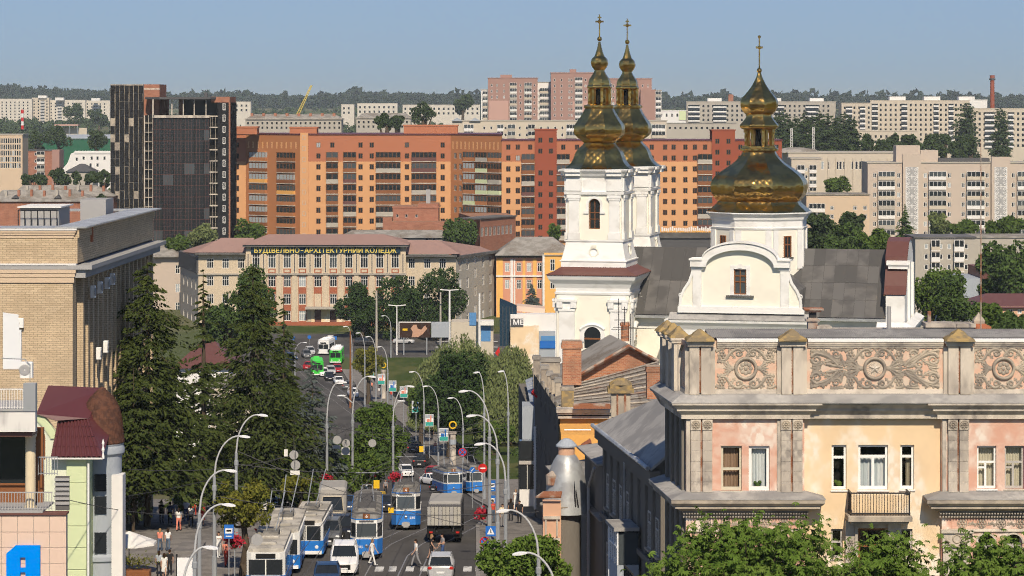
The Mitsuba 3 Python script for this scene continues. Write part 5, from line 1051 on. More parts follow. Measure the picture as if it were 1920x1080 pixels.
# ---------- far districts ----------
def farblock(name, label, Y, px0, px1, top, D, cols, rows_, wsz, mt, bal=(), roof='beige_grey', cat='apartment building', stuffwin=False, group=None, par=None, rot=None):
    key = thing(name, label, cat, group); s = Y/FL; tw = mv(0, Y)
    w, h = wsz
    if stuffwin:
        hs = [(wx(c-w/2, Y), wx(c+w/2, Y), wz(r+h/2, Y), wz(r-h/2, Y)) for c in cols for r in rows_]
        put('wall', M().wall(wx(px0, Y), wx(px1, Y), gz(Y)-4, wz(top, Y), hs, 0, .4), mt, key, tw)
        m = M(); [m.quad((a, .3, c), (b, .3, c), (b, .3, d), (a, .3, d)) for a, b, c, d in hs]; put('window_panes', m, 'glass_dark', key, tw, kind='stuff')
        b2 = M(); g2 = M()
        for a, b in bal:
            for r in rows_: b2.box(wx(a, Y), wx(b, Y), -1.2, -.005, wz(r+h*.75, Y), wz(r+h*.1, Y)); g2.box(wx(a+.3, Y), wx(b-.3, Y), -1.05, -.005, wz(r+h*.08, Y), wz(r-h*.55, Y))
        if bal: put('balconies', b2, par or 'white_far', key, tw, kind='stuff'); put('balcony_glazing', g2, 'glass_dark', key, tw, kind='stuff')
    else:
        facade(key, Y, px0, px1, top, 0, [(c, r, w, h) for c in cols for r in rows_], mt, base=gz(Y)-4, mull=1 if w*s > 1 else 0, t=.12)
        for a, b in bal:
            for r in rows_: balcony(key, tw, wx((a+b)/2, Y), wz(r+h*.95, Y), (b-a)*s, 2.5, 1.1, 'beige_grey', rnd.choice(['white_far', 'white_far', 'beige_grey', 'beige_panel']), rnd.choice(['glass_dark', 'glass_mid', 'glass_dark']), 'white_far')
    body(key, Y, px0, px1, top, D, mt, roof, gz(Y)-4, .3)
    return key
def rng(a, b, st): return list(np.arange(a, b, st))
# right-hand beige panel blocks
Y = 770.
k = farblock('panel_block', 'beige panel apartment block with white lattice stair strips at right', Y, 1627, 1990, 306, 13, [1640, 1685, 1735, 1780, 1806, 1851, 1900, 1945], rng(329, 450, 18.2), (6.5, 9), 'beige_pink', [(1646, 1677), (1741, 1773), (1812, 1845), (1907, 1938)])
for a, b, t in ((1692, 1726, 289), (1858, 1893, 294)):
    put('stair_bay', M().box(wx(a, Y), wx(b, Y), Y-1.2, Y-.01, gz(Y)-4, wz(t, Y)), 'beige_pink', k)
    x0, x1 = wx(a+5, Y), wx(b-6, Y); lat = put('lattice', M().box(x0, x1, Y-1.3, Y-1.21, wz(430, Y), wz(313, Y)), 'grey_wall', k)
    for i in range(7):
        zc = wz(322+i*18.2, Y); xm = (x0+x1)/2; m = M()
        for sx in (-1, 1):
            for rr_ in (1.15, .72): m.tube([(xm+sx*1.75-sx*rr_*math.cos(t_), Y-1.36, zc+rr_*math.sin(t_)) for t_ in np.linspace(-1.45, 1.45, 9)], .13, 4)
            m.box(xm+sx*1.7-.12, xm+sx*1.7+.12, Y-1.42, Y-1.301, zc-1.4, zc+1.4)
        m.box(x0, x1, Y-1.40, Y-1.302, zc-1.45, zc-1.28).box(xm-.1, xm+.1, Y-1.41, Y-1.303, zc-1.4, zc-.7).box(xm-.1, xm+.1, Y-1.41, Y-1.303, zc+.7, zc+1.4)
        put('lattice_panel', m, 'white_far', lat)
put('roof_house', M().box(wx(1683, Y), wx(1728, Y), Y+3, Y+9, wz(306, Y), wz(273, Y)).box(wx(1729, Y), wx(1762, Y), Y+3, Y+9, wz(306, Y), wz(282, Y)), 'beige_pink', k)
put('roof_edge', M().box(wx(1762, Y), wx(1858, Y), Y+2, Y+9, wz(306, Y), wz(297, Y)), 'grey_dark', k)
k = farblock('low_panel_house', 'low warm beige house with small windows in front of the factory hall', 760., 1512, 1630, 366, 14, [1560, 1603, 1622], [390, 406], (7, 8), 'beige_warm', [(1516, 1546)], 'asbestos_roof')
Yh = 840.
k = farblock('factory_hall', 'long pale factory hall with tall grid windows right of the great dome', Yh, 1478, 1700, 287, 20, [1542, 1553, 1570, 1576, 1583, 1599, 1606, 1613, 1622, 1640, 1660, 1672], [310], (5.2, 15), 'beige_panel', (), 'beige_grey', 'factory')
for c in rng(1536, 1700, 16): put('rib', M().box(wx(c-.8, Yh), wx(c+.8, Yh), Yh-.5, Yh-.004, 8, wz(296, Yh)), 'beige_panel', k)
put('dome_roof', M().lathe([(8, wz(287, Yh)), (6.5, wz(281, Yh)), (2, wz(277, Yh))], 14, (wx(1497, Yh), Yh+9)), 'asbestos_roof', k)
k = farblock('balcony_block', 'narrow beige block packed with balconies just right of the great dome', 800., 1484, 1540, 298, 13, [1488, 1512], rng(318, 400, 13.2), (5, 7), 'beige_panel', [(1494, 1508), (1517, 1530)])
# right: five-storey houses behind the church east gable
k = farblock('khrushchev_house', 'five storey beige house behind the church east gable, mixed balconies', 560., 1716, 1828, 447, 12, [1737, 1764, 1780, 1812], rng(462, 545, 19.5), (7, 10), 'beige_grey', [(1745, 1761), (1788, 1806)], 'sheet_dark')
k = farblock('right_edge_house', 'grey roofed low house behind trees at the right edge', 580., 1828, 1960, 446, 12, [1846, 1872, 1898], [462, 480], (8, 9), 'beige_grey', (), 'asbestos_roof', 'house')
k = thing('warehouse', 'plain light grey warehouse boxes at right behind the antenna mast', 'warehouse'); Y = 480.
put('wall', M().box(wx(1760, Y), wx(1848, Y), Y, Y+14, 8, wz(522, Y)), 'grey_blue', k); put('tall_wall', M().box(wx(1868, Y), wx(1990, Y), Y-3, Y+14, 8, wz(503, Y)), 'grey_blue', k); put('brick_end', M().box(wx(1840, Y), wx(1867.8, Y), Y-1, Y+14, 8, wz(504, Y)), 'brown_metal', k)
k = thing('brown_roof_house', 'orange walled house with wide brown hipped roof at the right edge', 'house'); Y = 400.
facade(k, Y, 1852, 1990, 575, 640, [(1862, 584, 5, 10), (1895, 584, 8, 9), (1912, 584, 8, 9)], 'peach_plaster', base=8); hip(k, Y, 1826, 2000, 577, 550, 14, 'brown_metal', (3, 3)); put('body', M().box(wx(1852, Y), wx(1990, Y), Y+.31, Y+13, 8, wz(576, Y)), 'peach_plaster', k)
# upper right long blocks
Y = 1500.
cols_ = rng(1642, 1815, 9.4)
k = farblock('long_panel_block', 'very long far beige panel block under the horizon at right', Y, 1632, 1818, 189, 14, cols_, rng(197, 262, 9.2), (3.6, 4.6), 'beige_panel', [(1634, 1646), (1690, 1701), (1750, 1760), (1778, 1788)], 'beige_panel', stuffwin=True)
for a in (1670, 1735, 1800): put('roof_house', M().box(wx(a, Y), wx(a+30, Y), Y+4, Y+10, wz(189, Y), wz(181, Y)), 'white_far', k)
k = farblock('far_panel_block', 'far beige block left of the very long panel block, over the poplars', 1480., 1578, 1634, 194, 14, rng(1584, 1630, 9), rng(202, 260, 9.2), (3.6, 4.6), 'beige_panel', [(1586, 1598), (1612, 1622)], 'beige_panel', stuffwin=True)
k = farblock('far_panel_block', 'wide far grey beige block passing behind the great dome onion', 1500., 1287, 1567, 191, 14, rng(1292, 1562, 9), rng(199, 232, 8.6), (3.6, 4.4), 'beige_grey', [(1290, 1312), (1337, 1362), (1450, 1470), (1510, 1535)], 'beige_grey', stuffwin=True)
for a in (1328, 1440, 1520): put('roof_house', M().box(wx(a, 1500.), wx(a+26, 1500.), 1504, 1510, wz(191, 1500), wz(184, 1500)), 'white_far', k)
put('water_tank', M().box(wx(1367, 1500.), wx(1376, 1500.), 1504, 1507, wz(191, 1500), wz(177, 1500)), 'brick_mid', k)
k = farblock('far_panel_block', 'far beige block with yellow panel at the right edge beyond poplars', 1350., 1822, 1990, 204, 14, rng(1828, 1990, 9), rng(213, 275, 10), (4, 5), 'beige_panel', [(1846, 1864), (1890, 1900)], 'beige_panel', stuffwin=True)
k = farblock('far_low_block', 'low pale block half hidden by the poplar row', 1200., 1586, 1720, 246, 14, rng(1592, 1715, 10), rng(256, 290, 10), (4, 5), 'beige_panel', (), 'beige_panel', stuffwin=True)
k = farblock('white_annex', 'white blank block beside the red chimney', 1550., 1815, 1851, 188, 12, [1820], [196], (3, 3), 'white_far', (), 'white_far', stuffwin=True)
ch_ = thing('factory_chimney', 'tall dark red brick factory chimney on the right horizon', 'chimney'); Y = 1700.
put('stack', M().lathe([(1.75, gz(Y)-3), (1.35, wz(148, Y)), (1.6, wz(146, Y)), (1.6, wz(141, Y))], 14, (wx(1860.5, Y), Y)), 'red_brick_plain', ch_)
put('ring', M().lathe([(1.9, wz(150, Y)), (2.1, wz(149, Y)), (2.1, wz(147.5, Y)), (1.9, wz(147, Y))], 14, (wx(1860.5, Y), Y)), 'grey_dark', ch_)
# pink brick towers
Y = 1270.
def pink(label, px0, px1, top, cols, bal, mt='tower_pink', y=Y, lit=None):
    k = farblock('pink_tower_block', label, y, px0, px1, top, 14, cols, rng(top+13, 236, 11), (3.2, 5), mt, bal, mt, 'apartment building')
    return k
k = pink('pink brown brick tower block, leftmost of the far cluster above the orange roofs', 915, 1008, 147, [922, 932, 945, 976, 1002], [(956, 969), (983, 997)])
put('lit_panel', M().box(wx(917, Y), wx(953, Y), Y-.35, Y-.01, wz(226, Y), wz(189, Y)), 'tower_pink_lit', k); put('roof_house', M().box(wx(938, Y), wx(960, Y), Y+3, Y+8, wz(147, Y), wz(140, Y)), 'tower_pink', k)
k = farblock('white_balcony_bay', 'white balcony stack at the left corner of the far pink towers', Y+3, 902, 915, 169, 10, [905], rng(176, 236, 11), (3, 5), 'white_far', [(905, 914)])
k = farblock('white_balcony_bay', 'white balcony bay between the two tallest pink towers', Y+3, 1008, 1033, 155, 10, [1011], rng(170, 236, 11), (3, 5), 'white_far', [(1012, 1030)])
k = pink('pink brown brick tower block directly left of the front golden dome, tallest of all', 1033, 1125, 137, [1040, 1053, 1067, 1072, 1098, 1108], [(1078, 1092)], y=Y-8)
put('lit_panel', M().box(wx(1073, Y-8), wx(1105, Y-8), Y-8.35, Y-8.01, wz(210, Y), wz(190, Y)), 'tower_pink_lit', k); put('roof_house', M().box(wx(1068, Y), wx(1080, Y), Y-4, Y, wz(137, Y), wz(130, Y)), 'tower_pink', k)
k = pink('pink brown brick tower block behind the rear golden dome', 1125, 1222, 148, [1150, 1192, 1205, 1215], [(1135, 1147)])
put('lower_wing', M().box(wx(1200, Y), wx(1228, Y), Y-6, Y-.01, gz(Y)-4, wz(168, Y)), 'tower_pink', k)
k = farblock('white_balcony_bay', 'white balcony stack at the right corner of the far pink towers', Y-5, 1227, 1240, 170, 10, [1229], rng(176, 236, 11), (3, 5), 'white_far', [(1229, 1239)])
# pale long block under the pink towers
Y = 1000.
k = farblock('pale_long_block', 'long pale block with white balconies between pink towers and orange roofs', Y, 848, 1250, 227, 13, rng(908, 1245, 13.3), [240, 253], (4.5, 6), 'beige_panel', [(870, 888), (932, 944), (952, 966), (990, 1003), (1062, 1080), (1222, 1247)])
for a in (846, 880): put('roof_gable', M().prism([(wx(a, Y), wz(227, Y)), (wx(a+10, Y), wz(221, Y)), (wx(a+21, Y), wz(227, Y))], Y-1, Y+10), 'grey_blue', k)
# middle left far houses
for i, (a, b, t, Y_, lb, mt) in enumerate([(460, 640, 224, 980, 'long brown roofed house with chimneys behind the orange block', 'beige_grey'), (668, 770, 222, 1150, 'grey house with pale hipped roof left of the dark trees', 'beige_grey'), (640, 664, 196, 2300, 'small white far block on the left horizon trees', 'far_cream'), (670, 745, 194, 2300, 'white far block with balconies under the horizon, centre left', 'far_cream'), (755, 900, 197, 2350, 'long low white far block on the horizon, centre', 'far_cream'), (430, 470, 191, 2200, 'far white block peeping right of the unfinished tower', 'far_cream')]):
    k = farblock('far_house', lb, float(Y_), a, b, t, 12, rng(a+5, b-3, 9), rng(t+7, t+24, 8.5), (3.4, 4.2), mt, (), 'beige_grey', 'building', stuffwin=True)
    if Y_ < 1200: hip(k, float(Y_), a-2, b+2, t, t-10, 14, 'asbestos_roof', (3, 3))
    if i == 0:
        for c in rng(470, 640, 22): put('chimney', M().box(wx(c, 985), wx(c+5, 985), 984, 986, wz(224, 985), wz(212, 985)), 'brick_mid', k)
k = farblock('tin_market_roof', 'white and green low hall right of the pink towers', 1400., 1236, 1286, 208, 14, [1240, 1250, 1260, 1270], [216], (3, 6), 'white_far', (), 'white_far', 'hall', stuffwin=True)
put('green_end', M().box(wx(1273, 1400.), wx(1286, 1400.), 1399.5, 1399.9, wz(225, 1400), wz(208, 1400)), 'pale_green', k)
k = farblock('flat_grey_house', 'flat grey roofed house right of the church drum beyond the orange block', 1250., 1250, 1380, 232, 14, rng(1256, 1376, 10), [240], (4, 4), 'beige_grey', (), 'asbestos_roof', 'house', stuffwin=True)
# left far white blocks
Y = 2600.
for i, (a, b, t, lb) in enumerate([(-40, 60, 186, 'far white nine storey block at the left edge below the forest'), (60, 92, 184, 'far cream block second from the left edge below the forest'), (92, 160, 188, 'far pale block behind the round trees at left'), (160, 206, 189, 'far pale block beside the unfinished tower, left side')]):
    k = farblock('far_white_block', lb, Y+i*6, a, b, t, 14, rng(a+4, b-2, 8), rng(t+6, 232, 5.6), (2.4, 3), 'far_cream' if i != 1 else 'beige_panel', [(a+16, a+24)], 'far_cream', stuffwin=True)
    put('roof_house', M().box(wx(a+10, Y), wx(a+26, Y), Y+4, Y+10, wz(t, Y), wz(t-5, Y)), 'white_far', k)
sp = thing('striped_pipe', 'red and white striped chimney pipe before the far left white blocks', 'chimney'); Y = 2000.
for i in range(5): put('band', M().lathe([(1.1, wz(235-i*7.4+7.4, Y)), (1.1, wz(235-i*7.4, Y))], 10, (wx(42, Y), Y)), 'sign_red' if i % 2 == 0 else 'white_far', sp)
# left middle distance
Y = 1000.
k = thing('lattice_office', 'beige office with a grid of deep sun shade cells at the left edge', 'office building')
cl, rw = rng(-9, 38, 4.2), rng(264, 322, 11.6)
facade(k, Y, -40, 42, 253, 380, [(c, r, 3.2, 9.6) for c in cl for r in rw], 'beige_warm', base=8, mull=0, dep=.9, t=.06); body(k, Y, -40, 42, 253, 12, 'beige_warm', 'beige_grey')
k = farblock('red_brick_house', 'small red brick apartment house with white balconies at left', 1090., 42, 98, 283, 12, [44, 67], rng(289, 330, 13), (4, 6), 'brick_mid', [(70, 84)], 'sheet_dark')
put('side_wing', M().box(wx(98, 1090.), wx(112, 1090.), 1089, 1100, 8, wz(281, 1090)), 'tower_pink', k)
k = thing('white_hall', 'white hall with curved left shoulder and small windows at left', 'hall'); Y = 1080.
out_ = [(wx(118, Y), 8), (wx(118, Y), wz(316, Y)), (wx(127, Y), wz(305, Y)), (wx(133, Y), wz(288, Y)), (wx(142, Y), wz(284, Y)), (wx(210, Y), wz(284, Y)), (wx(210, Y), 8)]
put('wall', M().prism(out_, Y, Y+12), 'white_far', k)
for a, b in ((144, 298), (157, 296), (172, 296), (183, 296), (196, 296), (170, 309), (183, 309)): addwin(k, mv(0, Y-.2), wx(a, Y), wz(b+4, Y), 1.0, 1.5, 0, gl='glass_dark')
put('parapet', M().box(wx(140, Y), wx(210, Y), Y-.4, Y+1, wz(288, Y), wz(283, Y)), 'white_far', k)
k = thing('green_shed', 'long dark green market shed with pale grey roof at left', 'shed'); Y = 1300.
put('wall', M().box(wx(66, Y), wx(207, Y), Y, Y+14, 8, wz(259, Y)), 'shed_green', k); put('roof', slab([(wx(64, Y), Y-.5, wz(260, Y)), (wx(209, Y), Y-.5, wz(260, Y)), (wx(209, Y), Y+14, wz(252, Y+14)), (wx(64, Y), Y+14, wz(252, Y+14))], .2), 'grey_blue', k)
k = thing('pink_awning_shed', 'open shed with long pink awning roof at left', 'shed'); Y = 1700.
put('roof', M().box(wx(102, Y), wx(146, Y), Y, Y+8, wz(236, Y), wz(233, Y)), 'tower_pink_lit', k); put('back_wall', M().box(wx(108, Y), wx(160, Y), Y+6, Y+8, gz(Y), wz(240, Y)), 'beige_panel', k)
for c in (103, 116, 130, 145): put('post', M().box(wx(c-.4, Y), wx(c+.4, Y), Y+.2, Y+.6, gz(Y), wz(236, Y)), 'grey_blue', k)
k = thing('dark_roof_house', 'low house with dark hipped roof before the white hall', 'house'); hip(k, 900., 122, 176, 322, 307, 12, 'grey_dark', (4, 4)); put('wall', M().box(wx(124, 900.), wx(174, 900.), 900, 912, 8, wz(322, 900)), 'beige_grey', k)
# old tin roofs with chimneys in front of the unfinished tower
for i, (Y, a, b, e, r, lb) in enumerate([(640., -20, 178, 378, 356, 'long old grey roof with a row of brick chimneys at left, nearest'), (690., 20, 215, 368, 347, 'long old grey roof behind the nearest chimney row at left')]):
    k = thing('old_roof_house', lb, 'house'); hip(k, Y, a, b, e, r, 13, 'asbestos_roof', (2, 6)); put('wall', M().box(wx(a+2, Y), wx(b-2, Y), Y, Y+12, 8, wz(e, Y)), 'brick_mid', k)
    for j, c in enumerate(rng(a+25, b-25, 24)): put('chimney', M().box(wx(c, Y), wx(c+4.5, Y), Y+2.5, Y+3.4, wz(e-4, Y), wz(r+2-(j % 3), Y)), 'brick_mid' if j % 4 else 'beige_grey', k)
    for c in (a+40, a+120): put('dormer', M().prism([(wx(c, Y), wz(e-6, Y)), (wx(c+7, Y), wz(e-12, Y)), (wx(c+14, Y), wz(e-6, Y))], Y+.6, Y+4), 'grey_dark', k)
cr = thing('crane', 'thin yellow crane jib leaning right on the left skyline', 'crane'); Y = 1100.
p0, p1 = P(557, 218, Y), P(584, 160, Y); m = M()
for o in (-.55, .55): m.tube([p0+[o, 0, 0], p1+[o*.4, 0, 0]], .16, 4)
for i in range(14): t = i/14; a = p0*(1-t)+p1*t; b = p0*(1-t-.07)+p1*(t+.07); m.tube([a+[(-.5 if i % 2 else .5), 0, 0], b+[(.5 if i % 2 else -.5), 0, 0]], .08, 3)
put('jib', m, 'letter_yellow', cr); put('body', M().box(p0[0]-2, p0[0]+2, Y-1, Y+3, p0[2]-3, p0[2]-.3), 'letter_yellow', cr)
for i, (c, t, b, lb) in enumerate([(1525, 238, 284, 'white mobile phone mast beside the great dome poplars'), (1484, 240, 290, 'pale lattice mast left of the white mobile phone mast')]):
    k = thing('radio_mast', lb, 'mast'); Y = 860.; m = M()
    for o in (-.4, .4): m.tube([P(c, b+40, Y)+[o, 0, 0], P(c, t, Y)+[o*.5, 0, 0]], .09, 4)
    for j in range(16): a = P(c, b-j*(b-t)/16, Y); m.tube([a+[(-.4 if j % 2 else .4), 0, 0], a+[(.4 if j % 2 else -.4), 0, (b-t)/16*Y/FL]], .06, 3)
    put('lattice', m, 'white_far', k); put('antennas', M().box(wx(c-2, Y), wx(c-1, Y), Y-.4, Y-.2, wz(t+14, Y), wz(t+2, Y)).box(wx(c+1, Y), wx(c+2, Y), Y-.4, Y-.2, wz(t+14, Y), wz(t+2, Y)), 'white_far', k)
gw = thing('flat_dark_roof', 'long dark flat roof with graffiti parapet between bell tower and drum', 'industrial building'); Y = 520.
put('wall', M().box(wx(1228, Y), wx(1340, Y), Y, Y+12, 8, wz(447, Y)), 'grey_dark', gw); put('roof_band', M().box(wx(1226, Y), wx(1342, Y), Y-.4, Y+12.4, wz(446.5, Y), wz(436, Y)), 'sheet_dark', gw)
m = M(); rg2 = np.random.default_rng(9)
for i in range(24): x = 1240+i*3.9; m.box(wx(x, Y), wx(x+2.6, Y), Y-.5, Y-.41, wz(432+rg2.random()*2, Y), wz(424+rg2.random()*4, Y))
put('parapet', M().box(wx(1230, Y), wx(1340, Y), Y-.4, Y-.1, wz(435.5, Y), wz(430, Y)), 'orange_plain', gw); put('graffiti', m, 'white_far', gw)

k = thing('white_house', 'white house with maroon roof half hidden behind the spruces', 'house'); Y = 330.
facade(k, Y, 330, 430, 690, 900, [(c, q, 8, 16) for c in (345, 366, 390, 412) for q in (722, 770)], 'white_far', base=8, mull=1, rail=.66, t=.12); put('body', M().box(wx(330, Y), wx(430, Y), Y+.31, Y+12, 8, wz(691, Y)), 'white_far', k); hip(k, Y, 322, 438, 690, 640, 13, 'brown_metal', (3, 3))
k = thing('pale_house', 'pale two storey house glimpsed between the conifers and the college', 'house'); Y = 300.
facade(k, Y, 395, 470, 720, 900, [(c, q, 9, 18) for c in (408, 432, 456) for q in (750, 800)], 'beige_panel', base=8, mull=1, rail=.66, t=.12); put('body', M().box(wx(395, Y), wx(470, Y), Y+.31, Y+10, 8, wz(721, Y)), 'beige_panel', k); hip(k, Y, 390, 474, 720, 700, 12, 'asbestos_roof', (3, 3))
# ---------- left side: brick office, tiled shop, green corner house ----------
YL = 185.; lx = lambda p: wx(p, YL); lz = lambda p: wz(p, YL)
BO = thing('brick_office', 'large yellow brick office with banded cornice and finned shaded side, left', 'office building')
xc = lx(136)
put('front_wall', M().box(lx(-60), xc, YL, YL+.4, 10, lz(530)), 'brick_yellow', BO)
put('front_parapet', M().box(lx(-60), xc, YL-.02, YL+.5, lz(494), lz(446)), 'brick_yellow', BO)
def band(a, b, o, mt): put('cornice_band', M().box(lx(-60), xc+o, YL-o, YL+.42, lz(b), lz(a)), mt, BO)
for a, b, o, mt in ((428, 431.5, .34, 'white_far'), (431.6, 436, .26, 'beige_warm'), (436.4, 440.5, .18, 'beige_warm'), (441, 446, .10, 'beige_warm'), (494, 497, .28, 'white_far'), (497.2, 505, .20, 'grey_wall'), (505.4, 512, .26, 'beige_warm'), (513, 519, .19, 'beige_warm'), (520, 530, .12, 'beige_warm')): band(a, b, o, mt)
f, L = Fr(xc, YL, xc+.7, 219.)
ft = lz(428)
put('side_fascia', M().box(0, L, -.34, .4, lz(494), ft).box(0, L, -.46, -.344, lz(446), ft+.003), 'brick_yellow', BO, f)
put('side_coping', M().box(-.2, L, -1.0, 1.2, ft+.01, ft+.12), 'zinc', BO, f)
put('side_cornice', M().box(-.3, L, -1.4, .3, lz(505), lz(497)).box(0, L, -.9, .3, lz(521), lz(505.2)), 'grey_wall', BO, f)
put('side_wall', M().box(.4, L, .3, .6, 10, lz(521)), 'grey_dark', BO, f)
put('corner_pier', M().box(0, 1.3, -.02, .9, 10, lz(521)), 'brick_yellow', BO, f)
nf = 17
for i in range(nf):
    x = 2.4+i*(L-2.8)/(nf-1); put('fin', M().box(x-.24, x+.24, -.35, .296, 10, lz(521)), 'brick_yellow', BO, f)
    if i < nf-1:
        w = (L-2.8)/(nf-1)
        for q in (690, 792, 900): put('spandrel', M().box(x+.25, x+w-.25, -.1, .29, lz(q), lz(q-38)), 'brick_yellow', BO, f)
        for q in (652, 754, 862): put('window', M().box(x+.25, x+w-.25, .05, .12, lz(q), lz(q-62)), 'glass_dark', BO, f)
put('roof', M().add([(lx(-60), YL+.4, ft-1.2), (xc-.4, YL+.4, ft-1.2), (xc+.3, 219, ft-1.2), (lx(-60), 219, ft-1.2)], [[0, 1, 2, 3]]), 'grey_wall', BO)
put('roof_coping', M().add([(lx(-60), YL-.34, ft+.02), (xc+.34, YL-.34, ft+.02), (xc+.34, YL+1.2, ft+.12), (lx(-60), YL+1.2, ft+.12)], [[0, 1, 2, 3]]).add([(xc-.9, YL-.3, ft+.03), (xc+.36, YL-.3, ft+.03), (xc+1.0, 219, ft+.03), (xc-.2, 219, ft+.13)], [[0, 1, 2, 3]]), 'zinc', BO)
put('back_coping', M().box(lx(-60), xc+1.0, 217.6, 219, ft-.1, ft+.06), 'zinc', BO)
put('inner_parapet', M().box(lx(-60), xc+.6, YL+5, YL+5.4, ft-1.2, ft-.15), 'terracotta', BO)
put('roof_sheet', M().box(lx(-60), xc-1, YL+7, YL+20, ft-1.1, ft-.9), 'sheet_grey', BO)
vb = thing('roof_vent_house', 'grey louvred vent house with railing on the brick office roof', 'vent house'); Yv = 200.
put('box', M().box(wx(38, Yv), wx(110, Yv), Yv, Yv+5, ft-1.2, wz(390, Yv)), 'grey_wall', vb); put('top', M().box(wx(34, Yv), wx(116, Yv), Yv-.3, Yv+5.3, wz(389.6, Yv), wz(387, Yv)), 'white_far', vb)
put('second_box', M().box(wx(118, Yv), wx(168, Yv), Yv+8, Yv+12, ft-1.2, wz(381, Yv)), 'grey_wall', vb)
m = M()
for c in range(38, 112, 12): m.tube([(wx(c, Yv), Yv-.8, ft-1.2), (wx(c, Yv), Yv-.8, wz(393, Yv))], .04, 4)
put('railing', m.tube([(wx(38, Yv), Yv-.8, wz(393, Yv)), (wx(110, Yv), Yv-.8, wz(393, Yv))], .05, 4), 'dark_iron', vb)
def acunit(label, tw, w=.85, h=.66, d=.35, grp=None):
    k = thing('air_conditioner', label, 'air conditioner', grp)
    put('case', M().cbox(-w/2, w/2, -d, -.05, 0, h, .03), 'white_paint', k, tw); put('fan_grille', ringm((-.08, h/2), .05, h*.36, -d-.003, .03, 14), 'grey_wall', k, tw); return k
acunit('white air conditioner on the yellow brick front wall', mv(lx(34), YL-.01, lz(614)))
for i, (x, q) in enumerate(((4.2, 566), (7.0, 563), (10.0, 560), (12.2, 556), (6.5, 690), (9.4, 684))):
    acunit(['first of the row of white boxes high on the brick office side', 'second white box high on the finned brick side', 'third white box high on the finned brick side', 'fourth and farthest white box high on the finned side', 'low white air conditioner on the finned brick side, nearer', 'low white air conditioner on the finned brick side, farther'][i], f@mv(x, -.46, lz(q)), .42, .85, .4)
# tiled shop with balcony, nearest left
YN = 150.; nx = lambda p: wx(p, YN); nz = lambda p: wz(p, YN)
TS = thing('tiled_shop', 'near left building with pink tile wall, balcony recess and white stained fascia', 'building')
put('wall', M().box(nx(-40), nx(123), YN+.06, YN+.7, 15, nz(966)), 'grey_wall', TS)
for i in range(-1, 5):
    for j in range(5):
        a, b = nx(33+(i-1)*30), nx(33+i*30); c, d = nz(968+(j+1)*29.6), nz(968+j*29.6)
        put('wall_tile', M().cbox(max(a, nx(-38))+.012, min(b, nx(123))-.012, YN, YN+.058, c+.012, d-.012, .01), 'tile_pink', TS)
put('wall_coping', M().box(nx(-40), nx(125), YN-.12, YN+.8, nz(965.6), nz(962)), 'brown_metal', TS)
# the big blue letter sign
lt = thing('blue_letter', 'big bright blue letter on the pink tile wall, cut by the frame bottom', 'sign letter')
lp = Polygon([(13, 1090), (13, 1037), (30, 1022), (76, 1022), (76, 1090), (49, 1090), (49, 1044), (39, 1044), (39, 1090)])
put('face', M().poly(Polygon([(nx(a), nz(b)) for a, b in lp.exterior.coords]), YN-.22, YN-.02), 'letter_blue', lt)
put('bar', M().box(nx(39), nx(49), YN-.2, YN-.03, nz(1072), nz(1064)), 'letter_blue', lt)
put('lower_floor', M().box(nx(-40), nx(80), YN+.02, YN+3.6, nz(961.8), nz(958)), 'grey_wall', TS)
put('back_wall', M().box(nx(-40), nx(62), YN+3.2, YN+3.6, nz(958), nz(815)), 'wood_brown', TS)
put('glass_door', M().box(nx(-40), nx(36), YN+3.05, YN+3.18, nz(920), nz(828)), 'glass_dark', TS)
put('door_frame', M().box(nx(36), nx(40), YN+3.0, YN+3.19, nz(960), nz(826)).box(nx(-40), nx(36), YN+3.0, YN+3.19, nz(924), nz(920)), 'wood_brown', TS)
put('column', M().lathe([(.36, nz(958)), (.36, nz(955)), (.30, nz(952)), (.29, nz(826)), (.36, nz(822)), (.36, nz(818))], 20, (nx(50), YN+1.2)), 'cream_column', TS, smooth=35)
def railing(key, tw, L_, h, n, mt='grey_pole', mid=True, name='railing'):
    m = M()
    for x in np.linspace(0, L_, n): m.box(x-.018, x+.018, -.018, .018, 0, h-.03)
    m.box(-.04, L_+.04, -.035, .035, h-.03, h+.03).box(0, L_, -.02, .02, .08, .12)
    return put(name, m, mt, key, tw)
railing(TS, mv(nx(-40), YN+.35, nz(958)), nx(95)-nx(-40), nz(925)-nz(958), 26, 'grey_wall')
put('fascia', M().box(nx(-40), nx(69), YN-.5, YN+.1, nz(808), nz(769)).box(nx(-40), nx(40), YN+.1, YN+4, nz(800), nz(770)), 'stained_white', TS)
put('soffit', M().box(nx(-40), nx(61), YN-.2, YN+1.6, nz(818), nz(808.2)), 'brown_metal', TS)
put('upper_parapet', M().box(nx(47), nx(70), YN-.6, YN-.1, nz(768.6), nz(717)), 'grey_pole', TS); put('deck', M().box(nx(-40), nx(47), YN-.6, YN+4, nz(768.6), nz(765)), 'grey_wall', TS)
railing(TS, mv(nx(-40), YN-.5, nz(764.8)), nx(46)-nx(-40), nz(728)-nz(764.8), 18, 'white_far')
put('hoop_rail', M().tube([(nx(44), YN+2, nz(764)), (nx(44), YN+2, nz(690)), (nx(34), YN+2, nz(680)), (nx(-10), YN+2, nz(678))], .03, 5), 'grey_pole', TS)
ac = acunit('white air conditioner standing on the deck of the near left building', mv(nx(36), YN+2.6, nz(716)), .7, .9, .5)
ws = put('white_sheet', M().add([(nx(-20), YN+4, nz(705)), (nx(15), YN+4, nz(705)), (nx(10), YN+4, nz(600)), (nx(-20), YN+4, nz(596))], [[0, 1, 2, 3]]).box(nx(-20), nx(15), YN+4.05, YN+4.2, nz(706), nz(630)), 'white_shutter', label='upright white corrugated sheet at the left edge before the brick wall', cat='panel')
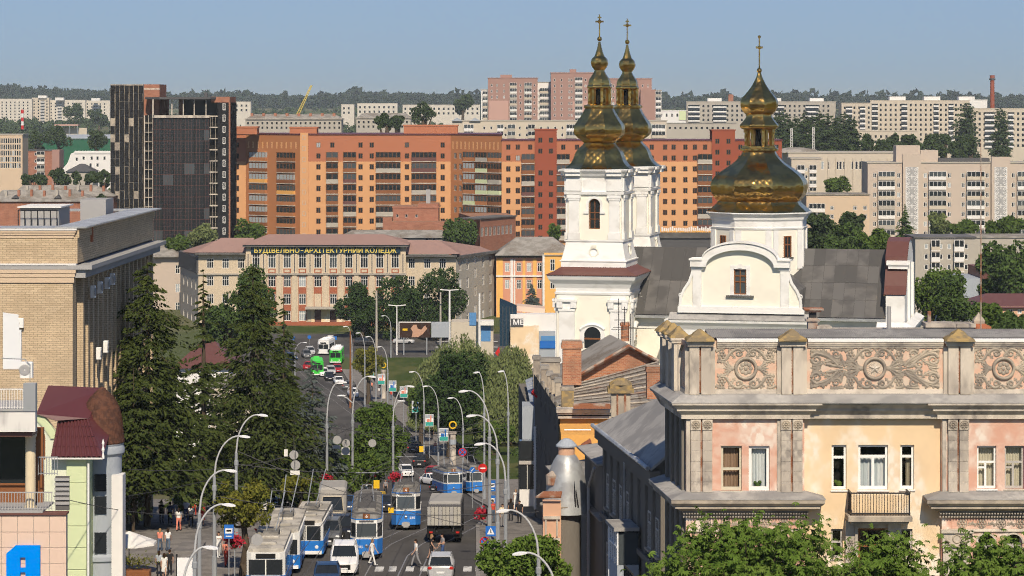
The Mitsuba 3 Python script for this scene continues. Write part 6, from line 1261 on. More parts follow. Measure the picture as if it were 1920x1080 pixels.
put('stair_panel', M().box(nx(98), nx(124), YN+1, YN+1.2, nz(962), nz(898)), 'sheet_mid', TS)
for i in range(6): put('stair_slat', M().box(nx(97), nx(125), YN+.9, YN+.99, nz(906+i*9), nz(901+i*9)), 'grey_wall', TS)
railing(TS, mv(nx(60), YN+2, nz(900)), nx(96)-nx(60), nz(866)-nz(900), 8)
# green corner house
YC_ = 168.; gx_ = lambda p: wx(p, YC_); gz_ = lambda p: wz(p, YC_)
GH = thing('green_corner_house', 'pale green corner house with maroon mansard, shingled dome and round bay', 'building')
arch = Polygon([(gx_(40), 10), (gx_(108), 10), (gx_(108), gz_(815))]+[(gx_(108-(108-62)*t), gz_(815-(815-772)*math.sin(t*math.pi/2))) for t in np.linspace(0, 1, 9)[1:]]+[(gx_(40), gz_(770))])
awin = archpoly(gx_(72), gz_(862), gx_(85)-gx_(59), gz_(820))
put('gable_wall', M().poly(arch.difference(awin), YC_, YC_+.4), 'mint_pale', GH)
put('gable_moulding', M().poly(arch.buffer(.02).difference(arch.buffer(-.45)).intersection(Polygon([(gx_(62), gz_(822)), (gx_(112), gz_(822)), (gx_(112), gz_(760)), (gx_(62), gz_(760))])), YC_-.15, YC_-.003), 'pale_green', GH)
q = put('arched_window', M().poly(awin.difference(awin.buffer(-.09)), YC_+.1, YC_+.2), 'wood_brown', GH)
put('pane', M().poly(awin, YC_+.26, YC_+.3), 'glass_dark', q)
po = thing('sundae_poster', 'poster of a red sundae glass in the arched window of the green house', 'poster')
put('sheet', M().box(gx_(67), gx_(82), YC_+.02, YC_+.04, gz_(860), gz_(824)), 'sign_white', po)
put('picture', M().prism([(gx_(72), gz_(857)), (gx_(78), gz_(857)), (gx_(79), gz_(843)), (gx_(80.5), gz_(840)), (gx_(70.5), gz_(840)), (gx_(72), gz_(843))], YC_+.012, YC_+.018), 'sign_red', po)
put('picture_top', M().sphere((gx_(74), YC_+.014, gz_(835)), 1, 5, (.2, .004, .17)).sphere((gx_(77), YC_+.014, gz_(837)), 1, 5, (.1, .005, .1)), 'sign_yellow', po)
put('side_wall', M().box(gx_(104), gx_(132), YC_-1.2, YC_+6, 10, gz_(852)), 'mint_pale', GH)
for j in range(7): put('siding_panel', M().cbox(gx_(132), gx_(169), YC_-1.5, YC_+4, gz_(898+(j+1)*40.6)+.02, gz_(898+j*40.6)-.02, .03), 'pale_green', GH)
put('siding_panel', M().cbox(gx_(132), gx_(169), YC_-1.5, YC_+4, gz_(897.5), gz_(855), .03), 'pale_green', GH)
# mansard with rolled metal tiles
mp = [(105, 850, -2.0), (201, 850, -2.0), (163, 786, .6), (106, 786, .6)]
pt = lambda a, b, o: np.array([gx_(a), YC_+o, gz_(b)])
put('mansard_base', slab([pt(*p) for p in mp], .1), 'maroon_metal', GH)
for i in range(10):
    t0, t1 = i/10+.012, (i+1)/10-.012
    for j in range(4):
        s0, s1 = j/4, (j+1)/4; g = lambda t, s: (pt(*mp[0])*(1-t)+pt(*mp[1])*t)*(1-s)+(pt(*mp[3])*(1-t)+pt(*mp[2])*t)*s+np.array([0, -.05, .03])
        cs = [(t0+(t1-t0)*k/4) for k in range(5)]; v = [g(t, s)+np.array([0, -.06, .05])*math.sin(math.pi*k/4)+(np.array([0, -.05, .03]) if s == s0 else 0) for s in (s0, s1) for k, t in enumerate(cs)]
        put('roof_tile', M().add(v, [[k, k+1, k+6, k+5] for k in range(4)]), 'maroon_metal', GH, smooth=True)
put('eaves_board', M().box(gx_(104), gx_(202), YC_-2.1, YC_-1.6, gz_(853), gz_(850.3)), 'white_far', GH)
put('upper_roof', slab([pt(70, 775, -.4), pt(106, 788, -.2), pt(164, 786, .4), pt(181, 740, 4), pt(70, 735, 4)], .1), 'maroon_metal', GH)
put('hip', slab([pt(163, 786, .5), pt(201, 850, -2.0), pt(200, 800, 3), pt(181, 745, 4)], .1), 'maroon_metal', GH)
cx_, cy_ = gx_(181), YC_+2.2
dm = [(gx_(226)-gx_(186), gz_(838)), (1.27, gz_(815)), (1.20, gz_(792)), (1.05, gz_(772)), (.78, gz_(755)), (.42, gz_(743)), (.05, gz_(732))]
put('shingle_dome', M().lathe([(a*1.05, b) for a, b in dm], 26, (cx_, cy_)), 'shingle', GH, smooth=40)
for j in range(11):
    z0 = gz_(836-j*9.2); z1 = gz_(836-(j+1)*9.2); rr_ = lambda z: 1.05*float(np.interp(z, [b for a, b in dm], [a for a, b in dm]))
    m = M()
    for i in range(22):
        a0 = -math.pi+ (i+.5*(j % 2))*math.pi*1.2/22; a1 = a0+math.pi*1.2/22*.93
        p = lambda a, z, o: (cx_+(rr_(z)+o)*math.cos(a), cy_+(rr_(z)+o)*math.sin(a), z)
        m.quad(p(a0, z0, .05), p(a1, z0, .05), p(a1, z1, .02), p(a0, z1, .02)).quad(p(a0, z0, .0), p(a1, z0, .0), p(a1, z0, .05), p(a0, z0, .05))
    put('shingle_course', m, 'shingle', GH, kind='stuff')
put('bay', M().lathe([(1.15, 10), (1.15, gz_(1062)), (1.32, gz_(1058)), (1.32, gz_(1050)), (1.18, gz_(1045)), (1.18, gz_(900)), (1.28, gz_(892)), (1.28, gz_(862)), (1.46, gz_(856)), (1.46, gz_(848)), (1.36, gz_(842)), (1.42, gz_(838))], 24, (cx_, cy_)), 'grey_blue', GH, smooth=30)
for q0, q1 in ((893, 925), (935, 968), (975, 1010), (1003, 1042)):
    if q0 == 975: continue
    put('bay_window', M().poly(Polygon([(-.38, gz_(q1)), (.38, gz_(q1)), (.38, gz_(q0)), (-.38, gz_(q0))]), -.04, .2), 'glass_dark', GH, mv(cx_+.1, cy_-1.24, 0, .08))
for a, b in ((205, 226),): put('bay_pilaster', M().box(gx_(a), gx_(b), cy_-1.3, cy_, 10, gz_(895)), 'white_far', GH)
put('downpipe', M().tube([(gx_(174), YC_-1.75, gz_(862)), (gx_(173), YC_-1.75, 12)], .07, 7), 'white_paint', GH)
put('finial', M().lathe([(.1, gz_(852)), (.05, gz_(842)), (.1, gz_(836)), (.04, gz_(830)), (.09, gz_(824)), (.01, gz_(816))], 8, (gx_(202), YC_-1.9)), 'white_paint', GH)
# kiosk roofs and parasol on the pavement
pg = onground(248, 1060); pr = thing('parasol', 'white cafe parasol beside the round bay of the green house', 'parasol')
Yp = 176.; put('canopy', M().lathe([(1.9, wz(1020, Yp)), (1.85, wz(1016, Yp)), (.05, wz(996, Yp))], 8, (wx(242, Yp), Yp), math.pi/8), 'canvas_white', pr); put('pole', M().tube([(wx(242, Yp), Yp, gz(Yp)), (wx(242, Yp), Yp, wz(998, Yp))], .03, 6), 'dark_iron', pr)
fp = thing('planter', 'wooden planter box with bushy plants before the green house', 'planter'); Yp = 172.
put('box', M().cbox(wx(220, Yp), wx(282, Yp), Yp-.5, Yp+.5, gz(Yp)+.2, wz(1068, Yp), .03), 'wood_brown', fp)
mt_ = M(); rgp = np.random.default_rng(21)
for i in range(500):
    c = rgp.normal(0, 1, 3)*[.75, .3, .22]+[wx(251, Yp), Yp, wz(1060, Yp)+.25]; d = rgp.normal(0, 1, 3); d /= np.linalg.norm(d); e = np.cross(d, [0, 0, 1]); mt_.quad(c-d*.1, c+e*.07, c+d*.1, c-e*.07)
put('plants', mt_, 'leaf_yellow', fp, kind='stuff')
# ---------- trees: trunk with limbs, crown of many small leaf faces ----------
def cards(c, d, w, l, rg):
    "leaf faces: centres c, long directions d, half width w, half length l; a folded four-cornered face each"
    n = len(c); s = np.cross(d, rg.normal(size=(n, 3))); s /= np.linalg.norm(s, axis=1, keepdims=True)+1e-9
    nn = np.cross(d, s); w = np.asarray(w).reshape(-1, 1); l = np.asarray(l).reshape(-1, 1)
    v = np.stack([c-d*l, c+s*w+nn*w*.35, c+d*l, c-s*w+nn*w*.35], 1).reshape(-1, 3)
    return v, np.arange(4*n).reshape(n, 4)
def unit(a): return a/(np.linalg.norm(a, axis=-1, keepdims=True)+1e-9)
def trunk(m, x, y, z0, h, r, rg, crown=()):
    p = [np.array([x+rg.normal()*.12*i, y+rg.normal()*.12*i, z0+h*i/4]) for i in range(5)]
    m.tube(p, [r*1.25, r, r*.85, r*.7, r*.45], 8)
    for c in crown: a = p[3]+rg.normal(size=3)*.1; m.tube([a, (a+c)/2+[0, 0, -.25], c], [r*.45, r*.3, r*.08], 5, False)
_tn = 0
def broadleaf(name, label, px, ptop, pbot, wpx, Y, mt='leaf_green', n=5000, leaf=.16, lobes=24, lr=.80, base=None, group=None, droop=0., dens=.58, seed=None, cat='tree'):
    "crown spans the given pixels at distance Y"
    global _tn; _tn += 1; rg = np.random.default_rng(seed or 100+_tn)
    s = Y/FL; k = thing(name, label, cat, group); x, zt_, zb = wx(px, Y), wz(ptop, Y), wz(pbot, Y); R = wpx*s/2; H = (zt_-zb)/2; cz = (zt_+zb)/2
    L = []
    for i in range(lobes):
        u = unit(rg.normal(size=3)); q = rg.random()**.4*.82; L.append((np.array([x, Y, cz])+u*q*np.array([R, R*.85, H]), lr*(.22+.32*rg.random()**1.5)*min(1.25*R, 1.25*H, (R+H)/2)))
    V = []; F = []; tot = 0; w = np.array([r*r for c, r in L]); w /= w.sum()
    for (c, r), ww in zip(L, w):
        q = max(20, int(n*ww)); d = unit(rg.normal(size=(q, 3))); rad = r*(dens+(1.12-dens)*rg.random(q)**.6)
        rad *= 1+.22*(meshkit.noise(d*2.3+c*.7)-.5)*2
        p = c+d*rad[:, None]; t = unit(d*.4+rg.normal(size=(q, 3))*.8+[0, 0, -.35-droop]); sz = leaf*(.65+.7*rg.random(q))
        v, f_ = cards(p, t, sz*.55, sz, rg); V.append(v); F.append(f_+tot); tot += len(v)
    g = gz(Y) if base is None else base; m = M(); trunk(m, x, Y, g-.3, max(cz-g, 1.), max(.12, .035*(zt_-g)), rg, [c for c, r in L[:5]])
    put('trunk', m, 'bark', k); put('crown', M().add(np.vstack(V), np.vstack(F)), mt, k); return k
def conifer(name, label, px, ptop, pbot, wpx, Y, mt='leaf_spruce', n=330, per=16, group=None, sparse=0., leaf=.2, up=False, seed=None, prof=.85, spread=.26, cat='spruce'):
    global _tn; _tn += 1; rg = np.random.default_rng(seed or 300+_tn)
    s = Y/FL; k = thing(name, label, cat, group); x, zt_, zb = wx(px, Y), wz(ptop, Y), wz(pbot, Y); R = wpx*s/2; V = []; F = []; tot = 0; H = zt_-zb
    tm_ = M().tube([(x, Y, min(gz(Y), zb)-.3), (x+.05, Y, zb+H*.5), (x, Y, zt_)], [max(.1, H*.016), H*.011, .02], 7); C = []; D = []; S = []
    for i in range(n):
        t = rg.random()**.75; z = zt_-t*H; a = rg.random()*2*math.pi; r = R*(.04+.96*t**prof)*(.5+.55*rg.random())*(1+.3*math.sin(i*1.7))*(.72+.56*meshkit.noise(np.array([a*1.3, t*9, px*.1])))
        if rg.random() < sparse: continue
        o = np.array([math.cos(a), math.sin(a), 0]); dz = (-.35*r if not up else .05*r)
        q = int(per*(.4+.6*t))+2; e = np.sqrt(np.linspace(.08, 1, q)); p = np.array([x, Y, z])+o*(e*r)[:, None]+np.array([0, 0, 1])*(dz*e**1.4+.12*r*e*e)[:, None]
        side = np.array([-o[1], o[0], 0]); p = p+side*(rg.normal(size=q)*spread*r*e)[:, None]+[0, 0, 1]*(rg.normal(size=q)*.035*r-np.abs(rg.normal(size=q))*.05*r*e)[:, None]
        C.append(p); D.append(unit(o+side*rg.normal(size=(q, 1))*.7+np.array([0, 0, -.55])+rg.normal(size=(q, 3))*.25)); S.append(leaf*(.7+.6*rg.random(q))*(.5+.5*t))
        if i % 3 == 0 and r > .4: tm_.tube([p[0], p[-1]], [.035, .01], 3, False)
    C, D, S = np.vstack(C), np.vstack(D), np.concatenate(S); v, f_ = cards(C, D, S*.42, S*1.25, rg)
    put('trunk', tm_, 'bark', k); put('crown', M().add(v, f_), mt, k); return k
def willow(name, label, px, ptop, pbot, wpx, Y, n=700, mt='leaf_willow', leaf=.28):
    global _tn; _tn += 1; rg = np.random.default_rng(500+_tn); s = Y/FL; k = thing(name, label, 'willow')
    x, zt_, zb = wx(px, Y), wz(ptop, Y), wz(pbot, Y); R = wpx*s/2; H = zt_-zb; C = []; D = []
    for i in range(n):
        u = rg.random()**.5; a = rg.random()*2*math.pi; r = R*u; lump = .72+.3*meshkit.noise(np.array([math.cos(a)*2.2+px, math.sin(a)*2.2, u*2.]))
        top = zb+H*(math.sqrt(max(0, 1-(u*.92)**2)))*lump; l = H*(.18+.42*u)*(.5+rg.random()); q = max(4, int(l/.35)); t = np.linspace(0, 1, q)
        p = np.stack([x+math.cos(a)*r*(1+.06*t), Y+math.sin(a)*r*.8*(1+.06*t), np.maximum(top-l*t, zb-.5)], 1)+rg.normal(size=(q, 3))*.14
        C.append(p); D.append(unit(np.tile([math.cos(a)*.2, math.sin(a)*.2, -1.], (q, 1))+rg.normal(size=(q, 3))*.35))
    C, D = np.vstack(C), np.vstack(D); S = leaf*(.7+.6*rg.random(len(C))); v, f_ = cards(C, D, S*.36, S*1.2, rg); m = M(); trunk(m, x, Y, gz(Y)-.3, H*.5, .4, rg, [np.array([x+R*.4*math.cos(b), Y+R*.4*math.sin(b), zb+H*.75]) for b in range(5)])
    put('trunk', m, 'bark', k); put('crown', M().add(v, f_), mt, k); return k
# street side conifers, left
conifer('spruce', 'tall ragged spruce directly right of the yellow brick office, leftmost of the conifers', 276, 486, 905, 320, 203, n=330, per=66, leaf=.30, prof=.72)
conifer('spruce', 'thin topped spruce with bare upper trunk between the two big spruces', 381, 505, 880, 130, 228, n=190, per=34, leaf=.28, sparse=.2)
conifer('spruce', 'broad dark spruce right of centre in the conifer group, before the college left wing', 474, 498, 915, 300, 236, n=360, per=66, leaf=.30, prof=.75)
conifer('spruce', 'spruce with brownish right edge nearest the street among the conifers', 532, 560, 895, 130, 246, n=210, per=40, leaf=.28)
conifer('blue_spruce', 'pale blue spruce at the right end of the conifer row', 585, 672, 905, 150, 242, 'leaf_blue', n=230, per=40, leaf=.24)
conifer('spruce', 'lower bushy spruce left of the pavement, under the tall ragged spruce', 250, 690, 905, 190, 199, n=200, per=50, leaf=.28, prof=.6)
broadleaf('yew_tree', 'rounded dark yew on the pavement below the tall ragged spruce', 256, 840, 940, 56, 206, 'leaf_dark', 4200, .15)
broadleaf('broadleaf_tree', 'dark green broadleaf tree before the college left wing', 478, 503, 640, 105, 420, 'leaf_dark', 4500, .34)
broadleaf('broadleaf_tree', 'darker broadleaf crown left of the college sign, behind the spruces', 425, 540, 660, 110, 430, 'leaf_dark', 4000, .34)
broadleaf('pavement_bush', 'green bush on the pavement below the spruces', 345, 925, 962, 60, 216, 'leaf_green', 1500, .13, 6, cat='bush')
# plants and small trees along the left kerb
broadleaf('autumn_tree', 'small yellow green tree with crooked trunk beside the trolleybuses', 455, 872, 1015, 140, 176, 'leaf_yellow', 4200, .13, 34, lr=.5, dens=.3)
broadleaf('kerb_tree', 'bushy green tree behind the bus stop signs, middle of the street left side', 640, 838, 930, 150, 246, 'leaf_green', 5200, .19)
broadleaf('kerb_tree', 'round green tree before the bridge, left of the last tram pole', 705, 742, 905, 112, 268, 'leaf_green', 7000, .2)
broadleaf('verge_bush', 'yellow green bush behind the parked cars on the left verge', 560, 880, 935, 80, 228, 'leaf_yellow', 2200, .14, 12, lr=.6, dens=.35, cat='bush'); broadleaf('verge_bush', 'bright green bush left of the canvas topped van', 598, 895, 945, 60, 234, 'leaf_green', 1800, .15, 10, lr=.7, cat='bush')
broadleaf('kerb_tree', 'dark small tree under the blue spruce beside the round signs', 570, 880, 960, 120, 240, 'leaf_dark', 3600, .19)
broadleaf('kerb_tree', 'dark leafy tree between the two tram poles on the left pavement', 700, 840, 915, 90, 252, 'leaf_dark', 3000, .18)
broadleaf('bridge_tree', 'small yellowish tree by the far bridge end', 690, 647, 712, 56, 462, 'leaf_yellow', 2600, .26)
# park on the right of the bridge
broadleaf('park_tree', 'dense dark round tree in front of the willows', 845, 642, 805, 140, 380, 'leaf_deep', 11000, .3, 20, dens=.75, lr=1.)
willow('willow', 'large pale green willow behind the dark round park tree', 862, 622, 790, 185, 420, 1500)
willow('willow', 'weeping willow right of the dark park tree, beside the old roofs', 955, 640, 812, 120, 400, 1100)
broadleaf('park_tree', 'small bushy tree left of the dark round park tree', 790, 712, 790, 60, 400, 'leaf_green', 2600, .26)
for i, (a, t, b, w, lb) in enumerate(((925, 790, 850, 120, 'wide green bush bank below the dark park tree'), (905, 815, 868, 60, 'green bush beside the concrete terrace'), (842, 775, 815, 60, 'small green bush by the bridge railing'), (965, 830, 900, 60, 'green bush at the foot of the dark glazed house'), (935, 850, 900, 60, 'dark bush behind the no stopping sign'))): broadleaf('park_bush', lb, a, t, b, w, 385, 'leaf_green' if i % 2 == 0 else 'leaf_dark', 3000, .26, 9, cat='bush')
# in front of the college
for a, t, b, w, lb, mt in ((680, 527, 640, 84, 'broadleaf tree left of three before the college entrance', 'leaf_deep'), (748, 500, 644, 104, 'broadleaf tree middle of three before the college', 'leaf_deep'), (818, 485, 644, 128, 'largest broadleaf tree, right of three before the college', 'leaf_deep')): broadleaf('college_tree', lb, a, t, b, w, 572, mt, 6500, .36, 18)
conifer('small_spruce', 'small dark spruce before the striped school', 997, 532, 580, 42, 540, 'leaf_blue', 160, 12, leaf=.3)
broadleaf('roofline_tree', 'dark round tree between the brick workshop and college roof', 865, 402, 475, 72, 640, 'leaf_dark', 4200, .4)
broadleaf('roofline_tree', 'pale green tree at the base of the unfinished tower', 380, 417, 470, 62, 650, 'leaf_willow', 2600, .4); broadleaf('roofline_tree', 'green tree below the left end of the orange block', 468, 411, 470, 70, 655, 'leaf_green', 2600, .4)
broadleaf('roofline_tree', 'small green tree between workshop and bell tower', 1041, 417, 450, 26, 640, 'leaf_green', 900, .4); broadleaf('roofline_tree', 'low green tree left of the unfinished tower foot', 335, 440, 480, 60, 645, 'leaf_green', 1800, .4)
# right side trees
for i, (a, t, b, w, Y, lb, mt) in enumerate(((1530, 395, 480, 95, 500, 'broad grey green tree right of the church drum', 'leaf_far'), (1590, 420, 480, 90, 490, 'green tree behind the church nave ridge, middle', 'leaf_dark'), (1640, 432, 480, 80, 480, 'bright green tree behind the nave ridge', 'leaf_green'), (1600, 395, 445, 50, 560, 'feathery tree before the low warm house', 'leaf_far'), (1760, 395, 450, 50, 640, 'pale thin tree before the panel block', 'leaf_willow'), (1812, 410, 450, 70, 620, 'green tree before the panel block, right of the pale thin tree', 'leaf_green'), (1885, 405, 450, 80, 620, 'bright green tree before the second lattice stair', 'leaf_green'), (1745, 478, 620, 120, 400, 'big green tree right of the church east gable', 'leaf_green'), (1790, 520, 620, 90, 390, 'dark tree beside the warehouse, right of the east gable', 'leaf_dark'), (1865, 450, 590, 70, 460, 'dark tree before the low right edge house', 'leaf_dark'), (1905, 440, 590, 100, 455, 'large dark tree at the right edge above the warehouse', 'leaf_dark'), (1850, 570, 625, 70, 340, 'green bush mass behind the brick roof chimney', 'leaf_green'), (1900, 585, 630, 80, 330, 'dark bush at the right edge behind the roof', 'leaf_dark'), (1568, 329, 366, 56, 800, 'bright green tree before the factory hall', 'leaf_green'))): broadleaf('distant_tree', lb, a, t, b, w, Y, mt, 3800, .30 if Y < 450 else .42)
conifer('fir_tree', 'dark pointed fir before the first lattice stair', 1697, 383, 455, 44, 600, 'leaf_dark', 220, 14, leaf=.35)
ORD = ['first', 'second', 'third', 'fourth', 'fifth', 'sixth', 'seventh', 'eighth', 'ninth', 'tenth']
for i in range(10): conifer('poplar', f'dark column poplar, {ORD[i]} from the left in the row behind the great dome lantern', 1462+i*15, 205+(i*7) % 17, 300, 34, 1050+(i % 3)*12, 'leaf_far', 230, 18, 'poplar row behind the great dome', leaf=.8, up=True, prof=.25, cat='poplar')
conifer('poplar', 'tall lone dark poplar before the very long panel block, left', 1812, 194, 300, 48, 1240, 'leaf_far', 330, 20, leaf=.9, up=True, prof=.22, cat='poplar'); conifer('poplar', 'tall lone dark poplar near the right edge', 1876, 203, 300, 36, 1230, 'leaf_far', 280, 18, leaf=.9, up=True, prof=.22, cat='poplar')
for i in range(9): broadleaf('belt_tree', f'grey green tree, {ORD[i]} from the left in the belt below the very long panel block', 1628+i*24, 243+(i*11) % 13, 296, 44, 980+(i % 4)*16, 'leaf_far', 900, .8, 8, group='tree belt at right')
for i, (a, t, b, w, Y, lb) in enumerate(((795, 193, 240, 56, 1050, 'largest dark tree above the orange block, centre left'), (745, 207, 240, 30, 1060, 'small dark tree left of the largest dark tree'), (722, 215, 250, 34, 940, 'dark tree before the grey hipped house'), (868, 170, 215, 46, 1900, 'dark tree on the skyline left of the pink towers'), (140, 196, 236, 48, 2250, 'round grey green tree before the far left blocks'), (186, 193, 240, 46, 2200, 'dark tree left of the unfinished tower, on the far slope'), (110, 235, 280, 60, 1250, 'tree before the green shed at left'), (70, 240, 285, 60, 1240, 'tree behind the lattice office'), (182, 240, 282, 50, 1220, 'tree right of the green shed front'), (110, 318, 352, 80, 880, 'dark tree belt crown left of the dark roofed house'), (160, 322, 352, 70, 870, 'dark tree belt crown below the white hall'), (60, 322, 352, 60, 885, 'dark tree below the red brick house'), (195, 318, 352, 40, 860, 'dark tree beside the unfinished tower foot at left'), (192, 366, 392, 30, 620, 'small green tree at the old roofs end'))): broadleaf('distant_tree', lb, a, t, b, w, Y, 'leaf_far', 1800, .5 if Y < 1300 else 1.0, 10)
# foreground crowns at the bottom
def chestnut(label, px, ptop, pbot, wpx, Y, n, mt='leaf_bright', seed=1):
    rg = np.random.default_rng(seed); k = thing('chestnut_tree', label, 'chestnut tree'); s = Y/FL; x, zt_, zb = wx(px, Y), wz(ptop, Y), wz(pbot, Y); R = wpx*s/2; H = zt_-zb; V = []; F = []; tot = 0; tr = M()
    g = gz(Y); trunk(tr, x, Y, g-.3, max(zb-g, 1)+H*.3, .3, rg)
    nt = max(8, n//48); tips = []
    while len(tips) < nt:
        u = unit(rg.normal(size=3)); u[2] = abs(u[2])
        if u[1] > .55: continue
        tips.append(np.array([x, Y, zb])+u*(.45+.62*rg.random()**.6)*np.array([R, R*.6, H])*(.85+.3*rg.random()))
    for tip in tips:
        o0 = unit(tip-np.array([x, Y, zb-.6])); tr.tube([tip-o0*1.5-[0, 0, .3], tip-o0*.3, tip+o0*.2], [.05, .03, .008], 4, False); sp_ = .30+.22*rg.random()
        for i in range(rg.integers(26, 58)):
            c = tip+rg.normal(size=3)*[sp_*1.25, sp_, sp_*.8]; o = unit(o0*.5+rg.normal(size=3)*.5+[0, -.15, .55]); a = unit(np.cross(o, rg.normal(size=3))); b = np.cross(o, a); sz = .24*(.65+.7*rg.random())
            for j in range(7):
                q = (j-3)*.66; d = a*math.cos(q)+b*math.sin(q)-o*(.25+.35*rg.random()); d = d/np.linalg.norm(d)*sz*(1-.1*abs(j-3)); w = unit(np.cross(o, d))*sz*.15
                V.append([c, c+d*.62+w, c+d-o*.04, c+d*.62-w]); F.append([tot, tot+1, tot+2, tot+3]); tot += 4
    put('trunk', tr, 'bark', k); put('crown', M().add(np.array(V).reshape(-1, 3), np.array(F)), mt, k)
chestnut('bright leafy chestnut crown along the bottom, before the pink left bay', 1410, 992, 1150, 410, 108, 5200, seed=4)
chestnut('lower chestnut crown under the balcony, right of the largest crown', 1670, 1026, 1130, 195, 112, 2000, seed=8)
chestnut('chestnut crown at the bottom right corner before the arched windows', 1862, 1032, 1130, 215, 109, 2100, seed=12)
broadleaf('street_tree', 'round green tree right of the crossing, below the silver turret', 988, 978, 1150, 172, 148, 'leaf_bright', 11000, .14, 26, lr=.85)
# forest and scattered far crowns nobody could count
def blobs(name, pts, mt, size, q, label):
    rg = np.random.default_rng(77); V = []; F = []; tot = 0
    for (x, y, z), s_ in zip(pts, size):
        d = unit(rg.normal(size=(q, 3))); d[:, 2] = np.abs(d[:, 2])*1.2-.25; p = np.array([x, y, z+s_*.35])+d*s_*np.array([.62, .62, .75])*(.75+.3*rg.random((q, 1)))
        v, f_ = cards(p, unit(rg.normal(size=(q, 3))+[0, 0, -.2]), np.full(q, s_*.2), np.full(q, s_*.27), rg); V.append(v); F.append(f_+tot); tot += len(v)
    put(name, M().add(np.vstack(V), np.vstack(F)), mt, kind='stuff', label=label, cat='forest')
rg = np.random.default_rng(41); P_ = []; S_ = []
for i in range(5200):
    y = 3900+rg.random()*900; x = (rg.random()-.5)*.40*y; P_.append((x, y, hill_z(x, y))); S_.append(8+7*rg.random()**2+(10 if rg.random() < .02 else 0)+5*meshkit.noise(np.array([x*.006, y*.004, 1.])))
blobs('forest', P_, 'leaf_forest', S_, 18, 'dark forest covering the far hill along the horizon')
P_ = []; S_ = []
while len(P_) < 4200:
    y = 860+rg.random()**1.4*2700; x = (rg.random()-.5)*.39*y
    if meshkit.noise(np.array([x*.012, y*.006, 3.])) < .42: continue
    P_.append((x, y, gz(y)-.5)); S_.append(4.5+4*rg.random())
blobs('far_greenery', P_, 'leaf_far', S_, 26, 'scattered green treetops among the far houses')
P_ = [((rg.random()-.5)*60-28, 300+rg.random()*220, 0) for i in range(500)]; P_ = [(x, y, gz(y)) for x, y, z in P_ if x < np.interp(y, [a for a, b in RL], [b for a, b in RL])-3]
blobs('bank_bushes', P_, 'leaf_dark', [2.4+2*rg.random() for _ in P_], 60, 'dark bushes on the bank left of the bridge')
# ---------- vehicles ----------
def loft(secs, close=True):
    "skin through equal-length outlines"
    n = len(secs[0]); m = M().add([p for s in secs for p in s], [[i*n+j, i*n+(j+1) % n, (i+1)*n+(j+1) % n, (i+1)*n+j] for i in range(len(secs)-1) for j in range(n)])
    for s, r in ((secs[0], 1), (secs[-1], 0)): m.add(s, [[0, j+1, j] if r else [0, j, j+1] for j in range(1, n-1)])
    return m
def carset(L, Wd, H, zs, cab, roof, hatch=False):
    "car meshes, front at y=0 looking towards -y: body, cabin glass, roof with pillars, wheels"
    w = Wd/2; B = []
    for y, k, t in ((0, .80, zs-.30), (.10, .90, zs-.2), (.5, .98, zs-.10), (cab[0], 1, zs), (cab[3], 1, zs+.02), (L-.25, .97, zs), (L-.05, .92, zs-.05), (L, .86, zs-.15)):
        a = w*k; B.append([(-a*.92, y, .22), (a*.92, y, .22), (a, y, .45), (a, y, t-.14), (a*.90, y, t), (-a*.90, y, t), (-a, y, t-.14), (-a, y, .45)])
    G = []
    for y, k, t in ((cab[0], .88, zs-.02), (cab[1], .74, H-.05), (cab[2], .74, H-.05), (cab[3], .86, zs)):
        a = w*k; b = w*.9; G.append([(-b, y, zs-.03), (b, y, zs-.03), (a, y, t), (-a, y, t)])
    R = M(); a = w*.75
    for x in (-1, 1):
        for (y0, z0), (y1, z1), tk in (((cab[0], zs), (cab[1], H-.04), .04), ((cab[3], zs), (cab[2], H-.04), .06), (((cab[1]+cab[2])/2, zs), ((cab[1]+cab[2])/2, H-.04), .04)): R.tube([(x*w*.9, y0, z0), (x*a, y1, z1)], tk, 4)
    rf = loft([[(-a*k, y, H-.07), (a*k, y, H-.07), (a*k*.9, y, H+t), (-a*k*.9, y, H+t)] for y, k, t in ((cab[1]-.08, .96, -.05), (cab[1]+.15, 1, 0), (cab[2]-.15, 1, 0), (cab[2]+.1, .96, -.05))])
    wh = M().lathe([(.19, -.10), (.31, -.10), (.32, -.06), (.32, .06), (.31, .10), (.19, .10)], 12).xf([[0, 0, 1, 0], [0, 1, 0, 0], [1, 0, 0, 0], [0, 0, 0, 1]])
    hl = M().sphere((0, 0, 0), 1, 4, (.17, .07, .08)); pl = M().box(-.26, .26, -.02, .02, -.055, .055)
    return dict(body=plyd(loft(B), 35), glass=plyd(loft(G), 30), roof=plyd(R.join(rf)), wheel=plyd(wh), light=plyd(hl), plate=plyd(pl), L=L, w=w, zs=zs)
CARS = dict(sedan=carset(4.4, 1.75, 1.43, .92, (1.15, 1.85, 3.1, 3.75), 1), hatch=carset(4.1, 1.74, 1.52, .96, (1.05, 1.7, 3.6, 4.0), 1), suv=carset(4.7, 1.9, 1.80, 1.10, (1.25, 1.9, 4.2, 4.6), 1), van=carset(5.2, 1.98, 2.25, 1.15, (.75, 1.35, 5.0, 5.15), 1))
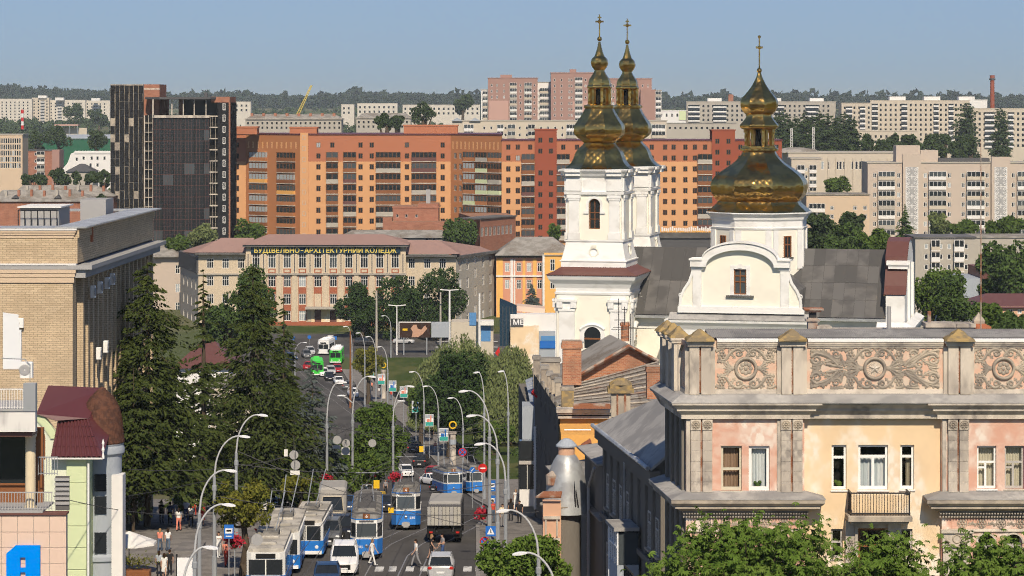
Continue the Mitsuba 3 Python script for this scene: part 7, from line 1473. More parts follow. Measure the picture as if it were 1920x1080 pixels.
def car(kind, col, px, py, label, rz=0., group=None, cat='car'):
    "px, py: the middle of the nearer end's bottom edge in the photograph; rz turns it about the vertical (pi = seen from behind)"
    c = CARS[kind]; p = onground(px, py); k = thing('car' if cat == 'car' else cat.replace(' ', '_'), label, cat, group); L = c['L']; rear = abs(rz) > 1.6
    d = np.array([-math.sin(rz), math.cos(rz)]); o = p[:2]-(d*L if rear else 0); sl = math.atan2(gz(p[1]+4)-gz(p[1]), 4)
    tw = mv(p[0], p[1], p[2]+.05, 0, 1, sl)@mv(o[0]-p[0], o[1]-p[1], 0, rz)
    inst('body', c['body'], col, k, tw); inst('windows', c['glass'], 'glass_dark', k, tw); inst('roof', c['roof'], col, k, tw)
    for x in (-1, 1):
        for y in (.8, L-.85): inst('wheel', c['wheel'], 'rubber', k, tw@mv(x*(c['w']-.08), y, .32))
        inst('headlight', c['light'], 'lamp_white', k, tw@mv(x*(c['w']*.72), .06, c['zs']-.28)); inst('tail_light', c['light'], 'lamp_red', k, tw@mv(x*(c['w']*.80), L-.04, c['zs']-.18, 0, (1, 1, 1.5)))
    for y in (-.01, L+.01): inst('number_plate', c['plate'], 'sign_white', k, tw@mv(0, y, .5))
    put('grille', M().box(-c['w']*.45, c['w']*.45, -.012, .05, .42, c['zs']-.36), 'rubber', k, tw)
    return k
PI = math.pi
for a in (('suv', 'car_white', 645, 1082, 'white off road car stopped at the zebra crossing before the tram', .05), ('sedan', 'car_blue', 612, 1112, 'dark blue car cut by the frame bottom beside the white off road car', .05), ('hatch', 'car_silver', 826, 1090, 'silver hatchback seen from behind on the zebra crossing', PI),
          ('suv', 'car_black', 636, 1020, 'black off road car behind the white one, left of the tram', .03), ('suv', 'car_grey', 614, 1030, 'grey car tight beside the blue trolleybus', .03), ('sedan', 'car_blue', 655, 962, 'dark blue car right of the canvas topped van', .05), ('sedan', 'taxi_yellow', 700, 950, 'yellow taxi behind the front tram', -.1), ('sedan', 'car_black', 716, 962, 'black car between the two nearest trams', -.05),
          ('suv', 'car_black', 786, 878, 'black car driving away on the bridge, nearest pair of tail lights', PI-.12), ('suv', 'car_red', 809, 903, 'red car driving away at the bridge start', PI-.1), ('sedan', 'car_black', 812, 926, 'black car beside the far tram', PI-.9), ('hatch', 'car_white', 765, 896, 'white car coming off the bridge', .15), ('sedan', 'car_white', 826, 912, 'white car end between the black car and the far tram', .5), ('sedan', 'car_black', 774, 850, 'dark car farther up the bridge behind the black one', PI-.12),
          ('hatch', 'car_white', 664, 747, 'white car high on the bridge before the round green tree', .15), ('sedan', 'car_grey', 650, 731, 'dark grey car leaving, near the bridge far end', PI-.15), ('sedan', 'car_white', 637, 723, 'white sedan coming, third in the far queue', .15), ('sedan', 'car_black', 619, 715, 'black sedan coming, behind the white sedan of the far queue', .15), ('hatch', 'car_silver', 622, 704, 'silver car in the far queue under the green bus', .15), ('hatch', 'car_white', 608, 708, 'white car left in the far queue', .15), ('sedan', 'car_red', 634, 700, 'small red car behind the far queue', .15),
          ('sedan', 'car_black', 536, 668, 'black car at far left of the square crossing', .5), ('sedan', 'car_blue', 552, 677, 'dark blue car at the far left of the square', .5), ('hatch', 'car_grey', 577, 673, 'grey car left of the white bus', .2), ('hatch', 'car_silver', 584, 667, 'silver car behind the grey one left of the white bus', .2), ('sedan', 'car_red', 575, 694, 'dark car with red lights left of the near green bus', PI-.2),
          ('suv', 'car_black', 706, 649, 'black van crossing the far square seen from its side', 1.45), ('sedan', 'car_silver', 776, 645, 'silver car on the far square below the billboard', 1.45)): car(*a)
for i in range(5): car(('sedan', 'suv', 'hatch', 'sedan', 'hatch')[i], ('car_white', 'car_black', 'car_silver', 'car_black', 'car_white')[i], 505+i*13, 962-i*9, ['white parked car under the yellow green tree', 'black parked car second in the left parking row', 'silver parked car third in the left parking row', 'black parked car fourth in the left parking row', 'white parked car farthest in the left parking row'][i], .9)
vk = car('van', 'van_beige', 622, 988, 'grey delivery van with tall canvas topped box left of the trams', .04, None, 'van'); p = onground(622, 988)
put('canvas_box', M().cbox(-1.08, 1.08, 1.9, 6.2, .7, 2.75, .16), 'canvas_grey', vk, mv(p[0], p[1], p[2], .04))
# --- buses and trolleybuses ---
def bus(name, label, px, py, rz, L, Wd, H, low, top, front, cat, roofm='bus_roof', poles=False, sign=None, rear=False):
    p = onground(px, py); k = thing(name, label, cat); w = Wd/2; sl = math.atan2(gz(p[1]+6)-gz(p[1]), 6); tw = mv(p[0], p[1], p[2]+.05, rz, 1, sl)
    b = lambda o, y0=0.: [(-w+o, y0+.25), (-w+o+.3, y0), (w-o-.3, y0), (w-o, y0+.25), (w-o, L-o), (-w+o, L-o)]
    put('lower_body', M().prism(b(0), .32, 1.22, 'xy'), low, k, tw); put('upper_body', M().prism(b(.03, .05), 1.224, H-.25, 'xy'), top, k, tw); put('roof', M().prism(b(.12, .1), H-.246, H, 'xy'), roofm, k, tw)
    put('front_panel', M().box(-w+.28, w-.28, -.03, .02, .4, 1.2), front, k, tw); put('bumper', M().box(-w+.1, w-.1, -.1, .1, .33, .55), 'car_white', k, tw)
    q = put('windscreen', M().box(-w+.18, -.04, -.02, .1, 1.3, 2.25).box(.04, w-.18, -.02, .1, 1.3, 2.25), 'glass_dark', k, tw)
    put('destination_board', M().box(-w*.5, w*.5, -.035, .1, 2.34, 2.62), 'rubber', k, tw)
    if sign: tm = meshkit.text_mesh(sign, .2, .01, True); v = np.array(tm.vertices); put('route_number', M().add(np.stack([v[:, 0]-v[:, 0].max()/2, -.04-v[:, 2], 2.38+v[:, 1]], 1), tm.faces[:, ::-1]), 'sign_yellow', k, tw)
    n = int((L-1.6)/1.35)
    for s in (-1, 1):
        for i in range(n): put('side_window', M().box(s*(w-.06), s*(w+.0), .95+i*1.35, 2.1+i*1.35, 1.35, 2.2), 'glass_dark', k, tw)
        put('headlight', M().sphere((s*(w-.45), -.03, .82), 1, 4, (.13, .04, .13)), 'lamp_white', k, tw)
        for y in (2.4, L-3.2): inst('wheel', CARS['van']['wheel'], 'rubber', k, tw@mv(s*(w-.12), y, .45, 0, 1.4))
    put('rear_window', M().box(-w+.3, w-.3, L-.05, L+.01, 1.35, 2.2), 'glass_dark', k, tw)
    for i, y in enumerate((1.6, 4.2, 6.4)): put('roof_hatch', M().cbox(-.55, .55, y, y+.9, H, H+.14, .05), roofm, k, tw)
    if poles:
        put('trolley_base', M().box(-.5, .5, L*.45, L*.62, H, H+.35), 'tram_roof', k, tw)
        for s in (-1, 1): put('trolley_pole', M().tube([(s*.3, L*.5, H+.4), (s*.45, L+2.2, H+2.0)], .035, 5), 'grey_pole', k, tw)
    return k
bus('trolleybus', 'front trolleybus with grey roof cut by the frame bottom', 498, 1118, .02, 10.0, 2.5, 2.95, 'tram_blue', 'tram_white', 'tram_white', 'trolleybus', poles=True)
bus('trolleybus', 'second trolleybus squeezed behind the front one', 527, 1078, .02, 10.0, 2.5, 2.95, 'tram_blue', 'tram_white', 'tram_blue', 'trolleybus', poles=True)
bus('trolleybus', 'blue fronted white trolleybus left of the parked queue, farthest of the three', 574, 1050, -.01, 9.0, 2.35, 2.7, 'tram_blue', 'tram_white', 'tram_blue', 'trolleybus', poles=True)
bus('bus', 'bright green bus coming down the street, nearer of the two', 595, 707, .10, 6.5, 2.4, 3.0, 'bus_green', 'bus_green', 'bus_green', 'bus', 'bus_green')
bus('bus', 'bright green bus turning behind the nearer green one', 629, 684, -.02, 6.5, 2.4, 3.0, 'bus_green', 'bus_green', 'bus_green', 'bus', 'car_white')
bus('bus', 'white roofed bus at the far square beside the green bus', 606, 667, -.15, 6, 2.4, 3.1, 'car_black', 'car_white', 'car_white', 'bus', 'car_white')
# --- trams ---
def tram(label, px, py, rz, route=None, num=None, L=13.5):
    p = onground(px, py); k = thing('tram', label, 'tram'); w = 1.1; sl = math.atan2(gz(p[1]+8)-gz(p[1]), 8); tw = mv(p[0], p[1], p[2]+.06, rz, 1, sl)
    b = lambda o, f=0.: [(-w+o, .75), (-.74+o*.6, f), (.74-o*.6, f), (w-o, .75), (w-o, L-.6), (.74, L-o), (-.74, L-o), (-w+o, L-.6)]
    put('lower_body', M().prism(b(0), .38, 1.42, 'xy'), 'tram_blue', k, tw); put('waist_stripe', M().prism(b(-.015, -.015), 1.424, 1.50, 'xy'), 'tram_white', k, tw)
    put('upper_body', M().prism(b(.03, .05), 1.504, 2.72, 'xy'), 'tram_white', k, tw); put('blue_band', M().prism(b(.02, .03), 2.724, 2.80, 'xy'), 'tram_blue', k, tw)
    put('roof', loft([[(x*s_, .35+(y-.35)*(1 if y > 2 else s_)+(.5*(1-s_) if y < 2 else 0), z) for x, y in b(.05, .1)] for s_, z in ((1, 2.804), (.94, 2.95), (.72, 3.06), (.3, 3.1))]), 'tram_roof', k, tw)
    put('skirt', M().prism(b(.12, .12), .16, .376, 'xy'), 'rubber', k, tw)
    put('windscreen', M().box(-.66, .66, -.015, .1, 1.58, 2.50), 'glass_mid', k, tw); fr = M()
    fr.box(-.72, -.66, -.03, .1, 1.54, 2.56).box(.66, .72, -.03, .1, 1.54, 2.56).box(-.66, .66, -.03, .1, 1.54, 1.58).box(-.66, .66, -.03, .1, 2.5, 2.56); put('windscreen_frame', fr, 'tram_white', k, tw)
    for s in (-1, 1):
        f_, l_ = (Fr(.74, .0, 1.1, .75) if s > 0 else Fr(-1.1, .75, -.74, .0)); put('corner_window', M().box(.12, l_-.08, -.012, .1, 1.58, 2.5), 'glass_dark', k, tw@f_)
        for i in range(8): put('side_window', M().box(s*(w-.08), s*(w-.018), 1.15+i*1.45, 2.45+i*1.45, 1.6, 2.5), 'glass_dark', k, tw)
    put('route_box', M().cbox(-.24, .24, .02, .3, 2.82, 3.16, .03), 'wood_brown', k, tw); put('destination_board', M().box(-.5, .5, -.0, .1, 2.58, 2.70), 'grey_dark', k, tw)
    def txt(t, h, x, z, mt, name, y=-.03):
        tm = meshkit.text_mesh(t, h, .01, True); v = np.array(tm.vertices); put(name, M().add(np.stack([x+v[:, 0]-v[:, 0].max()/2, y-v[:, 2], z+v[:, 1]], 1), tm.faces[:, ::-1]), mt, k, tw)
    if route: txt(route, .2, 0, 2.89, 'sign_white', 'route_number', .01)
    if num: txt(num, .16, -.45 if num == '301' else .48, .82, 'sign_white', 'fleet_number')
    put('headlight', M().sphere((0, -.01, .95), 1, 5, (.13, .05, .13)), 'chrome', k, tw); put('coupler', M().box(-.3, .3, -.25, .2, .3, .55).box(-.2, .2, -.3, -.25, .2, .62), 'grey_wall', k, tw)
    for y in (2.2, 3.2, L-3.6, L-2.6):
        for s in (-.72, .72): inst('wheel', CARS['van']['wheel'], 'rubber', k, tw@mv(s, y, .3))
    put('roof_deck', M().cbox(-.62, .62, 1.6, 5.2, 3.06, 3.30, .06).cbox(-.55, .55, 6.0, 9.6, 3.06, 3.34, .06), 'tram_roof', k, tw)
    rb = M()
    for y in np.arange(1.8, 9.4, .5): rb.box(-.66, .66, y, y+.06, 3.34, 3.40)
    put('resistor_grids', rb, 'grey_dark', k, tw)
    pg = M().tube([(-.5, 4.6, 3.3), (-.35, 6.6, 4.3), (-.5, 5.2, 5.3)], .03, 4).tube([(.5, 4.6, 3.3), (.35, 6.6, 4.3), (.5, 5.2, 5.3)], .03, 4).tube([(-.8, 5.2, 5.32), (.8, 5.2, 5.32)], .03, 4).tube([(-.35, 6.6, 4.3), (.35, 6.6, 4.3)], .025, 4)
    put('pantograph', pg, 'grey_pole', k, tw); return k
tram('blue and white tram at the crossing, nearest, white upper front with round roof number', 687, 1053, .045, '6', '301')
tram('blue and white tram second in line beside the grey truck', 761, 996, .03, '4', '235')
tram('blue and white tram farther off, turning out of the bridge with its side showing', 851, 932, .14, '1')
tram('dark sided blue tram half hidden by the poles at the far right of the street', 893, 928, .12)
# --- truck from behind ---
p = onground(833, 1020); tk = thing('truck', 'old grey high sided truck seen from behind beside the second tram', 'truck'); tw = mv(p[0], p[1], p[2]+.05, -.02)
put('box', M().cbox(-1.22, 1.22, 0, 4.6, 1.25, 2.75, .04), 'grey_dark', tk, tw)
for i in range(9): put('rear_board', M().box(-1.2+i*.268, -1.2+i*.268+.225, -.04-.012*(i % 2), -.003, 1.28, 2.6), 'truck_side' if i % 3 else 'canvas_grey', tk, tw)
put('tarpaulin', M().cbox(-1.15, 1.15, .2, 4.5, 2.752, 2.95, .06), 'canvas_grey', tk, tw); put('cab', M().cbox(-1.1, 1.1, 4.9, 6.5, .7, 2.5, .1), 'canvas_grey', tk, tw)
put('chassis', M().box(-.5, .5, .1, 6.4, .6, 1.0).box(-1.1, 1.1, .05, .25, .62, .8), 'rubber', tk, tw)
for x in (-.95, .95):
    for y in (1.1, 2.3, 5.6): inst('wheel', CARS['van']['wheel'], 'rubber', tk, tw@mv(x, y, .5, 0, (2.2, 1.55, 1.55)))
    put('mudguard', M().box(x-.3, x+.3, .3, .36, .35, 1.2), 'rubber', tk, tw); put('tail_light', M().box(x-.12, x+.12, -.02, .06, .72, .84), 'lamp_red', tk, tw)
# ---------- lamps, poles, wires ----------
def lamp(label, px, ptop, Y, hx, hy, base=None, group=None, tall=None, d2=None, mt='grey_pole', r=.105):
    "pole standing at px, its curved arm carrying a head at pixel (hx, hy)"
    k = thing('street_lamp', label, 'street lamp', group); x, g = wx(px, Y), gz(Y); h = P(hx, hy, Y); zt_ = h[2]
    zm = g+(zt_-g)*.72
    put('pole', M().tube([(x, Y, g), (x, Y, g+1.6), (x, Y, g+1.61), (x, Y, zm)], [r*1.7, r*1.6, r*1.15, r], 8), mt, k)
    dx = h[0]-x; c = [(x, Y, zm)]+[(x+dx*(1-math.cos(t))*.86, Y, zm+(zt_+.02-zm)*math.sin(t)) for t in np.linspace(.35, math.pi/2*.93, 8)]+[(h[0]-dx*.14, Y, zt_+.02)]
    put('arm', M().tube(c, [r*.62]*2+[r*.55]*8, 7), 'lamp_arm', k, smooth=60)
    s = 1 if dx > 0 else -1; put('head', loft([[(h[0]-s*.28+s*.16*i*1.15, Y+b*q, zt_+c_*q-.02*i) for b, c_ in ((-.13, -.05), (.13, -.05), (.13, .06), (0, .11), (-.13, .06))] for i, q in enumerate((.45, .9, 1.1, 1.0, .5))]), 'lamp_white', k, smooth=50)
    if d2 is not None:
        e = P(*d2, Y); put('arm', M().tube([(x, Y, zm+1), (x+(e[0]-x)*.5, Y, e[2]-.2), (e[0], Y, e[2])], r*.5, 6), 'lamp_arm', k); put('head', M().sphere(tuple(e), 1, 5, (.42, .14, .09)), 'lamp_white', k)
    put('collar', M().lathe([(r*1.5, zm-.9), (r*1.5, zm-.6), (r*1.2, zm-.55)], 8, (x, Y)), 'grey_pole', k); return k
for a in (('curved street lamp over the left pavement, highest head above the others', 443, 0, 188, 490, 778), ('curved street lamp second from the top of the left foreground group', 402, 0, 175, 456, 818), ('curved street lamp third of the left foreground group', 374, 0, 160, 430, 882), ('curved street lamp fourth of the left foreground group', 365, 0, 146, 426, 946), ('lowest curved street lamp at bottom left, over the shelter', 341, 0, 132, 392, 1026),
          ('lowest curved street lamp at bottom right before the round green tree', 1046, 0, 131, 978, 1037), ('curved street lamp above the round green tree at right', 1010, 0, 145, 946, 957), ('curved street lamp at right level with the silver turret', 948, 0, 177, 902, 832), ('curved street lamp at right above the tram stop signs', 933, 0, 190, 886, 779), ('curved street lamp top of the right foreground group', 918, 0, 203, 871, 733),
          ('tall lamp on the left tram pole nearest, head over the bridge road', 613, 0, 235, 641, 716), ('tall lamp on the second left tram pole', 661, 0, 245, 696, 706, None, None, None, (640, 742)), ('tall lamp on the third left tram pole before the bridge', 737, 0, 255, 768, 724, None, None, None, (752, 752)),
          ('slim lamp on the bridge, before the railing posters, left one', 795, 0, 375, 773, 697), ('slim lamp on the bridge, second along the railing', 822, 0, 350, 799, 724), ('slim lamp on the bridge nearest, third along the railing', 868, 0, 325, 846, 746),
          ('lamp left of the weeping willow with straight arm', 908, 0, 300, 895, 698), ('lamp right of the weeping willow with straight arm', 953, 0, 298, 941, 696),
          ('far lamp on the bridge end, leftmost of four', 660, 0, 470, 648, 612), ('far lamp on the bridge end, second of four', 684, 0, 455, 672, 624), ('far lamp on the bridge end, third of four', 705, 0, 440, 690, 631), ('far lamp on the bridge end, fourth of four', 727, 0, 425, 712, 650),
          ('far lamp on the square below the college trees', 733, 0, 540, 719, 592), ('far lamp at the square left side near the buses', 553, 0, 500, 571, 642)): lamp(*a)
def mast(label, px, top, Y, r, mt='beige_grey', arms=()):
    k = thing('lamp_mast', label, 'mast'); x = wx(px, Y); put('pole', M().tube([(x, Y, gz(Y)), (x, Y, wz(top, Y))], [r, r*.6], 7), mt, k)
    for a in arms: put('arm', M().tube([(x, Y, wz(top, Y)+.05), (wx(a, Y), Y, wz(top-2, Y))], .12, 5), 'white_far', k)
mast('tall pale concrete mast before the left college tree', 706, 545, 552, .28); mast('white mast with twin arms on the square', 744, 574, 545, .2, 'white_far', (728, 761)); mast('pale mast left of the twin armed mast at the big billboard', 826, 548, 556, .26); mast('white twin armed mast before the college right wing', 843, 545, 552, .28, 'white_far', (825, 860)); mast('white mast before the glass kiosk', 899, 550, 530, .3, 'white_far'); mast('tall brown pole on the bridge end', 657, 620, 455, .2, 'wood_brown')
m = M()
def wire(a, b, sag=.5, mm=m): mm.tube([a*(1-t)+b*t+np.array([0, 0, -sag*4*t*(1-t)]) for t in np.linspace(0, 1, 9)], .026, 3, False)
wk = thing('overhead_wires', 'thin tram and trolleybus wires strung across the street between poles', 'wires')
for i, (a, b, sg_) in enumerate((((443, 870, 188), (933, 860, 190), .8), ((443, 845, 188), (900, 990, 180), .5), ((661, 800, 245), (240, 930, 180), .8), ((737, 812, 255), (868, 800, 325), .4), ((613, 800, 235), (953, 800, 298), .9), ((402, 930, 175), (1010, 960, 145), .6), ((402, 905, 175), (948, 905, 177), .8), ((613, 790, 235), (918, 830, 203), .9), ((661, 790, 245), (908, 800, 300), .9), ((737, 800, 255), (953, 780, 298), .6), ((240, 880, 168), (613, 830, 235), .9), ((100, 930, 160), (443, 960, 188), .6))):
    m = M(); wire(P(*a), P(*b), sg_, m); put('span_wire', m, 'grey_dark', wk)
for d in (-.5, .5, 3.1, 4.1):
    m = M(); tr_ = [(y, x) for y, x in TRK if y < 420]
    m.tube([(x+d, y, gz(y)+5.7) for y, x in tr_], .022, 3, False); put('contact_wire', m, 'grey_dark', wk)
# ---------- signs, posters, bridge railing ----------
def disc(name, label, px, py, wpx, Y, mt, cat='road sign', rect=None, post=True, extra=None):
    k = thing(name, label, cat); c = P(px, py, Y); r = wpx*Y/FL/2
    if rect: put('plate', M().box(c[0]-r, c[0]+r, Y, Y+.04, c[2]-r*rect, c[2]+r*rect), mt, k)
    else: put('plate', M().lathe([(r, 0), (r, .04)], 20).xf([[1, 0, 0, c[0]], [0, 0, -1, Y+.04], [0, 1, 0, c[2]], [0, 0, 0, 1]]), mt, k)
    for nm, mm, mt2 in (extra(c, r) if extra else ()): put(nm, mm, mt2, k)
    if post: put('post', M().tube([(c[0], Y+.09, gz(Y)), (c[0], Y+.09, c[2]+r*.5)], .035, 6), 'grey_pole', k)
    else: put('hanger', M().tube([(c[0], Y+.02, c[2]+r), (c[0], Y+.02, c[2]+r+1.2)], .02, 4), 'grey_dark', k)
    return k
for a, b, w, Y, lb, rect in ((632, 825, 16, 238, 'grey back of a round sign hanging left of the second tram pole', None), (649, 831, 15, 240, 'grey round sign back hanging just right of the second one', None), (698, 831, 15, 248, 'grey round sign back hanging over the road between tram poles', None), (551, 853, 17, 215, 'upper grey round sign back hanging by the blue spruce', None), (554, 872, 18, 214, 'lower grey round sign back hanging by the blue spruce', None), (482, 1012, 22, 160, 'grey round sign back above the front trolleybus', None), (648, 846, 15, 241, 'square white plate under the hanging round signs', .95), (631, 838, 15, 239, 'narrow white plate under the left hanging round sign', .45), (553, 886, 18, 213, 'narrow white plate under the lower grey round sign', .5), (536, 849, 7, 216, 'small upright white plate left of the upper grey disc', 1.9)): disc('hanging_sign', lb, a, b, w, Y, 'canvas_white' if rect else 'grey_wall', rect=rect, post=False)
def tri(c, r): return [('triangle', M().prism([(c[0]-r*.75, c[2]-r*.6), (c[0]+r*.75, c[2]-r*.6), (c[0], c[2]+r*.75)], c[1]-.02, c[1]-.004), 'sign_white'), ('walking_figure', M().prism([(c[0]-r*.2, c[2]-r*.5), (c[0]-r*.08, c[2]-r*.05), (c[0]-r*.12, c[2]+r*.22), (c[0]+r*.12, c[2]+r*.22), (c[0]+r*.1, c[2]-r*.05), (c[0]+r*.28, c[2]-r*.5), (c[0]+r*.05, c[2]-r*.2)], c[1]-.03, c[1]-.022).sphere((c[0], c[1]-.026, c[2]+r*.34), 1, 4, (r*.1, .004, r*.1)), 'rubber')]
def nostop(c, r):
    o = [('ring', ringm((c[0], c[2]), r*.78, r*1.0, c[1]-.004, .012, 20), 'sign_red')]
    for s in (1, -1): o.append(('cross_bar', M().tube([(c[0]-r*.6, c[1]-.02, c[2]-s*r*.6), (c[0]+r*.6, c[1]-.02, c[2]+s*r*.6)], r*.12, 4), 'sign_red'))
    return o
def stop(c, r): return [('panel', M().box(c[0]-r*.75, c[0]+r*.75, c[1]-.02, c[1]-.004, c[2]-r*.35, c[2]+r*.7), 'sign_white'), ('vehicle_symbol', M().cbox(c[0]-r*.5, c[0]+r*.5, c[1]-.035, c[1]-.022, c[2], c[2]+r*.4, .004), 'rubber'), ('text_line', M().box(c[0]-r*.6, c[0]+r*.6, c[1]-.02, c[1]-.004, c[2]-r*1.05, c[2]-r*.85), 'sign_white')]
def bar(c, r): return [('white_bar', M().box(c[0]-r*.6, c[0]+r*.6, c[1]-.02, c[1]-.004, c[2]-r*.16, c[2]+r*.16), 'sign_white')]
disc('crossing_sign', 'blue square pedestrian crossing sign at the right kerb', 920, 996, 19, 186, 'sign_blue', rect=1, extra=tri)
disc('no_stopping_sign', 'round red and blue no stopping sign beside the crossing sign', 909, 1016, 19, 185, 'sign_blue', extra=nostop); disc('no_stopping_sign', 'round red and blue no stopping sign at the bridge end, upper', 867, 848, 16, 262, 'sign_blue', extra=nostop)
disc('no_entry_sign', 'round red sign behind the pole, above the tram stop signs', 905, 878, 17, 242, 'sign_red', extra=bar); disc('direction_sign', 'small round blue arrow sign left of the red sign', 886, 881, 11, 250, 'sign_blue', extra=lambda c, r: [('arrow', M().tube([(c[0]+r*.5, c[1]-.02, c[2]+r*.5), (c[0]-r*.5, c[1]-.02, c[2]-r*.5)], r*.16, 4), 'sign_white')])
for a, b, w, Y, lb in ((429, 997, 18, 172, 'blue and white bus stop sign on the left pavement pole'), (922, 911, 14, 222, 'upper blue and white tram stop sign at the right poles'), (922, 939, 14, 221, 'lower blue and white tram stop sign at the right poles')): disc('stop_sign', lb, a, b, w, Y, 'sign_blue', rect=1.45, extra=stop)
for a, b, w, Y, lb, rc in ((790, 842, 8, 320, 'small yellow plate hanging over the bridge start', 1.4), (733, 957, 11, 200, 'small yellow plate hung left of the second tram', .9), (706, 908, 11, 226, 'yellow plate sign by the waiting woman on the left pavement', 1.4)): disc('yellow_plate', lb, a, b, w, Y, 'sign_yellow', rect=rc, post=b == 908)
for a, b in ((550, 634), (580, 632), (628, 634)): disc('arrow_sign', ['blue round sign at the lawn before the college, left', 'blue round sign at the lawn before the college, middle', 'blue square sign at the lawn before the college, right'][(550, 580, 628).index(a)], a, b, 7, 560, 'sign_blue', rect=1 if a == 628 else None)
for i, (a, b, w, Y) in enumerate(((695, 697, 13, 470), (715, 711, 13.5, 452), (736, 724, 14, 434), (757, 735, 14.5, 418), (780, 763, 15.5, 396), (805, 788, 15.5, 372), (832, 815, 17, 348))):
    k = thing('poster', ['farthest', 'second farthest', 'third farthest', 'middle', 'third nearest', 'second nearest', 'nearest'][i]+' of the white and teal picture posters along the bridge railing', 'poster', None); c = P(a, b, Y); r = w*Y/FL/2; h = r*1.45
    put('board', M().box(c[0]-r, c[0]+r, Y, Y+.1, c[2]-h, c[2]+h), 'sign_white', k)
    put('printed_sky', M().box(c[0]-r*.92, c[0]+r*.92, Y-.02, Y-.004, c[2]+h*.35, c[2]+h*.94), 'grey_blue', k); put('printed_water', M().box(c[0]-r*.92, c[0]+r*.92, Y-.02, Y-.004, c[2]-h*.94, c[2]-h*.3), 'cloth_teal', k)
    put('printed_tower', M().box(c[0]+r*.2, c[0]+r*.5, Y-.03, Y-.022, c[2]-h*.3, c[2]+h*.8).box(c[0]-r*.6, c[0]+r*.1, Y-.03, Y-.022, c[2]-h*.3, c[2]+h*.2), 'cloth_coral' if i % 2 else 'sign_blue', k); put('post', M().tube([(c[0], Y+.15, gz(Y)), (c[0], Y+.15, c[2])], .06, 6), 'grey_pole', k)
for a, b, Y, lb in ((849, 797, 335, 'stone clock column with golden ring beside the bridge, nearer'), (719, 685, 470, 'stone clock column with golden ring at the far bridge end')):
    k = thing('ring_column', lb, 'column'); c = P(a, b, Y); put('column', M().lathe([(.42, gz(Y)), (.40, c[2]-1.2), (.5, c[2]-1.1), (.5, c[2]-.8)], 12, (c[0], Y)), 'stone_light', k); put('ring', ringm((c[0], c[2]), .32, .52, Y, .15, 18), 'sign_yellow', k); put('blue_band', M().lathe([(.43, c[2]-2.4), (.43, c[2]-1.8)], 12, (c[0], Y)), 'grey_blue', k)
bl = thing('bridge_railing', 'dark iron railing along the right side of the bridge pavement', 'railing'); ed = off(RR, 4.55); xa = lambda y: float(np.interp(y, [a for a, b in ed], [b for a, b in ed]))
for y in np.arange(346, 520, 4.): 
    f_, l_ = Fr(xa(y), y, xa(y+4), y+4); m = M()
    for x in np.arange(0, l_, .45): m.box(x-.03, x+.03, -.03, .03, .17, 1.2)
    m.box(0, l_, -.05, .05, 1.2, 1.3).box(0, l_, -.04, .04, .3, .36); v, f2 = m.arr(); v = v.copy(); v[:, 2] += np.where(v[:, 0] > l_/2, gz(y+4), gz(y)); put('railing_panel', M().add(v, f2), 'dark_iron', bl, f_)
for a, b, Y, lb in ((612, 899, 234, 'red flower basket on the first left tram pole'), (690, 897, 246, 'red flower basket hanging by the second tram pole'), (741, 893, 254, 'red flower basket on the third tram pole'), (905, 962, 205, 'pink flower basket on the right poles'), (440, 1014, 173, 'dark red flower basket by the bus stop sign')):
    rg = np.random.default_rng(int(a)); k = thing('flower_basket', lb, 'flower basket'); c = P(a, b, Y); q = c+rg.normal(size=(260, 3))*[.27, .25, .2]; v, f_ = cards(q, unit(rg.normal(size=(260, 3))), np.full(260, .09), np.full(260, .12), rg)
    put('flowers', M().add(v, f_), 'flower_red', k, kind='stuff'); put('basket', M().lathe([(.1, c[2]-.5), (.4, c[2]-.1)], 10, (c[0], c[1])), 'leaf_dark', k)
    put('bracket', M().tube([(c[0], Y, c[2]-.4), (c[0], Y, gz(Y))], .04, 5), 'grey_pole', k)
# far kiosks and billboards by the square
k = thing('billboard', 'wide dark billboard with a pale reclining figure print on the square', 'billboard'); Y = 545.
put('board', M().box(wx(749, Y), wx(807, Y), Y, Y+.4, wz(633, Y), wz(605, Y)), 'billboard_dark', k); put('frame', M().box(wx(747.5, Y), wx(808, Y), Y-.05, Y+.45, wz(605, Y)+.003, wz(603.5, Y)).box(wx(747.5, Y), wx(749, Y)-.01, Y-.05, Y+.45, wz(635, Y), wz(605, Y)), 'white_far', k)
put('printed_figure', M().prism([(wx(a, Y), wz(b, Y)) for a, b in ((772, 632), (774, 622), (770, 616), (775, 609), (781, 609), (783, 616), (790, 618), (797, 610), (801, 616), (793, 626), (784, 632))], Y-.03, Y-.004), 'skin', k); put('printed_mark', M().box(wx(755, Y), wx(764, Y), Y-.03, Y-.004, wz(620, Y), wz(616, Y)), 'sign_yellow', k)
for c in (757, 800): put('post', M().tube([(wx(c, Y), Y+.2, gz(Y)), (wx(c, Y), Y+.2, wz(633, Y))], .15, 6), 'grey_pole', k)
k = thing('billboard', 'pale blue billboard behind the willow, right of the dark billboard', 'billboard'); put('board', M().box(wx(808.5, Y), wx(842, Y), Y+.5, Y+.8, wz(633, Y), wz(604, Y)), 'grey_blue', k); put('post', M().tube([(wx(825, Y), Y+1, gz(Y)), (wx(825, Y), Y+1, wz(633, Y))], .15, 6), 'grey_pole', k)
k = thing('shop_pavilion', 'white shop pavilion with blue poster between billboard and glass kiosk', 'shop'); Y = 535.
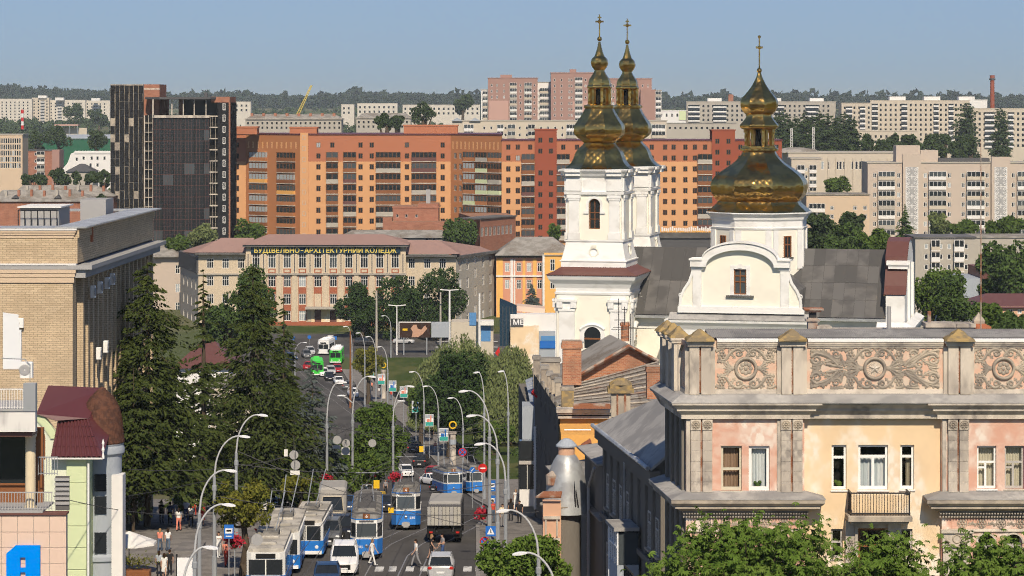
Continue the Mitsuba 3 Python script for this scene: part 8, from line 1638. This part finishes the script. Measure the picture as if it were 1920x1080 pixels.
put('wall', M().box(wx(846, Y), wx(925, Y), Y, Y+8, gz(Y), wz(604, Y)), 'beige_panel', k); put('poster', M().box(wx(880, Y), wx(893, Y), Y-.2, Y-.004, wz(610, Y), wz(586, Y)), 'graffiti_blue', k); put('shop_window', M().box(wx(902, Y), wx(920, Y), Y-.1, Y-.004, wz(640, Y), wz(610, Y)), 'graffiti_blue', k); put('canopy', M().box(wx(900, Y), wx(926, Y), Y-1.5, Y-.11, wz(609, Y), wz(600, Y)), 'white_far', k)
k = thing('glass_kiosk', 'navy glass fronted shop hall with cream wall and blue sign left of the bell tower', 'shop'); Y = 480.
put('glass_front', M().prism([(wx(937, Y), wz(648, Y)), (wx(937, Y), wz(566, Y)), (wx(969, Y), wz(580, Y)), (wx(969, Y), wz(648, Y))], Y-1, Y+10), 'sign_navy', k)
m = M()
for c in (943, 949, 955, 961): m.box(wx(c-.4, Y), wx(c+.4, Y), Y-1.1, Y-1.004, gz(Y), wz(574, Y))
put('mullions', m, 'grey_dark', k); put('pink_roof_wall', M().prism([(wx(969, Y), wz(585, Y)), (wx(969, Y), wz(575, Y)), (wx(1022, Y), wz(580, Y)), (wx(1022, Y), wz(590, Y))], Y+2, Y+8), 'tile_pink', k)
put('white_wall', M().box(wx(957, Y), wx(1050, Y), Y-1.5, Y+1.9, gz(Y), wz(588, Y)), 'white_far', k); put('cream_wall', M().box(wx(957, Y), wx(1010, Y), Y-4, Y-1.6, gz(Y), wz(609, Y)), 'yellow_plaster', k); put('grey_wall', M().box(wx(1010.5, Y), wx(1052, Y), Y-3, Y-1.6, gz(Y), wz(619, Y)), 'grey_blue', k)
put('blue_sign', M().box(wx(1012, Y), wx(1049, Y), Y-3.3, Y-3.004, wz(650, Y), wz(636, Y)), 'sign_blue', k); put('sign_strip', M().box(wx(1014, Y), wx(1047, Y), Y-3.4, Y-3.304, wz(636, Y), wz(627, Y)), 'graffiti_blue', k); put('sign_red_mark', M().box(wx(1043, Y), wx(1048, Y), Y-3.5, Y-3.404, wz(638, Y), wz(630, Y)), 'sign_red', k)
put('black_sign', M().box(wx(958, Y), wx(981, Y), Y-4.3, Y-4.004, wz(608, Y), wz(594, Y)), 'grey_dark', k)
tm = meshkit.text_mesh('МЕ', 1.0, .03, True); v = np.array(tm.vertices); put('sign_letters', M().add(np.stack([wx(961, Y)+v[:, 0], Y-4.31-v[:, 2], wz(605, Y)+v[:, 1]*.9], 1), tm.faces[:, ::-1]), 'sign_white', k)
k = thing('concrete_terrace', 'low pale concrete wall beyond the bushes at the end of the old row', 'wall'); Y = 402.; put('wall', M().box(wx(893, Y), wx(990, Y), Y, Y+6, gz(Y), wz(772, Y)), 'stone_light', k); put('coping', M().box(wx(892, Y), wx(991, Y), Y-.2, Y+6.2, wz(772, Y)+.003, wz(769, Y)), 'paving', k)
k = thing('bus_shelter', 'flat roofed bus shelter with white panel at the bottom left pavement', 'bus shelter'); Y = 166.
put('panel', M().box(wx(332, Y), wx(364, Y), Y, Y+.1, gz(Y)+.2, wz(1046, Y)), 'sign_white', k); put('roof', M().cbox(wx(326, Y), wx(372, Y), Y+.2, Y+4, wz(1040, Y), wz(1034, Y), .03), 'paving', k)
for c in (330, 366): put('post', M().tube([(wx(c, Y), Y+.4, gz(Y)), (wx(c, Y), Y+.4, wz(1040, Y))], .05, 6), 'dark_iron', k)
k = thing('red_awning', 'small red pointed awning by the trolleybus under the yellow green tree', 'awning'); Y = 178.; put('canopy', slab([P(477, 990, Y), P(502, 1000, Y), P(498, 1006, Y-1), P(482, 998, Y-1)], .05), 'sign_red', k); put('post', M().tube([P(490, 998, Y), (wx(490, Y), Y, gz(Y))], .04, 5), 'grey_pole', k)
k = put('red_flag', M().prism([(wx(928, 420), wz(662, 420)), (wx(936, 420), wz(650, 420)), (wx(937, 420), wz(660, 420)), (wx(934, 420), wz(668, 420))], 419.9, 420.1), 'sign_red', label='small red orange canopy tip above the weeping willow', cat='awning')
# ---------- people ----------
import manifold3d as mf
def ball(c, r, n=10): return mf.Manifold.sphere(r, n).translate([float(x) for x in c])
def hull(*cr): return mf.Manifold.batch_hull([ball(c, r) for c, r in cr])
def chain(pts): return [hull(pts[i], pts[i+1]) for i in range(len(pts)-1)]
def fuse(parts, edge=.05):
    a = mf.Manifold.batch_boolean(parts, mf.OpType.Add); g = a.to_mesh(); t = trimesh.Trimesh(g.vert_properties[:, :3], g.tri_verts)
    trimesh.smoothing.filter_taubin(t, iterations=4); return np.array(t.vertices), np.array(t.faces)
def V3(*a): return np.array(a, float)
def figure(pose, woman, skirt=False, holds=False):
    "joints of a 1.74 m figure facing -y; returns the meshes of body and clothes"
    st = {'stand': (.0, .0), 'walk': (.26, -.24), 'step': (-.2, .22)}[pose]; sh, hp = (.17, .10) if woman else (.205, .095)
    J = dict(hip=V3(0, 0, .95), chest=V3(0, 0, 1.30), neck=V3(0, -.01, 1.49), head=V3(0, -.03, 1.63))
    legs = []; arms = []
    for s, k in ((-1, st[0]), (1, st[1])):
        h = V3(s*hp, 0, .93); kn = V3(s*(hp+.01), -.5*k-.05*abs(k)*2, .50); an = V3(s*(hp+.01), -k*(1.0 if k > 0 else 1.2), .09+(.05 if k < 0 else 0)); legs.append((h, kn, an, an+V3(0, -.16, -.05)))
        S = V3(s*sh, 0, 1.43); el = V3(s*(sh+.05), k*.35+.02, 1.15); wr = V3(s*(sh+.03), k*.8-.06, .90)
        if holds and s > 0: el = V3(s*(sh+.04), .02, 1.15); wr = V3(s*.10, -.26, 1.10)
        arms.append((S, el, wr))
    w = .85 if woman else 1.
    def leg(e, a): return [q for h, k, n, t in legs for q in chain([(h, .085*w+e), (k, .056*w+e), (n, .042+e)])] if a else []
    tor = [hull((J['hip']+[-hp*.7, 0, 0], .115), (J['hip']+[hp*.7, 0, 0], .115), (V3(-.06, 0, 1.12), .10*w), (V3(.06, 0, 1.12), .10*w)), hull((V3(-.06, 0, 1.12), .10*w), (V3(.06, 0, 1.12), .10*w), (V3(-sh*.62, 0, 1.38), .10*w), (V3(sh*.62, 0, 1.38), .10*w))]
    if woman: tor += [ball(V3(s*.065, -.085, 1.31), .062) for s in (-1, 1)]
    body = leg(0, 1)+tor+[hull((V3(0, .01, 1.42), .062*w), (J['neck']+[0, 0, .04], .052*w)), hull((J['head'], .093), (J['head']+[0, -.02, -.07], .062), (J['head']+[0, .03, .03], .092))]
    hd = J['head']; body += [ball(hd+[0, -.105, -.02], .018), ball(hd+[-.092, .005, -.01], .022), ball(hd+[.092, .005, -.01], .022), hull((hd+[-.02, -.088, -.062], .010), (hd+[.02, -.088, -.062], .010))]
    for S, el, wr in arms:
        body += chain([(S, .055*w), (el, .042*w), (wr, .032)]); d = unit(wr-el); sd = np.sign(S[0]); pm = wr+d*.09; body.append(hull((wr, .028), (pm, .036)))
        for i, (o, l) in enumerate(((-.03, .075), (-.01, .085), (.01, .08), (.03, .062))): q = pm+V3(.0, o, 0)+d*.02; body += chain([(q, .011), (q+d*l*.55, .010), (q+d*l*.9+V3(-sd*.03, 0, 0), .008)])
        body += chain([(wr+d*.03, .013), (wr+d*.06+V3(0, -.045, 0), .012), (wr+d*.10+V3(0, -.055, 0), .009)])
    top = tor[1:]+[hull((J['hip']+[-hp*.6, 0, .06], .118), (J['hip']+[hp*.6, 0, .06], .118), (V3(-.06, 0, 1.14), .113*w), (V3(.06, 0, 1.14), .113*w)), hull((V3(-.06, 0, 1.12), .113*w), (V3(.06, 0, 1.12), .113*w), (V3(-sh*.64, 0, 1.385), .112*w), (V3(sh*.64, 0, 1.385), .112*w))]
    for S, el, wr in arms: top += chain([(S+[0, 0, -.01], .068*w), (S*.45+el*.55, .058*w)])
    out = {'body': fuse(body), 'top': fuse(top)}
    if skirt: out['bottom'] = fuse([hull((J['hip']+[-.05, 0, .1], .12), (J['hip']+[.05, 0, .1], .12), (V3(-.11, -.02, .55), .10), (V3(.11, .02, .55), .10))])
    else: out['bottom'] = fuse([hull((J['hip']+[-hp*.7, 0, .02], .122), (J['hip']+[hp*.7, 0, .02], .122), (V3(0, 0, .88), .12))]+leg(.014, 1))
    hr = [hull((hd+[0, .02, .035], .104), (hd+[0, .055, -.02], .085))]
    if woman: hr.append(hull((hd+[-.04, .06, -.02], .065), (hd+[.04, .06, -.02], .065), (hd+[0, .07, -.22], .06)))
    out['hair'] = fuse(hr); out['shoe'] = [fuse([hull((n+[0, .03, -.045], .045), (t+[0, 0, -.0], .034))]) for h, k, n, t in legs]
    return {k: ([plyd(q, True) for q in v] if k == 'shoe' else plyd(v, True)) for k, v in out.items()}
FIG = {k: figure(*a) for k, a in dict(man_walk=('walk', False), man_stand=('stand', False), man_step=('step', False, False, True), woman_walk=('walk', True), woman_stand=('stand', True), woman_skirt=('step', True, True), woman_step=('step', True)).items()}
def person(fig, px, py, label, top, bottom, hair='hair_dark', rz=0., h=1.0, bag=None, legs='cloth', z=None):
    f = FIG[fig]; p = onground(px, py) if z is None else P(px, py, z); k = thing('person', label, 'person'); tw = mv(p[0], p[1], p[2]+.16, rz, h)
    inst('body', f['body'], 'skin', k, tw); inst('shirt', f['top'], top, k, tw); inst('skirt' if 'skirt' in fig else 'trousers', f['bottom'], bottom, k, tw); inst('hair', f['hair'], hair, k, tw)
    for s in f['shoe']: inst('shoe', s, 'cloth_black' if bottom != 'cloth_white' else 'cloth_white', k, tw)
    if bag: put('bag', M().cbox(.2, .3, -.02, .3, .62, .95, .03).tube([(.25, 0, .95), (.1, .02, 1.45), (.25, .25, .95)], .012, 4), bag, k, tw)
CW, CB_, CR, CD, CG_, CC_ = 'cloth_white', 'cloth_black', 'cloth_red', 'cloth_denim', 'cloth_grey', 'cloth_coral'
for a in (('woman_walk', 698, 1064, 'woman in white with a bag walking across the crossing before the tram', CW, CW, 'hair_fair', 1.2, 1.0, 'cloth_grey'), ('man_walk', 780, 1066, 'man in white vest and grey trousers walking across the crossing', CW, CG_, 'hair_dark', -1.3, 1.02), ('woman_skirt', 809, 1056, 'woman in black dress behind the silver hatchback', CB_, CB_, 'hair_fair', 1.4, 1.0), ('man_step', 830, 1056, 'man in grey shirt holding papers behind the silver hatchback', CG_, 'cloth_blue', 'hair_dark', -1.2, 1.02),
          ('woman_walk', 300, 1040, 'girl in pale top and denim shorts walking left of her friend on the left pavement', CC_, CD, 'hair_fair', PI, .92), ('woman_step', 315, 1040, 'girl in white top with long dark hair, right of the pair on the left pavement', CW, CD, 'hair_dark', PI, .92), ('woman_stand', 298, 1086, 'dark haired person in pale shirt, left of the group at the bottom', 'grey_blue', CB_, 'hair_dark', PI, .95), ('woman_skirt', 308, 1090, 'woman in white dress, middle of the group at the bottom left', CW, CW, 'hair_dark', PI, .95), ('man_stand', 318, 1084, 'dark clothed person at the right of the bottom left group', CB_, CB_, 'hair_dark', PI, .95),
          ('man_walk', 349, 982, 'man in white shirt and dark trousers on the shaded pavement', CW, 'cloth_blue', 'hair_dark', PI, 1.02), ('woman_walk', 335, 1000, 'woman in white top and coral shorts on the left pavement', CW, CC_, 'hair_dark', PI, .98), ('woman_walk', 358, 992, 'woman in white and blue top and black trousers beside the man in white', CW, CB_, 'hair_dark', PI, .98), ('woman_skirt', 379, 990, 'woman in red dress on the left pavement', CR, CR, 'hair_dark', PI, .98), ('man_stand', 319, 988, 'person in dark blue clothes in the tree shade', 'cloth_blue', CB_, 'hair_dark', PI, 1.0), ('woman_stand', 303, 986, 'person in black clothes at the edge of the tree shade', CB_, CB_, 'hair_dark', PI, 1.0), ('woman_stand', 371, 955, 'woman in black dress farther up the left pavement', CB_, CB_, 'hair_fair', .3, 1.0),
          ('woman_walk', 424, 1066, 'woman in coral top and red trousers beside the bus stop sign', CC_, CR, 'hair_fair', .4, 1.0), ('woman_stand', 687, 930, 'woman in white top waiting by the yellow plate sign', CW, CD, 'hair_dark', 0, 1.0), ('woman_stand', 723, 930, 'person in grey waiting beside the second tram', CG_, CB_, 'hair_dark', 0, 1.0), ('woman_skirt', 631, 920, 'woman in teal dress behind the flower pole', 'cloth_teal', 'cloth_teal', 'hair_dark', 0, 1.0), ('woman_stand', 496, 945, 'person in pale top between the parked cars and trees', CW, CG_, 'hair_dark', 0, 1.0),
          ('woman_walk', 967, 958, 'woman in white top and shorts on the right pavement', CW, CW, 'hair_fair', 0, 1.0), ('man_stand', 974, 985, 'man in black on the right pavement beside the lamp', CB_, CB_, 'hair_dark', 0, 1.0), ('woman_stand', 924, 984, 'person in red top at the right kerb', CR, CD, 'hair_dark', .5, 1.0), ('man_stand', 942, 992, 'person in beige shirt at the right kerb poles', 'cream_column', CG_, 'hair_dark', .5, 1.0), ('woman_stand', 958, 980, 'dark clothed woman left of the man in black', CB_, CB_, 'hair_dark', PI, 1.0),
          ('woman_walk', 778, 790, 'woman in pink skirt walking on the bridge pavement', CW, CC_, 'hair_fair', PI, 1.0), ('man_walk', 734, 752, 'person in red shirt on the bridge pavement', CR, CD, 'hair_dark', PI, 1.0), ('woman_walk', 697, 735, 'person in red and dark on the far bridge pavement', CC_, CB_, 'hair_dark', 0, 1.0), ('man_stand', 810, 826, 'person in black by the bridge railing', CB_, CB_, 'hair_dark', PI, 1.0), ('woman_walk', 816, 852, 'woman in pale pink top on the bridge pavement, nearest', CC_, CW, 'hair_fair', 0, 1.0), ('man_walk', 329, 972, 'man in grey shirt farther up the shaded left pavement', CG_, CD, 'hair_dark', PI, 1.0), ('woman_walk', 364, 972, 'woman in pale blouse and red skirt on the shaded pavement', CW, CR, 'hair_dark', PI, .97), ('woman_walk', 410, 1050, 'woman in white dress near the bus stop sign', CW, CW, 'hair_dark', .3, 1.0), ('woman_stand', 711, 745, 'person in white on the bridge beside the posters', CW, CG_, 'hair_dark', PI, 1.0)): person(*a)
# ---------- haze ----------
scene['haze_air'] = {'type': 'homogeneous', 'albedo': rgb((.80, .91, .99)), 'sigma_t': 0.8e-4, 'phase': {'type': 'isotropic'}}
scene['clear'] = {'type': 'null'}
scene['haze'] = {'type': 'cube', 'to_world': T(np.array([[6500, 0, 0, 0], [0, 5500, 0, 4700], [0, 0, 65, 58], [0, 0, 0, 1.]])), 'bsdf': {'type': 'ref', 'id': 'clear'}, 'interior': {'type': 'ref', 'id': 'haze_air'}}
lab('haze', kind='stuff')
scene['camera']['medium'] = {'type': 'ref', 'id': 'haze_air'}
